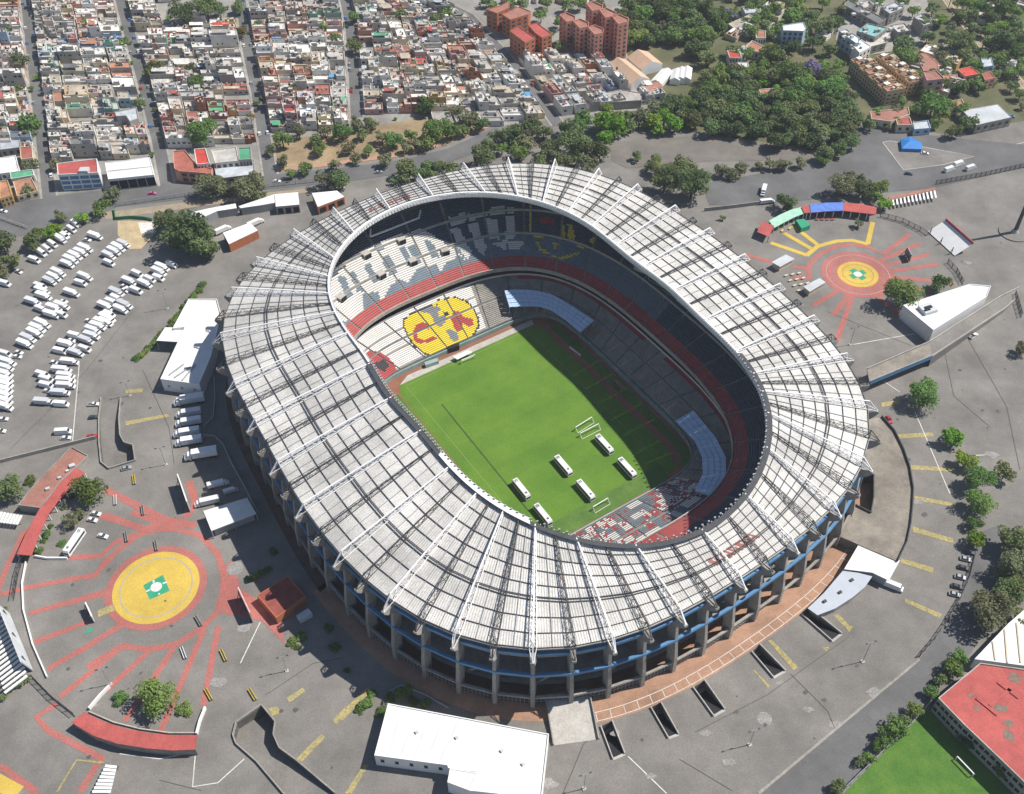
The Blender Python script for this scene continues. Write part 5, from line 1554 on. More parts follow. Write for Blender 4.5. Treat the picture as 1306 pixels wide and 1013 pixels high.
TREES += [('around the brick apartments', 'g650,3,9 d668,6,8 g690,20,9 g715,28,9 d735,50,12 g745,55,10 d712,58,9 g698,3,8 g740,5,9 d725,8,9 o765,5,10 g700,45,6 g630,8,7 d620,2,8'),
 ('between the orange flats and the railway', 'd1195,95,10 g1180,118,10 d1205,105,9 g1135,120,6 d1128,108,6 g1150,130,7 d1120,95,6 g1212,135,9 g1228,140,9 d1245,150,8 g1200,25,8 d1190,12,9 g1178,30,9 o1213,35,8 d1240,60,9 g1250,95,8'),
 ('beyond the factory at the top right', 'd1010,6,10 g985,12,10 d965,4,9 g1050,3,9 d1085,2,8 g1120,5,8 d1150,3,8 g1165,15,8 o1075,12,8 g998,40,9 d975,30,8 g1022,45,9 d1058,62,9 g1075,100,8 d1008,60,10 g950,115,9'),
 ('along the railway at the right edge', 'd1240,18,9 g1262,40,9 d1278,82,10 g1290,95,8 d1303,50,10 g1296,15,9 o1275,5,9 d1262,0,8 g1304,78,8 d1286,72,8 g1270,95,7 d1256,78,8')]
WOODP = [(800, 5), (905, 0), (940, 35), (900, 60), (915, 90), (1000, 95), (1050, 95), (1092, 125), (1088, 165), (1030, 185), (905, 170), (840, 135), (905, 110), (900, 80), (880, 55), (800, 62), (785, 25)]
wl_ = []
gx = 0
for yy in range(8, 190, 13):
    for xx in range(785, 1095, 16):
        x, y = xx+rt.uniform(-5, 5)+(8 if (yy//13) % 2 else 0), yy+rt.uniform(-4, 4)
        if inpoly(x, y, WOODP) and not (925 < x < 985 and 35 < y < 82) and not (965 < x < 995 and 108 < y < 122): wl_.append('%s%d,%d,%d' % (rt.choice('ddddggo') if y < 125 else rt.choice('dddog'), x, y, rt.uniform(10, 15)))
for lo, hi, ph in ((0, 45, 'in the back band of the wood'), (45, 85, 'in the third band of the wood'), (85, 125, 'in the second band of the wood'), (125, 200, 'in the front band of the wood')):
    TREES.append((ph, ' '.join(i for i in wl_ if lo <= int(i.split(',')[1]) < hi)))
TREES.append(('beside the small houses in the wood', 'p932,20,9 p1033,87,13 p900,95,6 g1003,92,19 g985,70,14 g960,40,10 g1010,20,12 o940,90,12 g1060,112,18 b1040,115,9 g952,95,10'))
ALLT = []
for where, lst in TREES:
    for s in lst.split():
        x, y, r_ = s[1:].split(',')
        ALLT.append((float(r_), float(x), float(y), s[0], where))
for k in range(110):
    x, y = rt.uniform(5, 620), rt.uniform(3, 165)
    ALLT.append((rt.uniform(2.2, 4.2), x, y, rt.choice('ggdob'), 'town'))
for k in range(300):
    x, y = rt.uniform(925, 1306), rt.uniform(-15, 165)
    if not (1085 < x < 1180 and 20 < y < 140) and not (1195 < x < 1300 and 115 < y < 165) and not (1035 < x < 1180 and y < 75): ALLT.append((rt.uniform(4, 8.5), x, y, rt.choice('ggddob'), 'town'))
big = sorted([t for t in ALLT if t[3] != 'h'], key=lambda t: (t[4] == 'town', -t[0]))
KEEP = set(id(t) for t in big[:294])
MASSW, MKS = MB(), list(LM)
LOWP = {}
for k_ in LM: LOWP[k_] = [crown_mesh(700+i+ord(k_), 420, .22).f and crown_mesh(700+i+ord(k_), 420, .22) for i in range(2)]
for where, lst in TREES:
    it = [t for t in ALLT if t[4] == where and (t[3] == 'h' or id(t) in KEEP)]
    it.sort(key=lambda i: i[1])
    tot, cnt = {}, {}
    for i in it: tot[i[3]] = tot.get(i[3], 0)+1
    for r_, x, y, k, _ in it:
        i = cnt.get(k, 0); cnt[k] = i+1
        lab = '%s, %s from left %s' % (KW[k], nth(i), where) if tot[k] > 1 else 'the only %s %s' % (KW[k], where)
        tree(x, y, r_, k, lab, 'trees '+where)
for t in big[294:]:
    r_, x, y, k, _ = t
    g0, g1 = G(x, y), G(x+1, y)
    Rr = r_*(g1-g0).length*1.18
    p = G(x, y, Rr*.9)
    mk = {'c': 'd', 'k': 'd', 'h': 'g'}.get(k, k)
    c = rt.choice(LOWP[mk]); a_ = rt.uniform(0, 6.28); ca, sa = math.cos(a_)*Rr, math.sin(a_)*Rr
    n = len(MASSW.v)
    MASSW.v += [(p.x+vx*ca-vy*sa, p.y+vx*sa+vy*ca, max(.3, Rr*.9+vz*Rr)) for vx, vy, vz in c.v]
    MASSW.f += [tuple(i+n for i in f) for f in c.f]
    MASSW.m += [MKS.index(mk)]*len(c.f)
    n = len(MASSW.f)
    MASSW.tube((p.x, p.y, 0), (p.x, p.y, Rr*.9), .35, .2, 5, len(MKS), False)
MASSW.build('small_trees', [LM[k] for k in MKS]+[M['bark']], kind='stuff', label='smaller trees scattered between the houses and through the wood', cat='trees')
# clipped hedge of the west lot, bush by bush
for i in range(17):
    f = i/16
    x, y = 174.5+(258-174.5)*f, 458+(364-458)*f-6*math.sin(f*PI)*-1
    tree(x, y, 6.0, 'h', 'round hedge bush by the white pavilion, %s from the lower hedge end' % nth(i), 'hedge bushes beside the white pavilion')
# undergrowth of the wood: one mass
ug = MB()
ru = random.Random(8)
cs_ = [crown_mesh(900+i, 130, .34, lobes=6) for i in range(3)]
for yy in range(6, 188, 8):
    for xx in range(785, 1095, 9):
        x, y = xx+ru.uniform(-4, 4), yy+ru.uniform(-3, 3)
        if not inpoly(x, y, WOODP) or (928 < x < 982 and 38 < y < 80): continue
        p = G(x, y)
        c = cs_[ru.randrange(3)]
        s = ru.uniform(2.2, 4.2)
        a_ = ru.uniform(0, 6.28); ca, sa = math.cos(a_)*s, math.sin(a_)*s
        n = len(ug.v)
        ug.v += [(p.x+vx*ca-vy*sa, p.y+vx*sa+vy*ca, max(.1, 1.2+vz*s)) for vx, vy, vz in c.v]
        ug.f += [tuple(i+n for i in f) for f in c.f]
        ug.m += [0]*len(c.f)
ug.build('undergrowth', LM['d'], kind='stuff', label='dense undergrowth filling the wood above the far car park', cat='undergrowth')
# ================================================================ roads and the town beyond
sheet('avenue', px('-60,268 0,262 85,248 215,233 330,224 440,214 520,203 570,190 632,163 650,172 600,198 545,217 440,232 340,242 240,254 150,264 100,284 40,300 -60,310'), M['road'], .01)
sheet('dry_park_ground', px('345,214 350,180 440,168 540,150 600,150 625,162 570,184 520,199 440,209'), mat('dry_earth', (.30, .225, .135), .95, .2, .08, fine=.15, grime=.3), .012)
stripe('park_path', px('345,219 440,207 520,196 566,183 625,160'), 3.4, mat('clay_path', (.42, .25, .17), .95, .12, .2), .02)
sheet('verge', px('130,272 240,258 340,246 440,236 440,240 340,252 240,266 135,280'), mat('dusty_verge', (.30, .25, .18), .95, .2, .2, fine=.12), .012)
sheet('sandy_patch', px('150,282 195,282 200,296 180,318 165,318 150,300'), mat('sand', (.44, .35, .21), .95, .2, .2, fine=.15), .012)
sheet('rubble_patch', px('176,284 197,284 196,298 180,298'), mat('pale_rubble', (.62, .60, .56), .95, .2, .8, fine=.25), .02)
sheet('east_road', px('895,235 1060,205 1095,160 1140,168 1306,185 1380,190 1380,215 1306,214 1190,240 1060,252 960,262 905,262'), M['road'], .01)
sheet('far_car_park', px('776,182 905,172 1030,190 1040,204 905,206 800,215 780,205'), mat('car_park_asphalt', (.17, .155, .14), .95, .12, .08, fine=.1, grime=.2), .012)
sheet('traffic_island', Z(866, 0, 2.968, [(770, 540), (800, 535), (1000, 572), (1118, 593), (1000, 625), (850, 645)]), M['asphalt'], .12)
stripe('kerb', Z(866, 0, 2.968, [(770, 540), (850, 645), (1000, 625), (1118, 593), (1000, 572), (800, 535), (770, 540)]), .6, M['pale_concrete'], .13)
for s_ in ('300,1005 905,508', ):
    pass
stripe('kerb', Z(866, 670, 2.952, [(300, 1010), (905, 506)]), .8, M['concrete'], .11)
STREETS = ['-85,30 -60,262', '30,-30 46,110 63,252', '146,-30 168,54 182,101 202,182 213,236', '300,-30 310,20 317,67 328,118 337,175 345,224', '430,-30 440,0 447,30 452,100 455,150', '525,-40 545,-5 597,20 640,67 660,92 686,123 712,160']
SP = [px(s) for s in STREETS]
for i, P in enumerate(SP):
    if i: stripe('street', P, 7 if i < 5 else 9, M['road'], .016)
    if i:
        for sd in (-1, 1):
            q = []
            for j, p in enumerate(P):
                d = (P[min(j+1, len(P)-1)]-P[max(j-1, 0)]).normalized()
                q.append(p+Vector((-d.y, d.x, 0))*sd*4.2)
            stripe('pavement', q, 1.4, M['concrete'], .10)
def xat(P, y):
    P = sorted(P, key=lambda p: p.y)
    if y <= P[0].y: a_, b_ = P[0], P[1]
    elif y >= P[-1].y: a_, b_ = P[-2], P[-1]
    else:
        for a_, b_ in zip(P, P[1:]):
            if a_.y <= y <= b_.y: break
    return a_.x+(b_.x-a_.x)*(y-a_.y)/(b_.y-a_.y)
WC = {'grey block': (.36, .34, .31), 'bare concrete': (.44, .41, .37), 'off white': (.66, .64, .59), 'cream': (.62, .53, .38), 'white': (.74, .73, .70), 'salmon': (.52, .27, .20), 'ochre': (.50, .33, .13), 'pale blue': (.33, .44, .54), 'brick': (.33, .14, .08), 'faded pink': (.52, .32, .30), 'sea green': (.22, .38, .33), 'deep blue': (.07, .13, .36)}
RC = {'grey': (.36, .34, .315), 'pale grey': (.50, .475, .44), 'whitewashed': (.68, .67, .64), 'rust red': (.34, .115, .085), 'terracotta': (.40, .20, .13), 'dusty beige': (.46, .40, .31), 'dark grey': (.17, .17, .17), 'tin': (.44, .47, .50), 'bright red': (.50, .07, .05), 'green': (.10, .34, .20), 'sky blue': (.10, .32, .58)}
WN, RN = list(WC), list(RC)
WM = {k: mat('wall_'+k.replace(' ', '_'), c, .9, .12, .3, fine=.08, grime=.15) for k, c in WC.items()}
RM = {k: mat('roof_'+k.replace(' ', '_'), c, .9, .2, .25, fine=.16, grime=.3) for k, c in RC.items()}
M['tank'] = mat('black_tank', (.025, .025, .028), .5, .1, 1)
WWT = [20, 18, 22, 11, 14, 4, 2.4, 3.5, 3.5, 3.5, 1.5, .8]
RWT = [22, 27, 25, 6, 8, 13, 5, 7, 1.4, .9, .8]
rh = random.Random(77)
tk = MB(); tk.tube((0, 0, 0), (0, 0, 1.25), .62, .6, 9, 0, False); tk.tube((0, 0, 1.25), (0, 0, 1.55), .6, .2, 9)
tkm = tk.mesh('water_tank', M['tank'])
MASS = MB(); MASSM = [WM[k] for k in WN]+[RM[k] for k in RN]+[M['dark'], M['tank']]
NH = 0
class HB:
    """collects one house: walls, roofs, window panes and small rooftop things"""
    def __init__(s): s.w, s.r, s.g, s.p, s.tanks, s.hut = MB(), MB(), MB(), MB(), [], None
def volume(h, q, z0, z1, par=.55):
    """box with a recessed flat roof inside a parapet on the four corners q (counter-clockwise)"""
    q = [Vector((p.x, p.y, 0)) for p in q]
    c = sum(q, Vector())/4
    inn = [p+(c-p).normalized()*.34 for p in q]
    up = lambda P, z: [Vector((p.x, p.y, z)) for p in P]
    h.w.strip(up(q, z1+par), up(q, z0), 0, True)
    h.w.strip(up(inn, z1+par), up(q, z1+par), 0, True)
    h.w.strip(up(inn, z1), up(inn, z1+par), 0, True)
    n = len(h.r.v); h.r.v += [tuple(p) for p in up(inn, z1)]; h.r.f.append((n, n+1, n+2, n+3)); h.r.m.append(0)
def panes(h, a_, b_, z0, z1, r):
    d = b_-a_
    ln = d.length
    if ln < 2.5: return
    nr = Vector((d.y, -d.x, 0)).normalized()
    n = max(1, int(ln/2.8))
    st_ = max(1, int((z1-z0)/2.8))
    for s_ in range(st_):
        for i in range(n):
            if r.random() < .5: continue
            f = (i+r.uniform(.3, .7))/n
            w_ = r.choice((.45, .6, .9))
            zc = z0+(z1-z0)*(s_+.55)/st_
            p = a_+d*f
            t = d.normalized()
            q = [p-t*w_+nr*.03, p+t*w_+nr*.03]
            e = nr*.05
            k = len(h.g.v)
            pts = [q[0], q[1], q[1]+e, q[0]+e]
            h.g.prism(pts, zc-.55, zc+r.choice((.35, .55, .75)), 0, None, True)
def house(q, hgt, r, label, group, indiv):
    """q: front-left, front-right, back-right, back-left corners of the plot"""
    global NH
    def P(s, t): return (q[0].lerp(q[1], s)).lerp(q[3].lerp(q[2], s), t)
    def rect(s0, s1, t0, t1): return [P(s0, t0), P(s1, t0), P(s1, t1), P(s0, t1)]
    h = HB()
    k = r.random()
    e = .012
    vols = []
    if k < .3: vols = [(e, 1-e, .02, .98, hgt)]
    elif k < .55: vols = [(e, 1-e, .02, .5, hgt), (e, 1-e, .52, .98, max(2.9, hgt-2.9))]
    elif k < .75: vols = [(e, 1-e, .02, .40, max(2.9, hgt-2.9)), (e, 1-e, .42, .98, hgt)]
    elif k < .9: vols = [(e, .56, .02, .98, hgt), (.58, 1-e, .3, .98, max(2.9, hgt-2.8))]
    else: vols = [(.44, 1-e, .02, .98, hgt), (e, .42, .02, .6, max(2.8, hgt-3.1))]
    for s0, s1, t0, t1, z in vols:
        R_ = rect(s0, s1, t0, t1)
        volume(h, R_, 0, z, r.choice((.35, .6, .9)))
        panes(h, R_[0], R_[1], .4, z, r)
        if r.random() < .35: panes(h, R_[1], R_[2], .4, z, r)
    s0, s1, t0, t1, z = max(vols, key=lambda v: v[4])
    ws, wt = s1-s0, t1-t0
    for i in range(r.choice((0, 1, 1, 2))):
        a_, b_ = s0+ws*r.uniform(.06, .55), t0+wt*r.uniform(.05, .55)
        hut = rect(a_, a_+ws*r.uniform(.22, .38), b_, b_+wt*r.uniform(.18, .38))
        volume(h, hut, z, z+r.uniform(1.9, 2.7), .12)
        h.hut = True
    s2, s3, t2, t3, z2 = min(vols, key=lambda v: v[4])
    if r.random() < .35:                      # tin lean-to on the lower roof
        a_, b_ = s2+(s3-s2)*.1, t2+(t3-t2)*.15
        L_ = rect(a_, a_+(s3-s2)*.6, b_, b_+(t3-t2)*.5)
        zt = z2+r.uniform(1.4, 2.2)
        h.p.prism(L_, [zt]*4, [zt+.1, zt+.1, zt+.45, zt+.45], 0, None, True)
    for i in range(r.choice((0, 1, 1, 2))):
        p = P(s0+ws*r.uniform(.12, .88), t0+wt*r.uniform(.12, .88)); h.tanks.append(Vector((p.x, p.y, z+r.choice((0, 2.0)) if h.hut and i == 0 else z)))
    for i in range(r.randrange(2, 7)):         # laundry boxes, crates, small tanks on the roof
        p = P(s0+ws*r.uniform(.08, .92), t0+wt*r.uniform(.08, .92)); h.p.box((p.x, p.y, z), (r.uniform(.4, 1.6), r.uniform(.4, 1.3), r.uniform(.4, 1.5)), r.uniform(0, 3))
    wn_ = r.choices(WN, WWT)[0]; rn_ = r.choices(RN, RWT)[0]; r2 = r.choices(RN, RWT)[0]
    if indiv:
        c = cen(q)
        st_ = {1: 'single storey', 2: 'two storey', 3: 'three storey', 4: 'four storey'}[max(1, min(4, int(hgt/2.8)))]
        t = thing('house', '%s %s house, %s roof, %s' % (st_, wn_, rn_, label), 'house', c, group=group)
        h.w.build('wall', WM[wn_], t)
        h.r.build('roof', RM[rn_], t)
        if h.g.v: h.g.build('window_panes', M['glass'], t, kind='stuff')
        if h.p.v: h.p.build('rooftop_clutter', RM[r2], t, kind='stuff')
        for p in h.tanks: child(tkm, 'water_tank', t, p)
    else:
        for mb, mi in ((h.w, WN.index(wn_)), (h.r, len(WN)+RN.index(rn_)), (h.p, len(WN)+RN.index(r2)), (h.g, len(WN)+len(RN))):
            n = len(MASS.v)
            MASS.v += mb.v; MASS.f += [tuple(i+n for i in f) for f in mb.f]; MASS.m += [mi]*len(mb.f)
        for p in h.tanks: MASS.tube(p, p+Vector((0, 0, 1.4)), .6, .5, 6, len(WN)+len(RN)+1)
    NH += 1
# special buildings along the avenue and among the houses are kept clear of the plots
CLEAR = [px(s) for s in ('66,268 66,214 132,204 134,262', '130,262 130,205 200,201 200,248', '216,246 216,188 328,184 330,234', '145,158 145,138 178,136 178,158', '-20,268 -20,196 52,196 54,262', '250,176 250,163 268,163 268,176', '218,30 218,-20 290,-20 290,30')]
def cleared(c):
    return any(inpoly(c.x, c.y, P) for P in CLEAR)
plots = []
for bi in range(5):
    A, B = SP[bi], SP[bi+1]
    ylo = [484, 484, 488, 512, 535][bi]
    n = [4, 4, 4, 5, 8][bi]
    cuts = [0]+sorted((i+rh.uniform(-.12, .12))/n for i in range(1, n))+[1]
    for i in range(n):
        y = ylo+rh.uniform(-1, 3)
        row = 0
        while y < 800:
            d = rh.choice((rh.uniform(5.2, 7.5), rh.uniform(7, 10), rh.uniform(9, 14)))
            j0, j1 = rh.uniform(-.035, .035)*(0 < i), rh.uniform(-.035, .035)*(i < n-1)
            xs = []
            for yy in (y, y+d-.2):
                l, r_ = xat(A, yy)+4.9, xat(B, yy)-4.9
                xs.append((l+(r_-l)*(cuts[i]+j0*.5)+.1, l+(r_-l)*(cuts[i+1]+j1*.5)-.1))
            q = [Vector((xs[0][0], y, 0)), Vector((xs[0][1], y, 0)), Vector((xs[1][1], y+d-.3, 0)), Vector((xs[1][0], y+d-.3, 0))]
            y += d
            row += 1
            c = cen(q)
            p = PX(c)
            if p[0] < -70 or p[1] < -60 or cleared(c): continue
            if bi == 3 and p[1] > 172-(p[0]-345)*.03: continue
            if bi == 4 and p[1] > 150-(p[0]-450)*.06+(p[0] > 560)*22: continue
            if rh.random() < .4 and xs[0][1]-xs[0][0] > 12:
                f = rh.uniform(.4, .6)
                m0, m1 = q[0].lerp(q[1], f), q[3].lerp(q[2], f)
                e = Vector((.1, 0, 0))
                plots.append(([q[0], m0-e, m1-e, q[3]], bi, row, i*2, n, p)); plots.append(([m0+e, q[1], q[2], m1+e], bi, row, i*2+1, n, PX(c+Vector((4, 0, 0)))))
            else: plots.append((q, bi, row, i*2, n, p))
# plots right of the diagonal street
for s_, rows, cols in (('716,150 850,131 800,75 655,72', 5, 8),):
    c0, c1, c2, c3 = px(s_)
    for j in range(rows):
        for i in range(cols):
            f = lambda u, v: (c0.lerp(c1, u)).lerp(c3.lerp(c2, u), v)
            g = .012
            q = [f(i/cols+g, j/rows+g), f((i+1)/cols-g, j/rows+g), f((i+1)/cols-g, (j+1)/rows-g), f(i/cols+g, (j+1)/rows-g)]
            c = cen(q); p = PX(c)
            if p[0] > 770 and p[1] < 112: continue
            plots.append((q, 5, j, i, cols, p))
plots.sort(key=lambda t: -(t[5][1]-(0 if 0 < t[5][0] < 1306 else 999)))
BN = ['in first block', 'in second block', 'in third block', 'in fourth block', 'in fifth block', 'right of diagonal street']
for k, (q, bi, row, i, n, p) in enumerate(plots):
    if rh.random() < .035: continue
    hgt = rh.choices((2.9, 5.7, 8.5, 11.2), (42, 45, 12, 1))[0]+rh.uniform(-.2, .3)
    if k < 285:
        house(q, hgt, rh, 'plot %d-%d' % (row, i) if 0 else '%s row, %s %s' % (nth(row-1 if row else 0), nth(i), BN[bi]), 'houses of the town grid', True)
    else: house(q, hgt, rh, '', '', False)
for k in range(60):
    x, y = rh.choice(((rh.uniform(935, 1075), rh.uniform(-20, 75)), (rh.uniform(1235, 1330), rh.uniform(-30, 95)), (rh.uniform(1160, 1225), rh.uniform(62, 125)), (rh.uniform(640, 790), rh.uniform(-40, 8))))
    c = G(x, y); a_ = .9+rh.choice((0, PI/2)); u_ = Vector((math.cos(a_), math.sin(a_), 0))*rh.uniform(4, 7); v_ = Vector((-u_.y, u_.x, 0)).normalized()*rh.uniform(3.5, 6)
    house([c-u_-v_, c+u_-v_, c+u_+v_, c-u_+v_], rh.choice((3, 3, 5.6)), rh, '', '', False)
MASS.build('far_houses', MASSM, kind='stuff', label='flat roofed houses filling the far part of the town', cat='houses')
print('HOUSES', len(plots))
# ground under the town: dusty concrete

# ---- named buildings of the town
P = Z(0, 140, 5.936, [(430, 412), (735, 375), (745, 480), (440, 497)], 10)
t = bldg('shop_block', 'blue glazed corner block with red roof and white side wall', 'building', P, 10, M['white'], M['tile_red'], .5)
PP = [Vector((p.x, p.y, 0)) for p in P]
windows(t, PP[3], PP[2], .5, 9.5, 4, 3, 'window', .88, mat('blue_glass', (.07, .22, .38), .2, .2, .5, spec=.6), .62)
b = MB(); c = cen(P)+Vector((5, -4, 10)); b.box(c, (5, 4, 1.8)); b.build('roof_cabin', M['metal_roof'], t)
P = Z(0, 140, 5.936, [(795, 405), (1135, 362), (1165, 495), (820, 530)], 7)
t = bldg('warehouse', 'white ribbed warehouse with dark ground floor on the avenue', 'building', P, 7, M['white'], M['roof_white'], .3)
PP = [Vector((p.x, p.y, 0)) for p in P]; windows(t, PP[3], PP[2], .2, 6.0, 5, 1, 'shopfront', .94, M['dark'], .9)
b = MB(); p, q_ = Z(0, 140, 5.936, [(815, 468), (1150, 432)], 7); b.bar(p+Vector((0, 0, .3)), q_+Vector((0, 0, .3)), .5, 0, .7); b.build('roof_step', M['white'], t)
for pts, h, wm, rm_, lab in (([(655, 575), (700, 570), (740, 620), (805, 640), (800, 660), (680, 650), (660, 640)], 7, 'salmon', 'rust red', 'red roofed corner house with white parapets on the avenue'), ([(735, 567), (778, 563), (795, 620), (745, 625)], 9, 'white', 'bright red', 'tall white house with bright red flat roof on the avenue'),
    ([(800, 570), (895, 558), (905, 610), (815, 620)], 9, 'off white', 'pale grey', 'off white terrace house with tanks beside the green roof'), ([(903, 562), (950, 560), (952, 605), (905, 608)], 9.5, 'grey block', 'green', 'house with bright green roof terrace on the avenue'), ([(810, 625), (962, 608), (965, 662), (820, 680)], 6, 'grey block', 'tin', 'long grey shop row under maroon awnings on the avenue')):
    P = Z(0, 0, 2.968, pts, h)
    t = bldg('avenue_building', lab, 'building', P, h, WM[wm], RM[rm_], .5, 'buildings on the avenue front')
    PP = sorted([Vector((p.x, p.y, 0)) for p in P], key=lambda p: p.y)[:2]
    PP.sort(key=lambda p: p.x)
    windows(t, PP[0], PP[1], .5, h-.3, 4, 2, fill=.6)
b = MB(); P = Z(0, 0, 2.968, [(800, 620), (920, 612), (925, 632), (805, 645)], 3.6); b.prism(P, 3.3, 3.5, 0, None, True); b.build('shop_awning', M['maroon'], label='maroon awning along the grey shop row', cat='awning')
for pts, h, wm, rm_, lab in (([(0, 690), (30, 685), (45, 740), (0, 755)], 6, 'ochre', 'terracotta', 'ochre corner house at the left picture edge'), ([(75, 560), (122, 555), (125, 600), (80, 605)], 6, 'cream', 'rust red', 'cream house with pinkish red roof by the first street'), ([(38, 655), (125, 643), (130, 665), (42, 680)], 4, 'off white', 'green', 'low shed with teal green roof by the first street'),
    ([(0, 525), (75, 515), (78, 560), (0, 570)], 5, 'grey block', 'tin', 'long tin roofed shed at the left picture edge'), ([(50, 690), (120, 675), (145, 725), (65, 745)], 3.5, 'cream', 'terracotta', 'low cream courtyard house with pink awnings'), ([(0, 600), (60, 590), (75, 650), (0, 660)], 4, 'white', 'whitewashed', 'white flat roofed house at the left picture edge')):
    P = Z(0, 0, 2.968, pts, h); t = bldg('corner_house', lab, 'house', P, h, WM[wm], RM[rm_], .5, 'houses at the left corner')
    PP = sorted([Vector((p.x, p.y, 0)) for p in P], key=lambda p: p.y)[:2]; PP.sort(key=lambda p: p.x); windows(t, PP[0], PP[1], .4, h-.3, 3, max(1, int(h/2.8)), fill=.5)
P = Z(0, 0, 5.936, [(870, 850), (1035, 815), (1050, 900), (985, 925), (955, 880), (880, 885)], 9)
t = bldg('yard_building', 'grey building with cream front parapet round a dark yard', 'building', P, 9, WM['grey block'], RM['tin'], .5)
# brick apartment blocks
def block(name, label, cat, pts, ox, oy, s, h, wm, rm_, cols, rows, par=.5, group=None):
    P = Z(ox, oy, s, pts, h)
    t = bldg(name, label, cat, P, h, wm, rm_, par, group)
    PP = [Vector((p.x, p.y, 0)) for p in P]
    if sum(PP[i-1].x*PP[i].y-PP[i].x*PP[i-1].y for i in range(len(PP))) < 0: PP = PP[::-1]
    for i in range(len(PP)):
        a_, b_ = PP[i], PP[(i+1) % len(PP)]
        d = b_-a_
        nr = Vector((d.y, -d.x, 0)).normalized()
        if nr.y < .1 and d.length > 5 and (nr.y < -.25):
            windows(t, a_, b_, 1, h-.5, max(2, int(d.length/4.2)) if cols is None else cols, rows, fill=.42, hfill=.5)
    return t
BG = 'brick apartment blocks'
block('apartment_block', 'brick apartment block with grey roof, farthest of the brick group', 'apartments', [(1130, 75), (1250, 40), (1306, 10), (1306, 60), (1210, 105)], 430, 0, 5.936, 13, M['brick_wall'], M['terrace'], None, 4, .4, BG)
block('apartment_block', 'brick apartment block with dark red roof behind the nearest pair', 'apartments', [(0, 95), (110, 45), (185, 75), (170, 95), (55, 130)], 640, 0, 5.023, 13, M['brick_wall'], M['terrace'], None, 4, .4, BG)
block('apartment_block', 'left half of the nearest red roofed brick pair', 'apartments', [(50, 200), (110, 172), (215, 245), (148, 275)], 640, 0, 5.023, 13, M['brick_wall'], M['tile_red'], None, 4, .4, BG)
block('apartment_block', 'right half of the nearest red roofed brick pair', 'apartments', [(170, 165), (225, 148), (322, 220), (260, 245), (215, 215)], 640, 0, 5.023, 13, M['brick_wall'], M['tile_red'], None, 4, .4, BG)
M['pink_wall'] = mat('salmon_pink_wall', (.56, .26, .19), .85, .1, .3)
TG = 'pink apartment towers'
for i, (x, y, lab) in enumerate([(420, 125, 'front left'), (505, 165, 'front middle'), (600, 205, 'front right')]):
    block('apartment_tower', 'salmon pink apartment tower with stepped roof, %s of the six' % lab, 'apartments', [(x-50, y-25), (x-5, y-40), (x+52, y-15), (x+50, y+10), (x-5, y+22)], 640, 0, 5.023, 19, M['pink_wall'], M['terrace'], None, 6, .8, TG)
for i, (x, y, lab) in enumerate([(590, 52, 'rear left'), (675, 95, 'rear middle'), (755, 135, 'rear right')]):
    block('apartment_tower', 'salmon pink apartment tower with stepped roof, %s of the six' % lab, 'apartments', [(x-50, y-25), (x-5, y-40), (x+58, y-10), (x+55, y+10), (x-10, y+25)], 640, 0, 5.023, 24, M['pink_wall'], M['terrace'], None, 8, .8, TG)
def gable(label, a_, b_, w_, h, rm_, wm, name='hall', cat='hall', z=4.5, ):
    """pitched roof hall along the ground line a-b"""
    d = (b_-a_).normalized(); n = Vector((-d.y, d.x, 0))*w_/2
    t = thing(name, label, cat, (a_+b_)/2)
    b = MB(); b.prism([a_-n, b_-n, b_+n, a_+n], 0, z, 0, -1)
    for p, s in ((a_, 1), (b_, -1)): b.face([p-n+Vector((0, 0, z)), p+n+Vector((0, 0, z)), p+Vector((0, 0, h))][::s])
    b.build('wall', wm, t)
    for s in (-1, 1):
        b = MB(); o = n*s*1.08
        q = [a_+o+Vector((0, 0, z-.2)), b_+o+Vector((0, 0, z-.2)), b_+Vector((0, 0, h)), a_+Vector((0, 0, h))]
        if s > 0: q = q[::-1]
        b.face(q); b.face([v+Vector((0, 0, -.15)) for v in q[::-1]]); b.build('roof', rm_, t)
    return t
M['tan_roof'] = mat('tan_roof', (.56, .39, .27), .85, .08, .2, grime=.1)
gable('long hall with tan pitched roof, nearer of two', G(640+735/5.023, 440/5.023), G(640+885/5.023, 565/5.023), 13, 8, M['tan_roof'], M['white'])
gable('shorter hall with tan pitched roof, farther of two', G(640+865/5.023, 390/5.023), G(640+960/5.023, 470/5.023), 15, 8, M['tan_roof'], M['white'])
for i, (x0, y0, x1, y1, w_) in enumerate([(985, 560, 1060, 480, 7), (1105, 545, 1120, 480, 6), (1140, 540, 1150, 470, 6), (1175, 540, 1185, 465, 6)]):
    gable('white pitched shed, %s from the left beside the wood' % nth(i), G(640+x0/5.023, y0/5.023), G(640+x1/5.023, y1/5.023), w_, 5, M['roof_white'], M['white'], 'shed', 'shed', 3.5)
gable('small dark brown pitched shed beside the white sheds', G(640+905/5.023, 610/5.023), G(640+1000/5.023, 565/5.023), 7, 5, M['terrace'], M['white'], 'shed', 'shed', 3)
P = Z(640, 0, 5.023, [(640, 600), (760, 575), (900, 600), (895, 645), (660, 660)], 5)
bldg('workshop', 'long grey workshop roof behind the bright green trees', 'building', P, 5, M['concrete'], RM['grey'], .3)
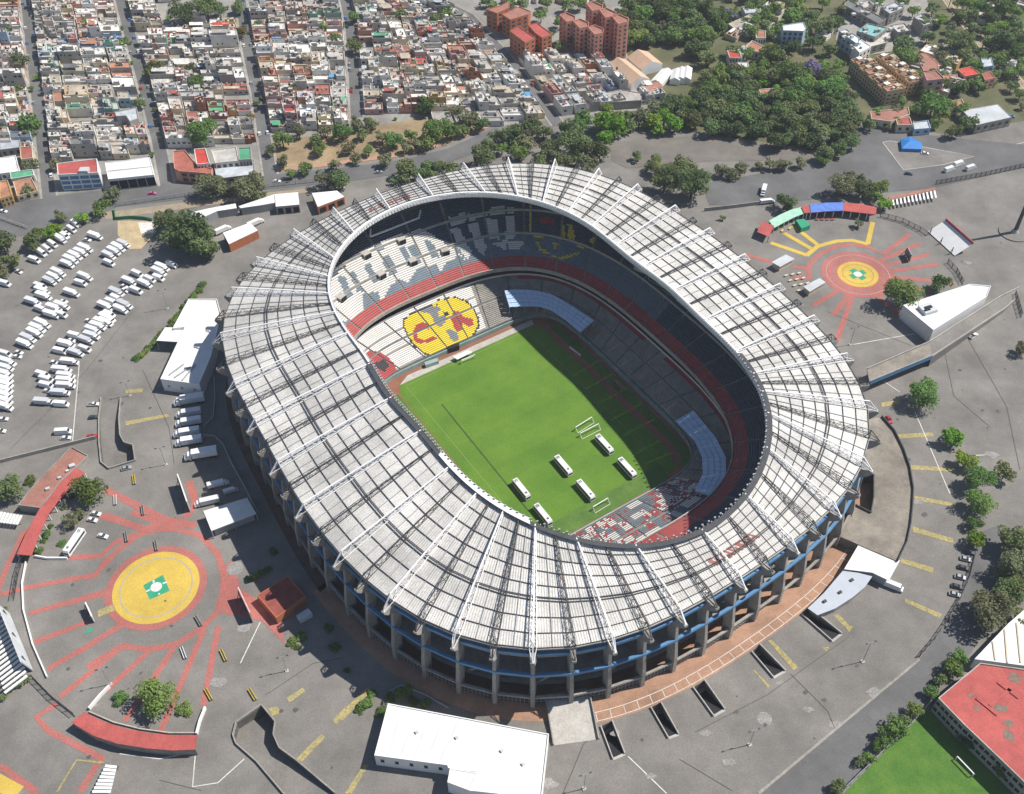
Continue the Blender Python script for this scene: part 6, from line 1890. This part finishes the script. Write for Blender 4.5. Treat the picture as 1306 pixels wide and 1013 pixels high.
# houses in the wood
for pts, h, rmk, lab in (([(280, 385), (375, 390), (390, 440), (300, 440)], 6, 'bright red', 'red roofed house in the wood'), ([(362, 475), (440, 475), (445, 510), (365, 515)], 4, 'whitewashed', 'small white house beside the red roofed house'), ([(425, 350), (470, 310), (580, 365), (545, 400), (440, 385)], 5, 'terracotta', 'pale red tiled house above the purple tree'), ([(290, 185), (450, 115), (490, 140), (330, 215)], 5, 'dusty beige', 'long beige roofed house at the top of the wood'),
    ([(700, 195), (860, 170), (880, 215), (860, 240), (705, 235)], 13, 'whitewashed', 'pale blue tower block with white parapets in the wood'), ([(495, 225), (570, 235), (575, 290), (500, 290)], 5, 'terracotta', 'brown roofed house with white awning in the wood'), ([(395, 55), (530, 55), (535, 95), (420, 105)], 5, 'tin', 'tin roofed house at the top edge of the wood'), ([(520, 680), (650, 670), (655, 715), (535, 715)], 4, 'terracotta', 'pink terrace house half hidden by the front trees')):
    P = Z(880, 0, 5.936, pts, h)
    t = bldg('wood_house', lab, 'house', P, h, WM['pale blue'] if h > 10 else WM['off white'], RM[rmk], .4, 'houses in the wood')
    PP = sorted([Vector((p.x, p.y, 0)) for p in P], key=lambda p: p.y)[:2]; PP.sort(key=lambda p: p.x); windows(t, PP[0], PP[1], .5, h-.4, 4, max(1, int(h/3)), fill=.5)
sheet('small_football_lawn', Z(880, 0, 5.936, [(545, 60), (650, 20), (745, 160), (690, 170)]), M['grass_old'], .02)
# orange terraced flats: two long stepped rows of units
M['ochre_wall'] = mat('ochre_wall', (.52, .37, .22), .85, .1, .3)
for row, (a_, b_, n, lab) in enumerate([((1096, 74), (1143, 117), 8, 'near'), ((1126, 70), (1169, 104), 7, 'far')]):
    A, B = G(*a_, 8.8), G(*b_, 8.8)
    A.z = B.z = 0
    d = (B-A)/n
    nn_ = Vector((-d.y, d.x, 0)).normalized()*(6.2 if row == 0 else 5.0)
    for i in range(n):
        p, q_ = A+d*(i+.02), A+d*(i+.98)
        h = 8.3+(1.2 if i % 2 else 0)
        t = bldg('terraced_flats', 'ochre terraced flats with terracotta roof, %s unit of the %s row' % (nth(i), lab), 'flats', [p-nn_, q_-nn_, q_+nn_, p+nn_], h, M['ochre_wall'], M['terrace'], .7, 'ochre terraced flats')
        b = MB(); b.box((p+q_)/2+nn_*(.3 if i % 2 else -.3)+Vector((0, 0, h)), (3.4, 3, 2.2), .5, 0, 1); b.build('roof_hut', [M['ochre_wall'], RM['dusty beige'] if i % 3 else M['roof_white']], t)
        for k in range(3):
            b = MB(); b.box((p+q_)/2+d*rs.uniform(-.35, .35)+nn_*rs.uniform(-.75, .75)+Vector((0, 0, h)), (rs.uniform(.8, 2.2), rs.uniform(.8, 1.8), rs.uniform(.8, 1.6)), rs.uniform(0, 1)); b.build('rooftop_unit', M[rs.choice(('cream', 'tank', 'concrete', 'white'))], t)
        e0, e1 = (p-nn_, q_-nn_)
        windows(t, e0, e1, .5, 8, 2, 3, fill=.45, hfill=.5)
        if i == n-1: windows(t, q_-nn_, q_+nn_, .5, 8, 3, 3, fill=.4, hfill=.5)
block('school_hall', 'cream gate building at the foot of the ochre flats', 'building', [(140, 850), (285, 835), (430, 815), (440, 870), (300, 925), (150, 905)], 1086, 0, 5.936, 5, M['cream'], M['terrace'], None, 1)
block('tiled_house', 'house with red tiled corner roof below the ochre flats', 'house', [(335, 905), (440, 890), (460, 950), (345, 950)], 1086, 0, 5.936, 5, M['cream'], M['tile_red'], None, 1)
block('kiosk', 'blue and grey kiosk roof below the ochre flats', 'kiosk', [(465, 930), (580, 915), (600, 975), (475, 985)], 1086, 0, 5.936, 4, WM['pale blue'], RM['tin'], None, 1)
block('bus_depot', 'long pale grey metal roof beside the road', 'building', [(835, 835), (1110, 790), (1215, 890), (945, 950)], 1086, 0, 5.936, 6, M['concrete'], M['metal_roof'], None, 1, .15)
block('station_building', 'low tan building with blue tarpaulin beside the metal roof', 'building', [(700, 780), (835, 755), (855, 795), (725, 830)], 1086, 0, 5.936, 5, M['cream'], RM['terracotta'], None, 1)
block('pink_house', 'tall pink apartment house with red roof left of the dark trees', 'apartments', [(545, 555), (640, 535), (705, 600), (570, 615)], 1086, 0, 5.936, 12, WM['faded pink'], M['terrace'], None, 3)
block('red_roof_hall', 'broad brick red roof with small skylights among trees', 'building', [(490, 415), (560, 400), (660, 480), (655, 530), (545, 540)], 1086, 0, 5.936, 6, WM['salmon'], M['terrace'], None, 1, .2)
for i, (pts, lab, rk) in enumerate([([(800, 530), (900, 505), (975, 560), (860, 580)], 'red roofed house with white skylights beside the railway', 'bright red'), ([(985, 560), (1050, 540), (1090, 590), (1010, 610)], 'dark red roofed house closest to the railway', 'rust red'), ([(690, 575), (800, 565), (805, 600), (700, 610)], 'flat white and salmon roof between the pink houses', 'terracotta'), ([(980, 450), (1060, 440), (1075, 500), (1000, 510)], 'pale blue house closest to the railway', 'tin')]):
    block('town_house', lab, 'house', pts, 1086, 0, 5.936, 7, WM[('salmon', 'salmon', 'faded pink', 'pale blue')[i]], RM[rk], None, 2, .3, 'houses by the railway')
# industrial plant
M['teal_roof'] = mat('teal_roof', (.20, .42, .42), .7, .3, .5)
for pts, h, wm, rm_, lab in (([(-95, 240), (-40, 225), (60, 290), (55, 330), (30, 330)], 10, WM['pale blue'], RM['whitewashed'], 'white stepped factory block with pale blue wall'), ([(5, 345), (75, 305), (150, 355), (60, 405)], 8, WM['white'], RM['whitewashed'], 'white factory roof with dark vents'), ([(40, 240), (120, 180), (270, 215), (180, 285)], 8, M['concrete'], M['teal_roof'], 'factory roof covered in teal pipework'),
    ([(295, 195), (400, 180), (450, 235), (350, 250)], 6, M['concrete'], RM['pale grey'], 'pale grey factory roof beside the teal roof'), ([(470, 130), (530, 105), (610, 180), (545, 200)], 7, M['concrete'], RM['tin'], 'tall tin roofed store near the railway'), ([(180, 230), (300, 240), (260, 330), (100, 370), (110, 310)], 5, M['concrete'], RM['pale grey'], 'low plant yard roof of pipes and tanks'),
    ([(-60, 40), (-20, 0), (260, 150), (200, 180)], 6, M['concrete'], RM['dark grey'], 'dark sheet roof of the longest factory hall'), ([(220, 60), (330, 20), (400, 60), (290, 110)], 8, M['concrete'], RM['tin'], 'blue grey plant building at the top edge'), ([(60, 20), (150, 0), (190, 30), (90, 70)], 6, M['concrete'], RM['pale grey'], 'small grey plant house at the top edge')):
    t = block('factory_building', lab, 'factory', pts, 1086, 0, 5.936, h, wm, rm_, None, 2, .5, 'factory buildings')
    P = Z(1086, 0, 5.936, pts, h); c = cen(P)
    for i in range(5):
        b = MB(); b.box(c+Vector((rs.uniform(-8, 8), rs.uniform(-4, 4), h)), (rs.uniform(1, 3), rs.uniform(1, 2.4), rs.uniform(.8, 2)), .4); b.build('roof_unit', M['metal_roof'] if i % 2 else M['concrete'], t)
# railway at the right
RW = px('1195,-20 1230,28 1262,66 1290,96 1330,140')
stripe('railway_bed', RW, 9, mat('ballast', (.38, .31, .22), .95, .2, .4, fine=.2), .03)
for o in (-2.6, -1.1, 1.1, 2.6):
    q = []
    for j, p in enumerate(RW):
        d = (RW[min(j+1, len(RW)-1)]-RW[max(j-1, 0)]).normalized(); q.append(p+Vector((-d.y, d.x, 0))*o)
    stripe('rail', q, .16, M['steel_dark'], .15)
for i in range(9):
    f = .06+i*.108
    k = f*(len(RW)-1); j = int(k); p = RW[j].lerp(RW[j+1], k-j); d = (RW[j+1]-RW[j]).normalized(); n = Vector((-d.y, d.x, 0))*5
    t = thing('overhead_mast', 'dark railway catenary frame, %s from the top edge' % nth(i), 'mast', p, group='catenary frames over the railway')
    for s in (-1, 1): b = MB(); b.bar(p+n*s, p+n*s+Vector((0, 0, 7)), .4); b.build('post', M['steel_dark'], t)
    b = MB(); b.bar(p-n+Vector((0, 0, 6.5)), p+n+Vector((0, 0, 6.5)), .35); b.build('crossbeam', M['steel_dark'], t)
# service halls by the upper yard
P = Z(240, 220, 6.53, [(35, 335), (160, 305), (260, 275), (400, 265), (400, 300), (240, 325), (120, 380), (45, 400)], 4.5)
for lab, pts, h in (('white roof row at the left of the upper yard', [(35, 335), (160, 305), (395, 262), (405, 300), (240, 325), (120, 378), (45, 385)], 4.5), ('white roof row in the middle of the upper yard', [(420, 285), (600, 225), (720, 185), (722, 255), (610, 275), (440, 300)], 4.5), ('grey white roof at the right of the upper yard row', [(722, 185), (915, 168), (925, 270), (730, 288)], 5), ('white roofed hall with orange wall at the stadium yard', [(1030, 175), (1240, 155), (1300, 205), (1080, 290)], 5), ('white roofed shed with orange wall beside trailers', [(290, 505), (515, 422), (580, 485), (340, 600)], 5)):
    P = Z(240, 220, 6.53, pts, h)
    t = bldg('yard_hall', lab, 'hall', P, h, M['brick_wall'] if 'orange' in lab else M['steel_grey'], M['roof_white'], 0, 'halls round the upper yard')
    PP = sorted([Vector((p.x, p.y, 0)) for p in P], key=lambda p: p.y)[:2]; PP.sort(key=lambda p: p.x)
    windows(t, PP[0], PP[1], .2, h-1, 3, 1, 'doorway', .7, M['dark'], .9)
P = Z(240, 220, 6.53, [(285, 620), (560, 500), (740, 420), (760, 470), (720, 560), (560, 650)], 0)
# street cars in the town
ci_ = 0
CARS_P = [PCARW, PCARD, PCARS, PCARR, PCARB]
for si, P in enumerate(SP[1:]):
    y = min(p.y for p in P)+14
    k = 0
    while y < 720:
        y += rh.uniform(6, 30)
        for sd in (-1, 1):
            if rh.random() < .45: continue
            x = xat(P, y)
            hd = math.atan2(10, xat(P, y+10)-x)
            c = Vector((x, y, 0))+Vector((math.sin(hd), -math.cos(hd), 0))*sd*2.4
            q = PX(c)
            if not (-10 < q[0] < 1316 and -20 < q[1] < 240) or y < min(p.y for p in P)+18: continue
            pr = rh.choice(CARS_P)
            cn = {PCARW: 'white', PCARD: 'dark', PCARS: 'silver', PCARR: 'red', PCARB: 'blue'}[pr]
            k += 1
            lab = '%s car parked on the %s kerb of the %s street, %s from the avenue' % (cn, 'left' if sd < 0 else 'right', ['first', 'second', 'third', 'fourth', 'diagonal'][si], nth(k-1))
            place(pr, q[0], q[1], hd, lab, 'cars parked in the town streets', zc=0)
# ================================================================ street furniture and small things
def post_lamp(x, y, h, lab):
    p = G(x, y)
    t = thing('lamp_post', lab, 'lamp post', p, group='tall lamp posts')
    b = MB(); b.tube(p, p+Vector((0, 0, h)), .16, .09, 8); b.build('pole', M['steel_grey'], t)
    b = MB(); b.box(p, (1.3, 1.3, .35), .4); b.build('plinth', M['pale_concrete'], t)
    for s in (-1, 1):
        b = MB(); q = p+Vector((s*1.6, s*.5, h)); b.bar(p+Vector((0, 0, h-.1)), q, .12); b.build('arm', M['steel_grey'], t)
        b = MB(); b.box(q-Vector((0, 0, .15)), (.9, .4, .22), .3); b.build('lamp_head', M['steel_dark'], t)
for x, y, h, lab in ((956, 950, 10.6, 'lamp post on the lower right asphalt near the kerb'), (1100, 844, 13, 'lamp post between the stairwells and the kerb'), (212, 593, 11, 'lamp post on the lane beside the six lorries'), (141, 873, 11, 'lamp post on the red striped plaza above the arcade'), (214, 394, 12, 'lamp post in the west lot beside the hedge'), (1084, 440, 11, 'lamp post on the asphalt below the far plaza'), (745, 1006, 11, 'lamp post right of the white roof at the picture foot'), (366, 856, 10, 'lamp post left of the yellow hatching near the shrubs'), (166, 505, 9, 'lamp post at the head of the sunken ramp')):
    post_lamp(x, y, h, lab)
def billboard(name, lab, a_, b_, h, front, lean=0.0, z=.5):
    A, B = G(*a_), G(*b_)
    d = (B-A).normalized(); n = Vector((-d.y, d.x, 0))
    t = thing(name, lab, 'billboard', (A+B)/2)
    b = MB()
    up = Vector((0, 0, h))+n*lean
    lo = Vector((0, 0, z))
    b.face([A+lo, B+lo, B+up, A+up]); b.face([A+lo+n*.4, A+up+n*.4, B+up+n*.4, B+lo+n*.4])
    b.face([A+up, B+up, B+up+n*.4, A+up+n*.4]); b.face([A+lo, A+up, A+up+n*.4, A+lo+n*.4]); b.face([B+lo, B+lo+n*.4, B+up+n*.4, B+up])
    b.build('panel', front, t)
    for f in (.1, .5, .9):
        p = A.lerp(B, f)+n*.8
        b = MB(); b.bar(p, p+Vector((0, 0, h*.9)), .3); b.build('post', M['steel_dark'], t)
        b = MB(); b.bar(p+n*2.2, p+Vector((0, 0, h*.7)), .2); b.build('brace', M['steel_dark'], t)
M['pinkish'] = mat('pale_pink_board', (.66, .48, .47), .7, .25, .5)
billboard('billboard', 'white sign panel at the end of the yellow stripe', (122, 794), (114, 776), 4.5, M['white'])
billboard('billboard', 'tall white billboard beside the flat grey lorry', (244, 653), (232, 618), 7, M['white'])
billboard('billboard', 'white billboard beside the red service hut', (324, 794), (309, 762), 7, M['pinkish'])
billboard('billboard', 'long blue grey billboard on the left rim of the plaza', (43, 856), (13, 783), 8, M['metal_roof'], 1.5)
billboard('billboard', 'white sloping billboard with red top edge on the rim of the far plaza', (1218, 327), (1184, 296), 5, M['white'], -9)
A, B = G(1218, 327), G(1184, 296); d = (B-A).normalized(); n = Vector((-d.y, d.x, 0))
b = MB(); u_ = n*-9+Vector((0, 0, 5.6)); b.bar(A+u_, B+u_, .5, 0, 1.6); b.build('sign_strip', M['tile_red'], label='red strip along the top of the sloping white billboard', cat='sign')
billboard('billboard', 'small grey sign panel standing on the far plaza', (1160, 335), (1155, 325), 5, M['steel_grey'])
def fence(lab, pts, h=2.8, step=3.0, m=None, name='fence', cat='fence'):
    P = [G(*p) for p in pts]
    t = thing(name, lab, cat, sum(P, Vector())/len(P))
    m = m or M['steel_dark']
    bars, rails = MB(), MB()
    for a_, b_ in zip(P, P[1:]):
        ln = (b_-a_).length
        k = max(1, int(ln/step))
        for i in range(k):
            p = a_.lerp(b_, i/k)
            b = MB(); b.bar(p, p+Vector((0, 0, h+.2)), .28); b.build('post', m, t)
            for j in range(1, 7):
                q = a_.lerp(b_, (i+j/7)/k); bars.bar(q, q+Vector((0, 0, h)), .09)
        for z in (.3, h): rails.bar(a_+Vector((0, 0, z)), b_+Vector((0, 0, z)), .16)
    bars.build('bars', m, t, kind='stuff'); rails.build('rails', m, t, kind='stuff')
    return t
f0 = lambda ox, oy, s, pts: zz(ox, oy, s, pts)
fence('black curved railing at the left rim of the plaza, upper stretch', f0(0, 670, 2.952, [(88, 125), (68, 190), (52, 285)]))
fence('black curved railing at the left rim of the plaza, lower stretch', f0(0, 670, 2.952, [(125, 578), (200, 655), (285, 722)]))
fence('black curved railing right of the far curved arcade', f0(940, 240, 4.081, [(745, 150), (860, 180), (950, 225), (985, 250)]))
fence('black curved railing below the far red billboard', f0(940, 240, 4.081, [(1095, 392), (1140, 440), (1175, 505)]))
fence('dark boundary fence along the wide east road', [(1193, 236), (1250, 226), (1306, 214), (1340, 207)], 3)
fence('grey railing with posts along the avenue verge', f0(0, 0, 2.968, [(440, 782), (700, 745), (960, 715), (1200, 690)]), 2.4, 5, M['steel_grey'])
fence('railing behind the left edge trees by the avenue', f0(0, 140, 5.936, [(0, 828), (110, 868), (215, 905)]), 2, 3, M['pale_concrete'])
fence('curved dark fence along the lane by the shaded right slope', f0(866, 670, 2.952, [(905, 495), (960, 430), (1000, 372), (1055, 280), (1090, 200), (1112, 110)]), 2.2)
fence('lawn fence of the school football pitch', f0(866, 670, 2.952, [(610, 1010), (735, 888), (862, 765), (950, 665)]), 2.6, 4, M['steel_grey'])
fence('black gate railing at the end of the blue sided walkway', f0(866, 330, 2.968, [(1270, 140), (1285, 190), (1295, 225)]), 3)
def wall(lab, pts, h=1.4, w_=.4, m=None):
    P = [G(*p) for p in pts]
    b = MB()
    l, r = [], []
    for i, p in enumerate(P):
        d = (P[min(i+1, len(P)-1)]-P[max(i-1, 0)]).normalized(); n = Vector((-d.y, d.x, 0))*w_/2
        l.append(p+n); r.append(p-n)
    up = Vector((0, 0, h))
    b.strip([p+up for p in l], l); b.strip(r, [p+up for p in r]); b.strip([p+up for p in r], [p+up for p in l])
    b.face([r[0], r[0]+up, l[0]+up, l[0]]); b.face([l[-1], l[-1]+up, r[-1]+up, r[-1]])
    b.build('low_wall', m or M['pale_concrete'], label=lab, cat='wall')
wall('long dark topped wall running to the red roofed office', f0(0, 540, 5.63, [(-20, 290), (300, 210), (690, 112)]), 2, .5, M['concrete'])
wall('white low wall left of the three plaza trees', f0(0, 670, 2.952, [(338, 695), (380, 645), (415, 610)]), 1.6, .6, M['white'])
wall('white low wall right of the three plaza trees', f0(0, 670, 2.952, [(742, 790), (755, 740), (775, 690)]), 1.6, .6, M['white'])
wall('curved white wall along the left rim of the plaza', f0(0, 670, 2.952, [(100, 140), (85, 220), (90, 320), (125, 450), (180, 575)]), 1.1, .4, M['white'])
wall('white wall at the end of the curved arcade near the coach', f0(0, 670, 2.952, [(135, 120), (180, 128), (255, 128)]), 1.3, .5, M['white'])
wall('planting bed wall curving below the plaza trees', f0(0, 670, 2.952, [(338, 705), (430, 745), (530, 770), (640, 785), (735, 785)]), .9, .4)
wall('green hoarding round the sandy patch', f0(0, 140, 5.936, [(868, 760), (878, 835), (1000, 825), (1100, 832), (1155, 845)]), 2, .25, mat('green_hoarding', (.04, .20, .10), .8, .15, .3))
wall('curved retaining wall of the service yard', f0(100, 470, 4.604, [(800, 60), (805, 180), (795, 290), (740, 345)]), 1.3, .4)
wall('second retaining wall of the service yard', f0(100, 470, 4.604, [(735, 400), (800, 405), (850, 450), (900, 560), (960, 670), (1060, 860)]), 1.3, .4)
wall('curb wall of the planted bed behind the white roof', f0(430, 670, 2.952, [(180, 640), (240, 605), (330, 640), (420, 690)]), .8, .3)
wall('low wall along the road behind the far car park', f0(866, 0, 2.968, [(95, 800), (190, 790), (340, 770)]), 2.2, .4, M['concrete'])
# striped concrete barriers
for i, (x, y, a_, c, lab) in enumerate([(234, 833, -62, 'w', 'white rimmed barrier between two red stripes'), (285, 836, -60, 'y', 'yellow rimmed barrier right of the red stripes'), (266, 886, -55, 'y', 'yellow rimmed barrier beside the white low wall'), (322, 886, -55, 'y', 'yellow rimmed barrier above the curving ramp head'), (171, 612, -72, 'y', 'yellow rimmed barrier below the sunken ramp foot'), (147, 638, -75, 'w', 'white rimmed barrier beside the arcade tree'), (182, 651, -70, 'd', 'dark barrier on the upper red stripe'), (161, 685, -70, 'd', 'dark barrier on the red stripe left of the disc'), (199, 696, -70, 'd', 'dark barrier on the ring above the yellow disc'), (253, 792, -55, 'd', 'dark barrier right of the yellow disc')]):
    p = G(x, y, .4)
    t = thing('barrier', lab, 'barrier', (p.x, p.y, 0), group='barriers on the plaza')
    b = MB(); b.box((p.x, p.y, 0), (5.2, .75, .7), rad(a_), 0); b.build('block', M['steel_dark'], t)
    b = MB()
    ca, sa = math.cos(rad(a_)), math.sin(rad(a_))
    for s in (-1, 1):
        q0 = Vector((p.x-2.6*ca-s*.42*-sa, p.y-2.6*sa-s*.42*ca, .75)); q1 = Vector((p.x+2.6*ca-s*.42*-sa, p.y+2.6*sa-s*.42*ca, .75))
        b.bar(q0, q1, .2)
    b.build('rim', {'w': M['white'], 'y': M['yellow'], 'd': M['concrete']}[c], t, kind='stuff')
# ribbed turnstile canopies
def ribs(lab, a_, b_, c_, d_, n, h, m=None):
    A, B, C_, D = (G(*p, h) for p in (a_, b_, c_, d_))
    t = thing('turnstile_canopy', lab, 'canopy', cen([A, B, C_, D]), group='ribbed turnstile canopies')
    for i in range(n):
        f = (i+.5)/n
        p, q = A.lerp(B, f), D.lerp(C_, f)
        b = MB(); b.bar(p, q, .9, 0, .5); b.build('rib', m or M['white'], t)
        b = MB(); r_ = p.lerp(q, .5); b.bar(Vector((r_.x, r_.y, 0)), r_, .3); b.build('post', M['steel_grey'], t)
ribs('long row of white turnstile ribs behind the blue grey billboard', *f0(0, 670, 2.952, [(30, 335), (105, 575), (20, 640), (-60, 400)]), 15, 2.6)
ribs('white turnstile ribs below the faded roofed office', *f0(0, 540, 5.63, [(0, 635), (165, 665), (130, 730), (-30, 710)]), 7, 2.6)
ribs('white turnstile ribs by the wide east road', *f0(940, 240, 4.081, [(800, 55), (1035, 5), (1045, 50), (805, 92)]), 12, 2.4)
ribs('white turnstile ribs at the foot of the picture', *f0(0, 670, 2.952, [(345, 1010), (400, 900), (440, 905), (415, 1010)]), 8, 2.4)
P = Z(940, 240, 4.081, [(790, 45), (1030, -5), (1035, 8), (800, 60)], 3); t = thing('entrance_roof', 'pink strip roof above the east road turnstile ribs', 'canopy', cen(P)); b = MB(); b.prism(P, 2.8, 3, 0, None, True); b.build('roof', M['terrace'], t)
for p in P: b = MB(); b.bar(Vector((p.x, p.y, 0)), Vector((p.x, p.y, 2.8)), .2); b.build('post', M['steel_dark'], t)
# service huts by the stadium
P = Z(0, 670, 2.952, [(968, 265), (1085, 192), (1150, 268), (1040, 350)], 4)
t = bldg('service_hut', 'hut with dark red roof in the stadium shade', 'building', P, 4, M['brick_wall'], mat('dark_red_roof', (.26, .075, .06), .85, .2, .3, grime=.2), .25)
P = Z(0, 670, 2.952, [(1115, 340), (1160, 312), (1175, 330), (1128, 358)], 2.5); t = thing('cabin', 'small pale blue cabin beside the dark red hut', 'cabin', cen(P)); b = MB(); b.prism(P, 0, 2.5); b.build('wall', M['metal_roof'], t)
for pts, lab in (([(985, 270), (1030, 300), (1045, 335), (1000, 300)], 'orange awning over the steps of the dark red hut'),):
    P = Z(0, 670, 2.952, pts, 3); b = MB(); b.prism(P, 2.8, 3, 0, None, True); b.build('hut_awning', mat('orange_awning', (.55, .17, .08), .8, .1, .4), label=lab, cat='awning')
# stalls and tables of the far plaza
P = Z(940, 240, 4.081, [(305, 165), (350, 160), (382, 195), (335, 212)], 2.6); t = thing('market_stall', 'dark green market stall under the far curved arcade', 'stall', cen(P)); b = MB(); b.prism(P, 0, 2.2, 0, -1); b.build('side', M['green_paint'], t); b = MB(); b.prism(P, 2.2, [2.6, 2.6, 2.9, 2.9], 0); b.build('roof', M['green_paint'], t)
tb = MB(); tb.box((0, 0, .7), (1.9, .9, .08)); tbm = tb.mesh('table_top', M['cream'])
tl = MB()
for sx in (-.7, .7): tl.bar((sx, -.4, 0), (sx, .4, .7), .08); tl.bar((sx, .4, 0), (sx, -.4, .7), .08)
tlm = tl.mesh('trestle', M['steel_dark'])
def table(x, y, lab, grp, tm=tbm, rot=.5):
    p = G(x, y, .5)
    t = thing('table', lab, 'table', (p.x, p.y, 0), rot, grp)
    for m_, nm in ((tm, 'table_top'), (tlm, 'trestle')):
        c = bpy.data.objects.new(nm, m_); COL.objects.link(c); c.parent = t
        if nm == 'trestle': c['kind'] = 'stuff'
RWN = ['back', 'second', 'third', 'front']
for r_ in range(4):
    for c in range(3):
        u, v = 255+r_*22+c*34, 455+r_*26-c*6
        table(940+u/4.081, 240+v/4.081, 'cream table in the %s row of the terrace, %s from the left' % (RWN[r_], nth(c)), 'cream tables between the two grey shelters')
rtm = tb.mesh('table_top', M['tile_red'])
for i in range(4): table(940+(418+i*27)/4.081, 240+163/4.081, 'red table on the far plaza, %s from the left' % nth(i), 'red tables under the far arcade', rtm, .1)
for i, (u, v) in enumerate(((235, 222), (275, 210))): table(940+u/4.081, 240+v/4.081, 'orange table on the yellow stripes, %s of two' % ('left' if i == 0 else 'right'), 'orange tables on the far plaza', tb.mesh('table_top', M['yellow']), .9)
# blue tent on the traffic island
c = G(1160, 186)
t = thing('tent', 'bright blue tarpaulin tent on the traffic island', 'tent', c)
M['tarp'] = mat('blue_tarpaulin', (.03, .19, .52), .5, .15, .6)
P = Z(866, 0, 2.968, [(835, 540), (870, 530), (915, 555), (915, 578), (840, 575)], 0)
b = MB(); b.prism(P, 0, [2.2]*5, 0, -1)
ap = cen(P)+Vector((-1.5, 0, 4.0))
PP = [Vector((p.x, p.y, 2.2)) for p in P]
if sum(PP[i-1].x*PP[i].y-PP[i].x*PP[i-1].y for i in range(5)) < 0: PP = PP[::-1]
for i in range(5): b.face([PP[i], PP[(i+1) % 5], ap])
b.build('canvas', M['tarp'], t); b = MB(); b.bar(ap, ap+Vector((0, 0, .7)), .15); b.build('pole', M['steel_grey'], t)
# vehicles on the east side
place(PVAN, 1211, 216, heading(1211, 216, 1, -.35), 'white van on the east road, left of three', zc=1.1); place(PVAN, 1223, 209, heading(1223, 209, 1, -.35), 'white van on the east road, middle and farthest of three', zc=1.1); place(PVAN, 1238, 214, heading(1238, 214, 1, -.35), 'white van on the east road, right of three', zc=1.1)
place(PCARD, 1159, 221.5, heading(1159, 221, 1, .1), 'dark car below the traffic island tip', zc=.7); place(PCARW, 1180, 195.5, heading(1180, 195, 1, .1), 'white car parked behind the blue tent', zc=.7)
place(PBOX, 974, 243, heading(974, 243, -.3, 1), 'pale green white box van behind the far arcade tree', zc=1.4); place(PL, 979, 256, heading(979, 256, 1, -.1), 'white lorry behind the far arcade tree', zc=1.8, sc=.75)
place(PPICK, 1242, 428, heading(1242, 428, 1, -.65), 'white pickup with dark bed beside the approach ramp', zc=.9)
for i, (x, y) in enumerate([(1236, 704), (1232, 713), (1229, 724), (1225, 736), (1221, 748), (1218, 758)]):
    place((PCARD, PCARS)[i % 2], x, y, heading(x, y, 1, .25), '%s car of the six along the curved dark fence, %s from the top' % (('dark', 'silver')[i % 2], nth(i)), 'cars along the curved dark fence', zc=.7)
for x, y, dx, dy, lab, pr in ((149, 227, 1, 0, 'dark car on the avenue corner by the blue glazed block', PCARD), (483, 219.5, 1, -.15, 'silver van like car on the road behind the roof', PCARS), (353, 231, 1, 0, 'white car on the avenue below the dry park', PCARW), (1105, 157, .4, 1, 'white car at the corner below the ochre flats', PCARW), (1120, 163, 1, .1, 'dark car along the wall below the ochre flats', PCARD), (1133, 165, 1, .1, 'red car along the wall below the ochre flats', PCARR), (1290, 148, 1, .2, 'blue truck like car beside the pale metal roof', PCARB), (1090, 175, 1, .3, 'blue car under the corner trees', PCARB)):
    place(pr, x, y, heading(x, y, dx, dy), lab, zc=.7)
# the foot of the big floodlight mast at the right edge
p = G(1294, 297)
t = thing('floodlight_mast', 'thick dark mast leaning in at the right picture edge', 'mast', p)
b = MB(); b.tube(p, p+Vector((0, 0, 38)), 1.1, .6, 12); b.build('pole', M['steel_dark'], t)
b = MB(); b.tube(p, p+Vector((0, 0, .5)), 8, 8, 28); b.build('plinth', M['asphalt'], t)
b = MB(); b.tube(p+Vector((0, 0, .5)), p+Vector((0, 0, 2.2)), 2.2, 1.2, 12); b.build('footing', M['steel_grey'], t)
b = MB(); b.box(p+Vector((0, 0, 37)), (7, 1, 4), .3); b.build('lamp_frame', M['steel_dark'], t)
# garden ground of the upper right quarter

goal((1221, 965), (1242, 987), 'small white goal frame on the school lawn', 2.2, 0)
stripe('yellow_marking', Z(0, 670, 2.952, [(215, 1005), (288, 885), (390, 895)]), .8, M['worn_yellow'], z1)
# ================================================================ haze
hb = MB(); hb.box((0, 1650, -11.0), (5600, 5600, 352.0))
hm = bpy.data.materials.new('haze'); hm.use_nodes = True
hn = hm.node_tree; hn.nodes.clear()
ho = hn.nodes.new('ShaderNodeOutputMaterial'); hv = hn.nodes.new('ShaderNodeVolumePrincipled')
hv.inputs['Color'].default_value = (.80, .88, 1.0, 1); hv.inputs['Density'].default_value = 0.00010; hv.inputs['Anisotropy'].default_value = .2
hn.links.new(hv.outputs[0], ho.inputs['Volume'])
hb.build('haze', hm, kind='stuff')
SC.cycles.volume_bounces = 0
SC.cycles.volume_step_rate = 5
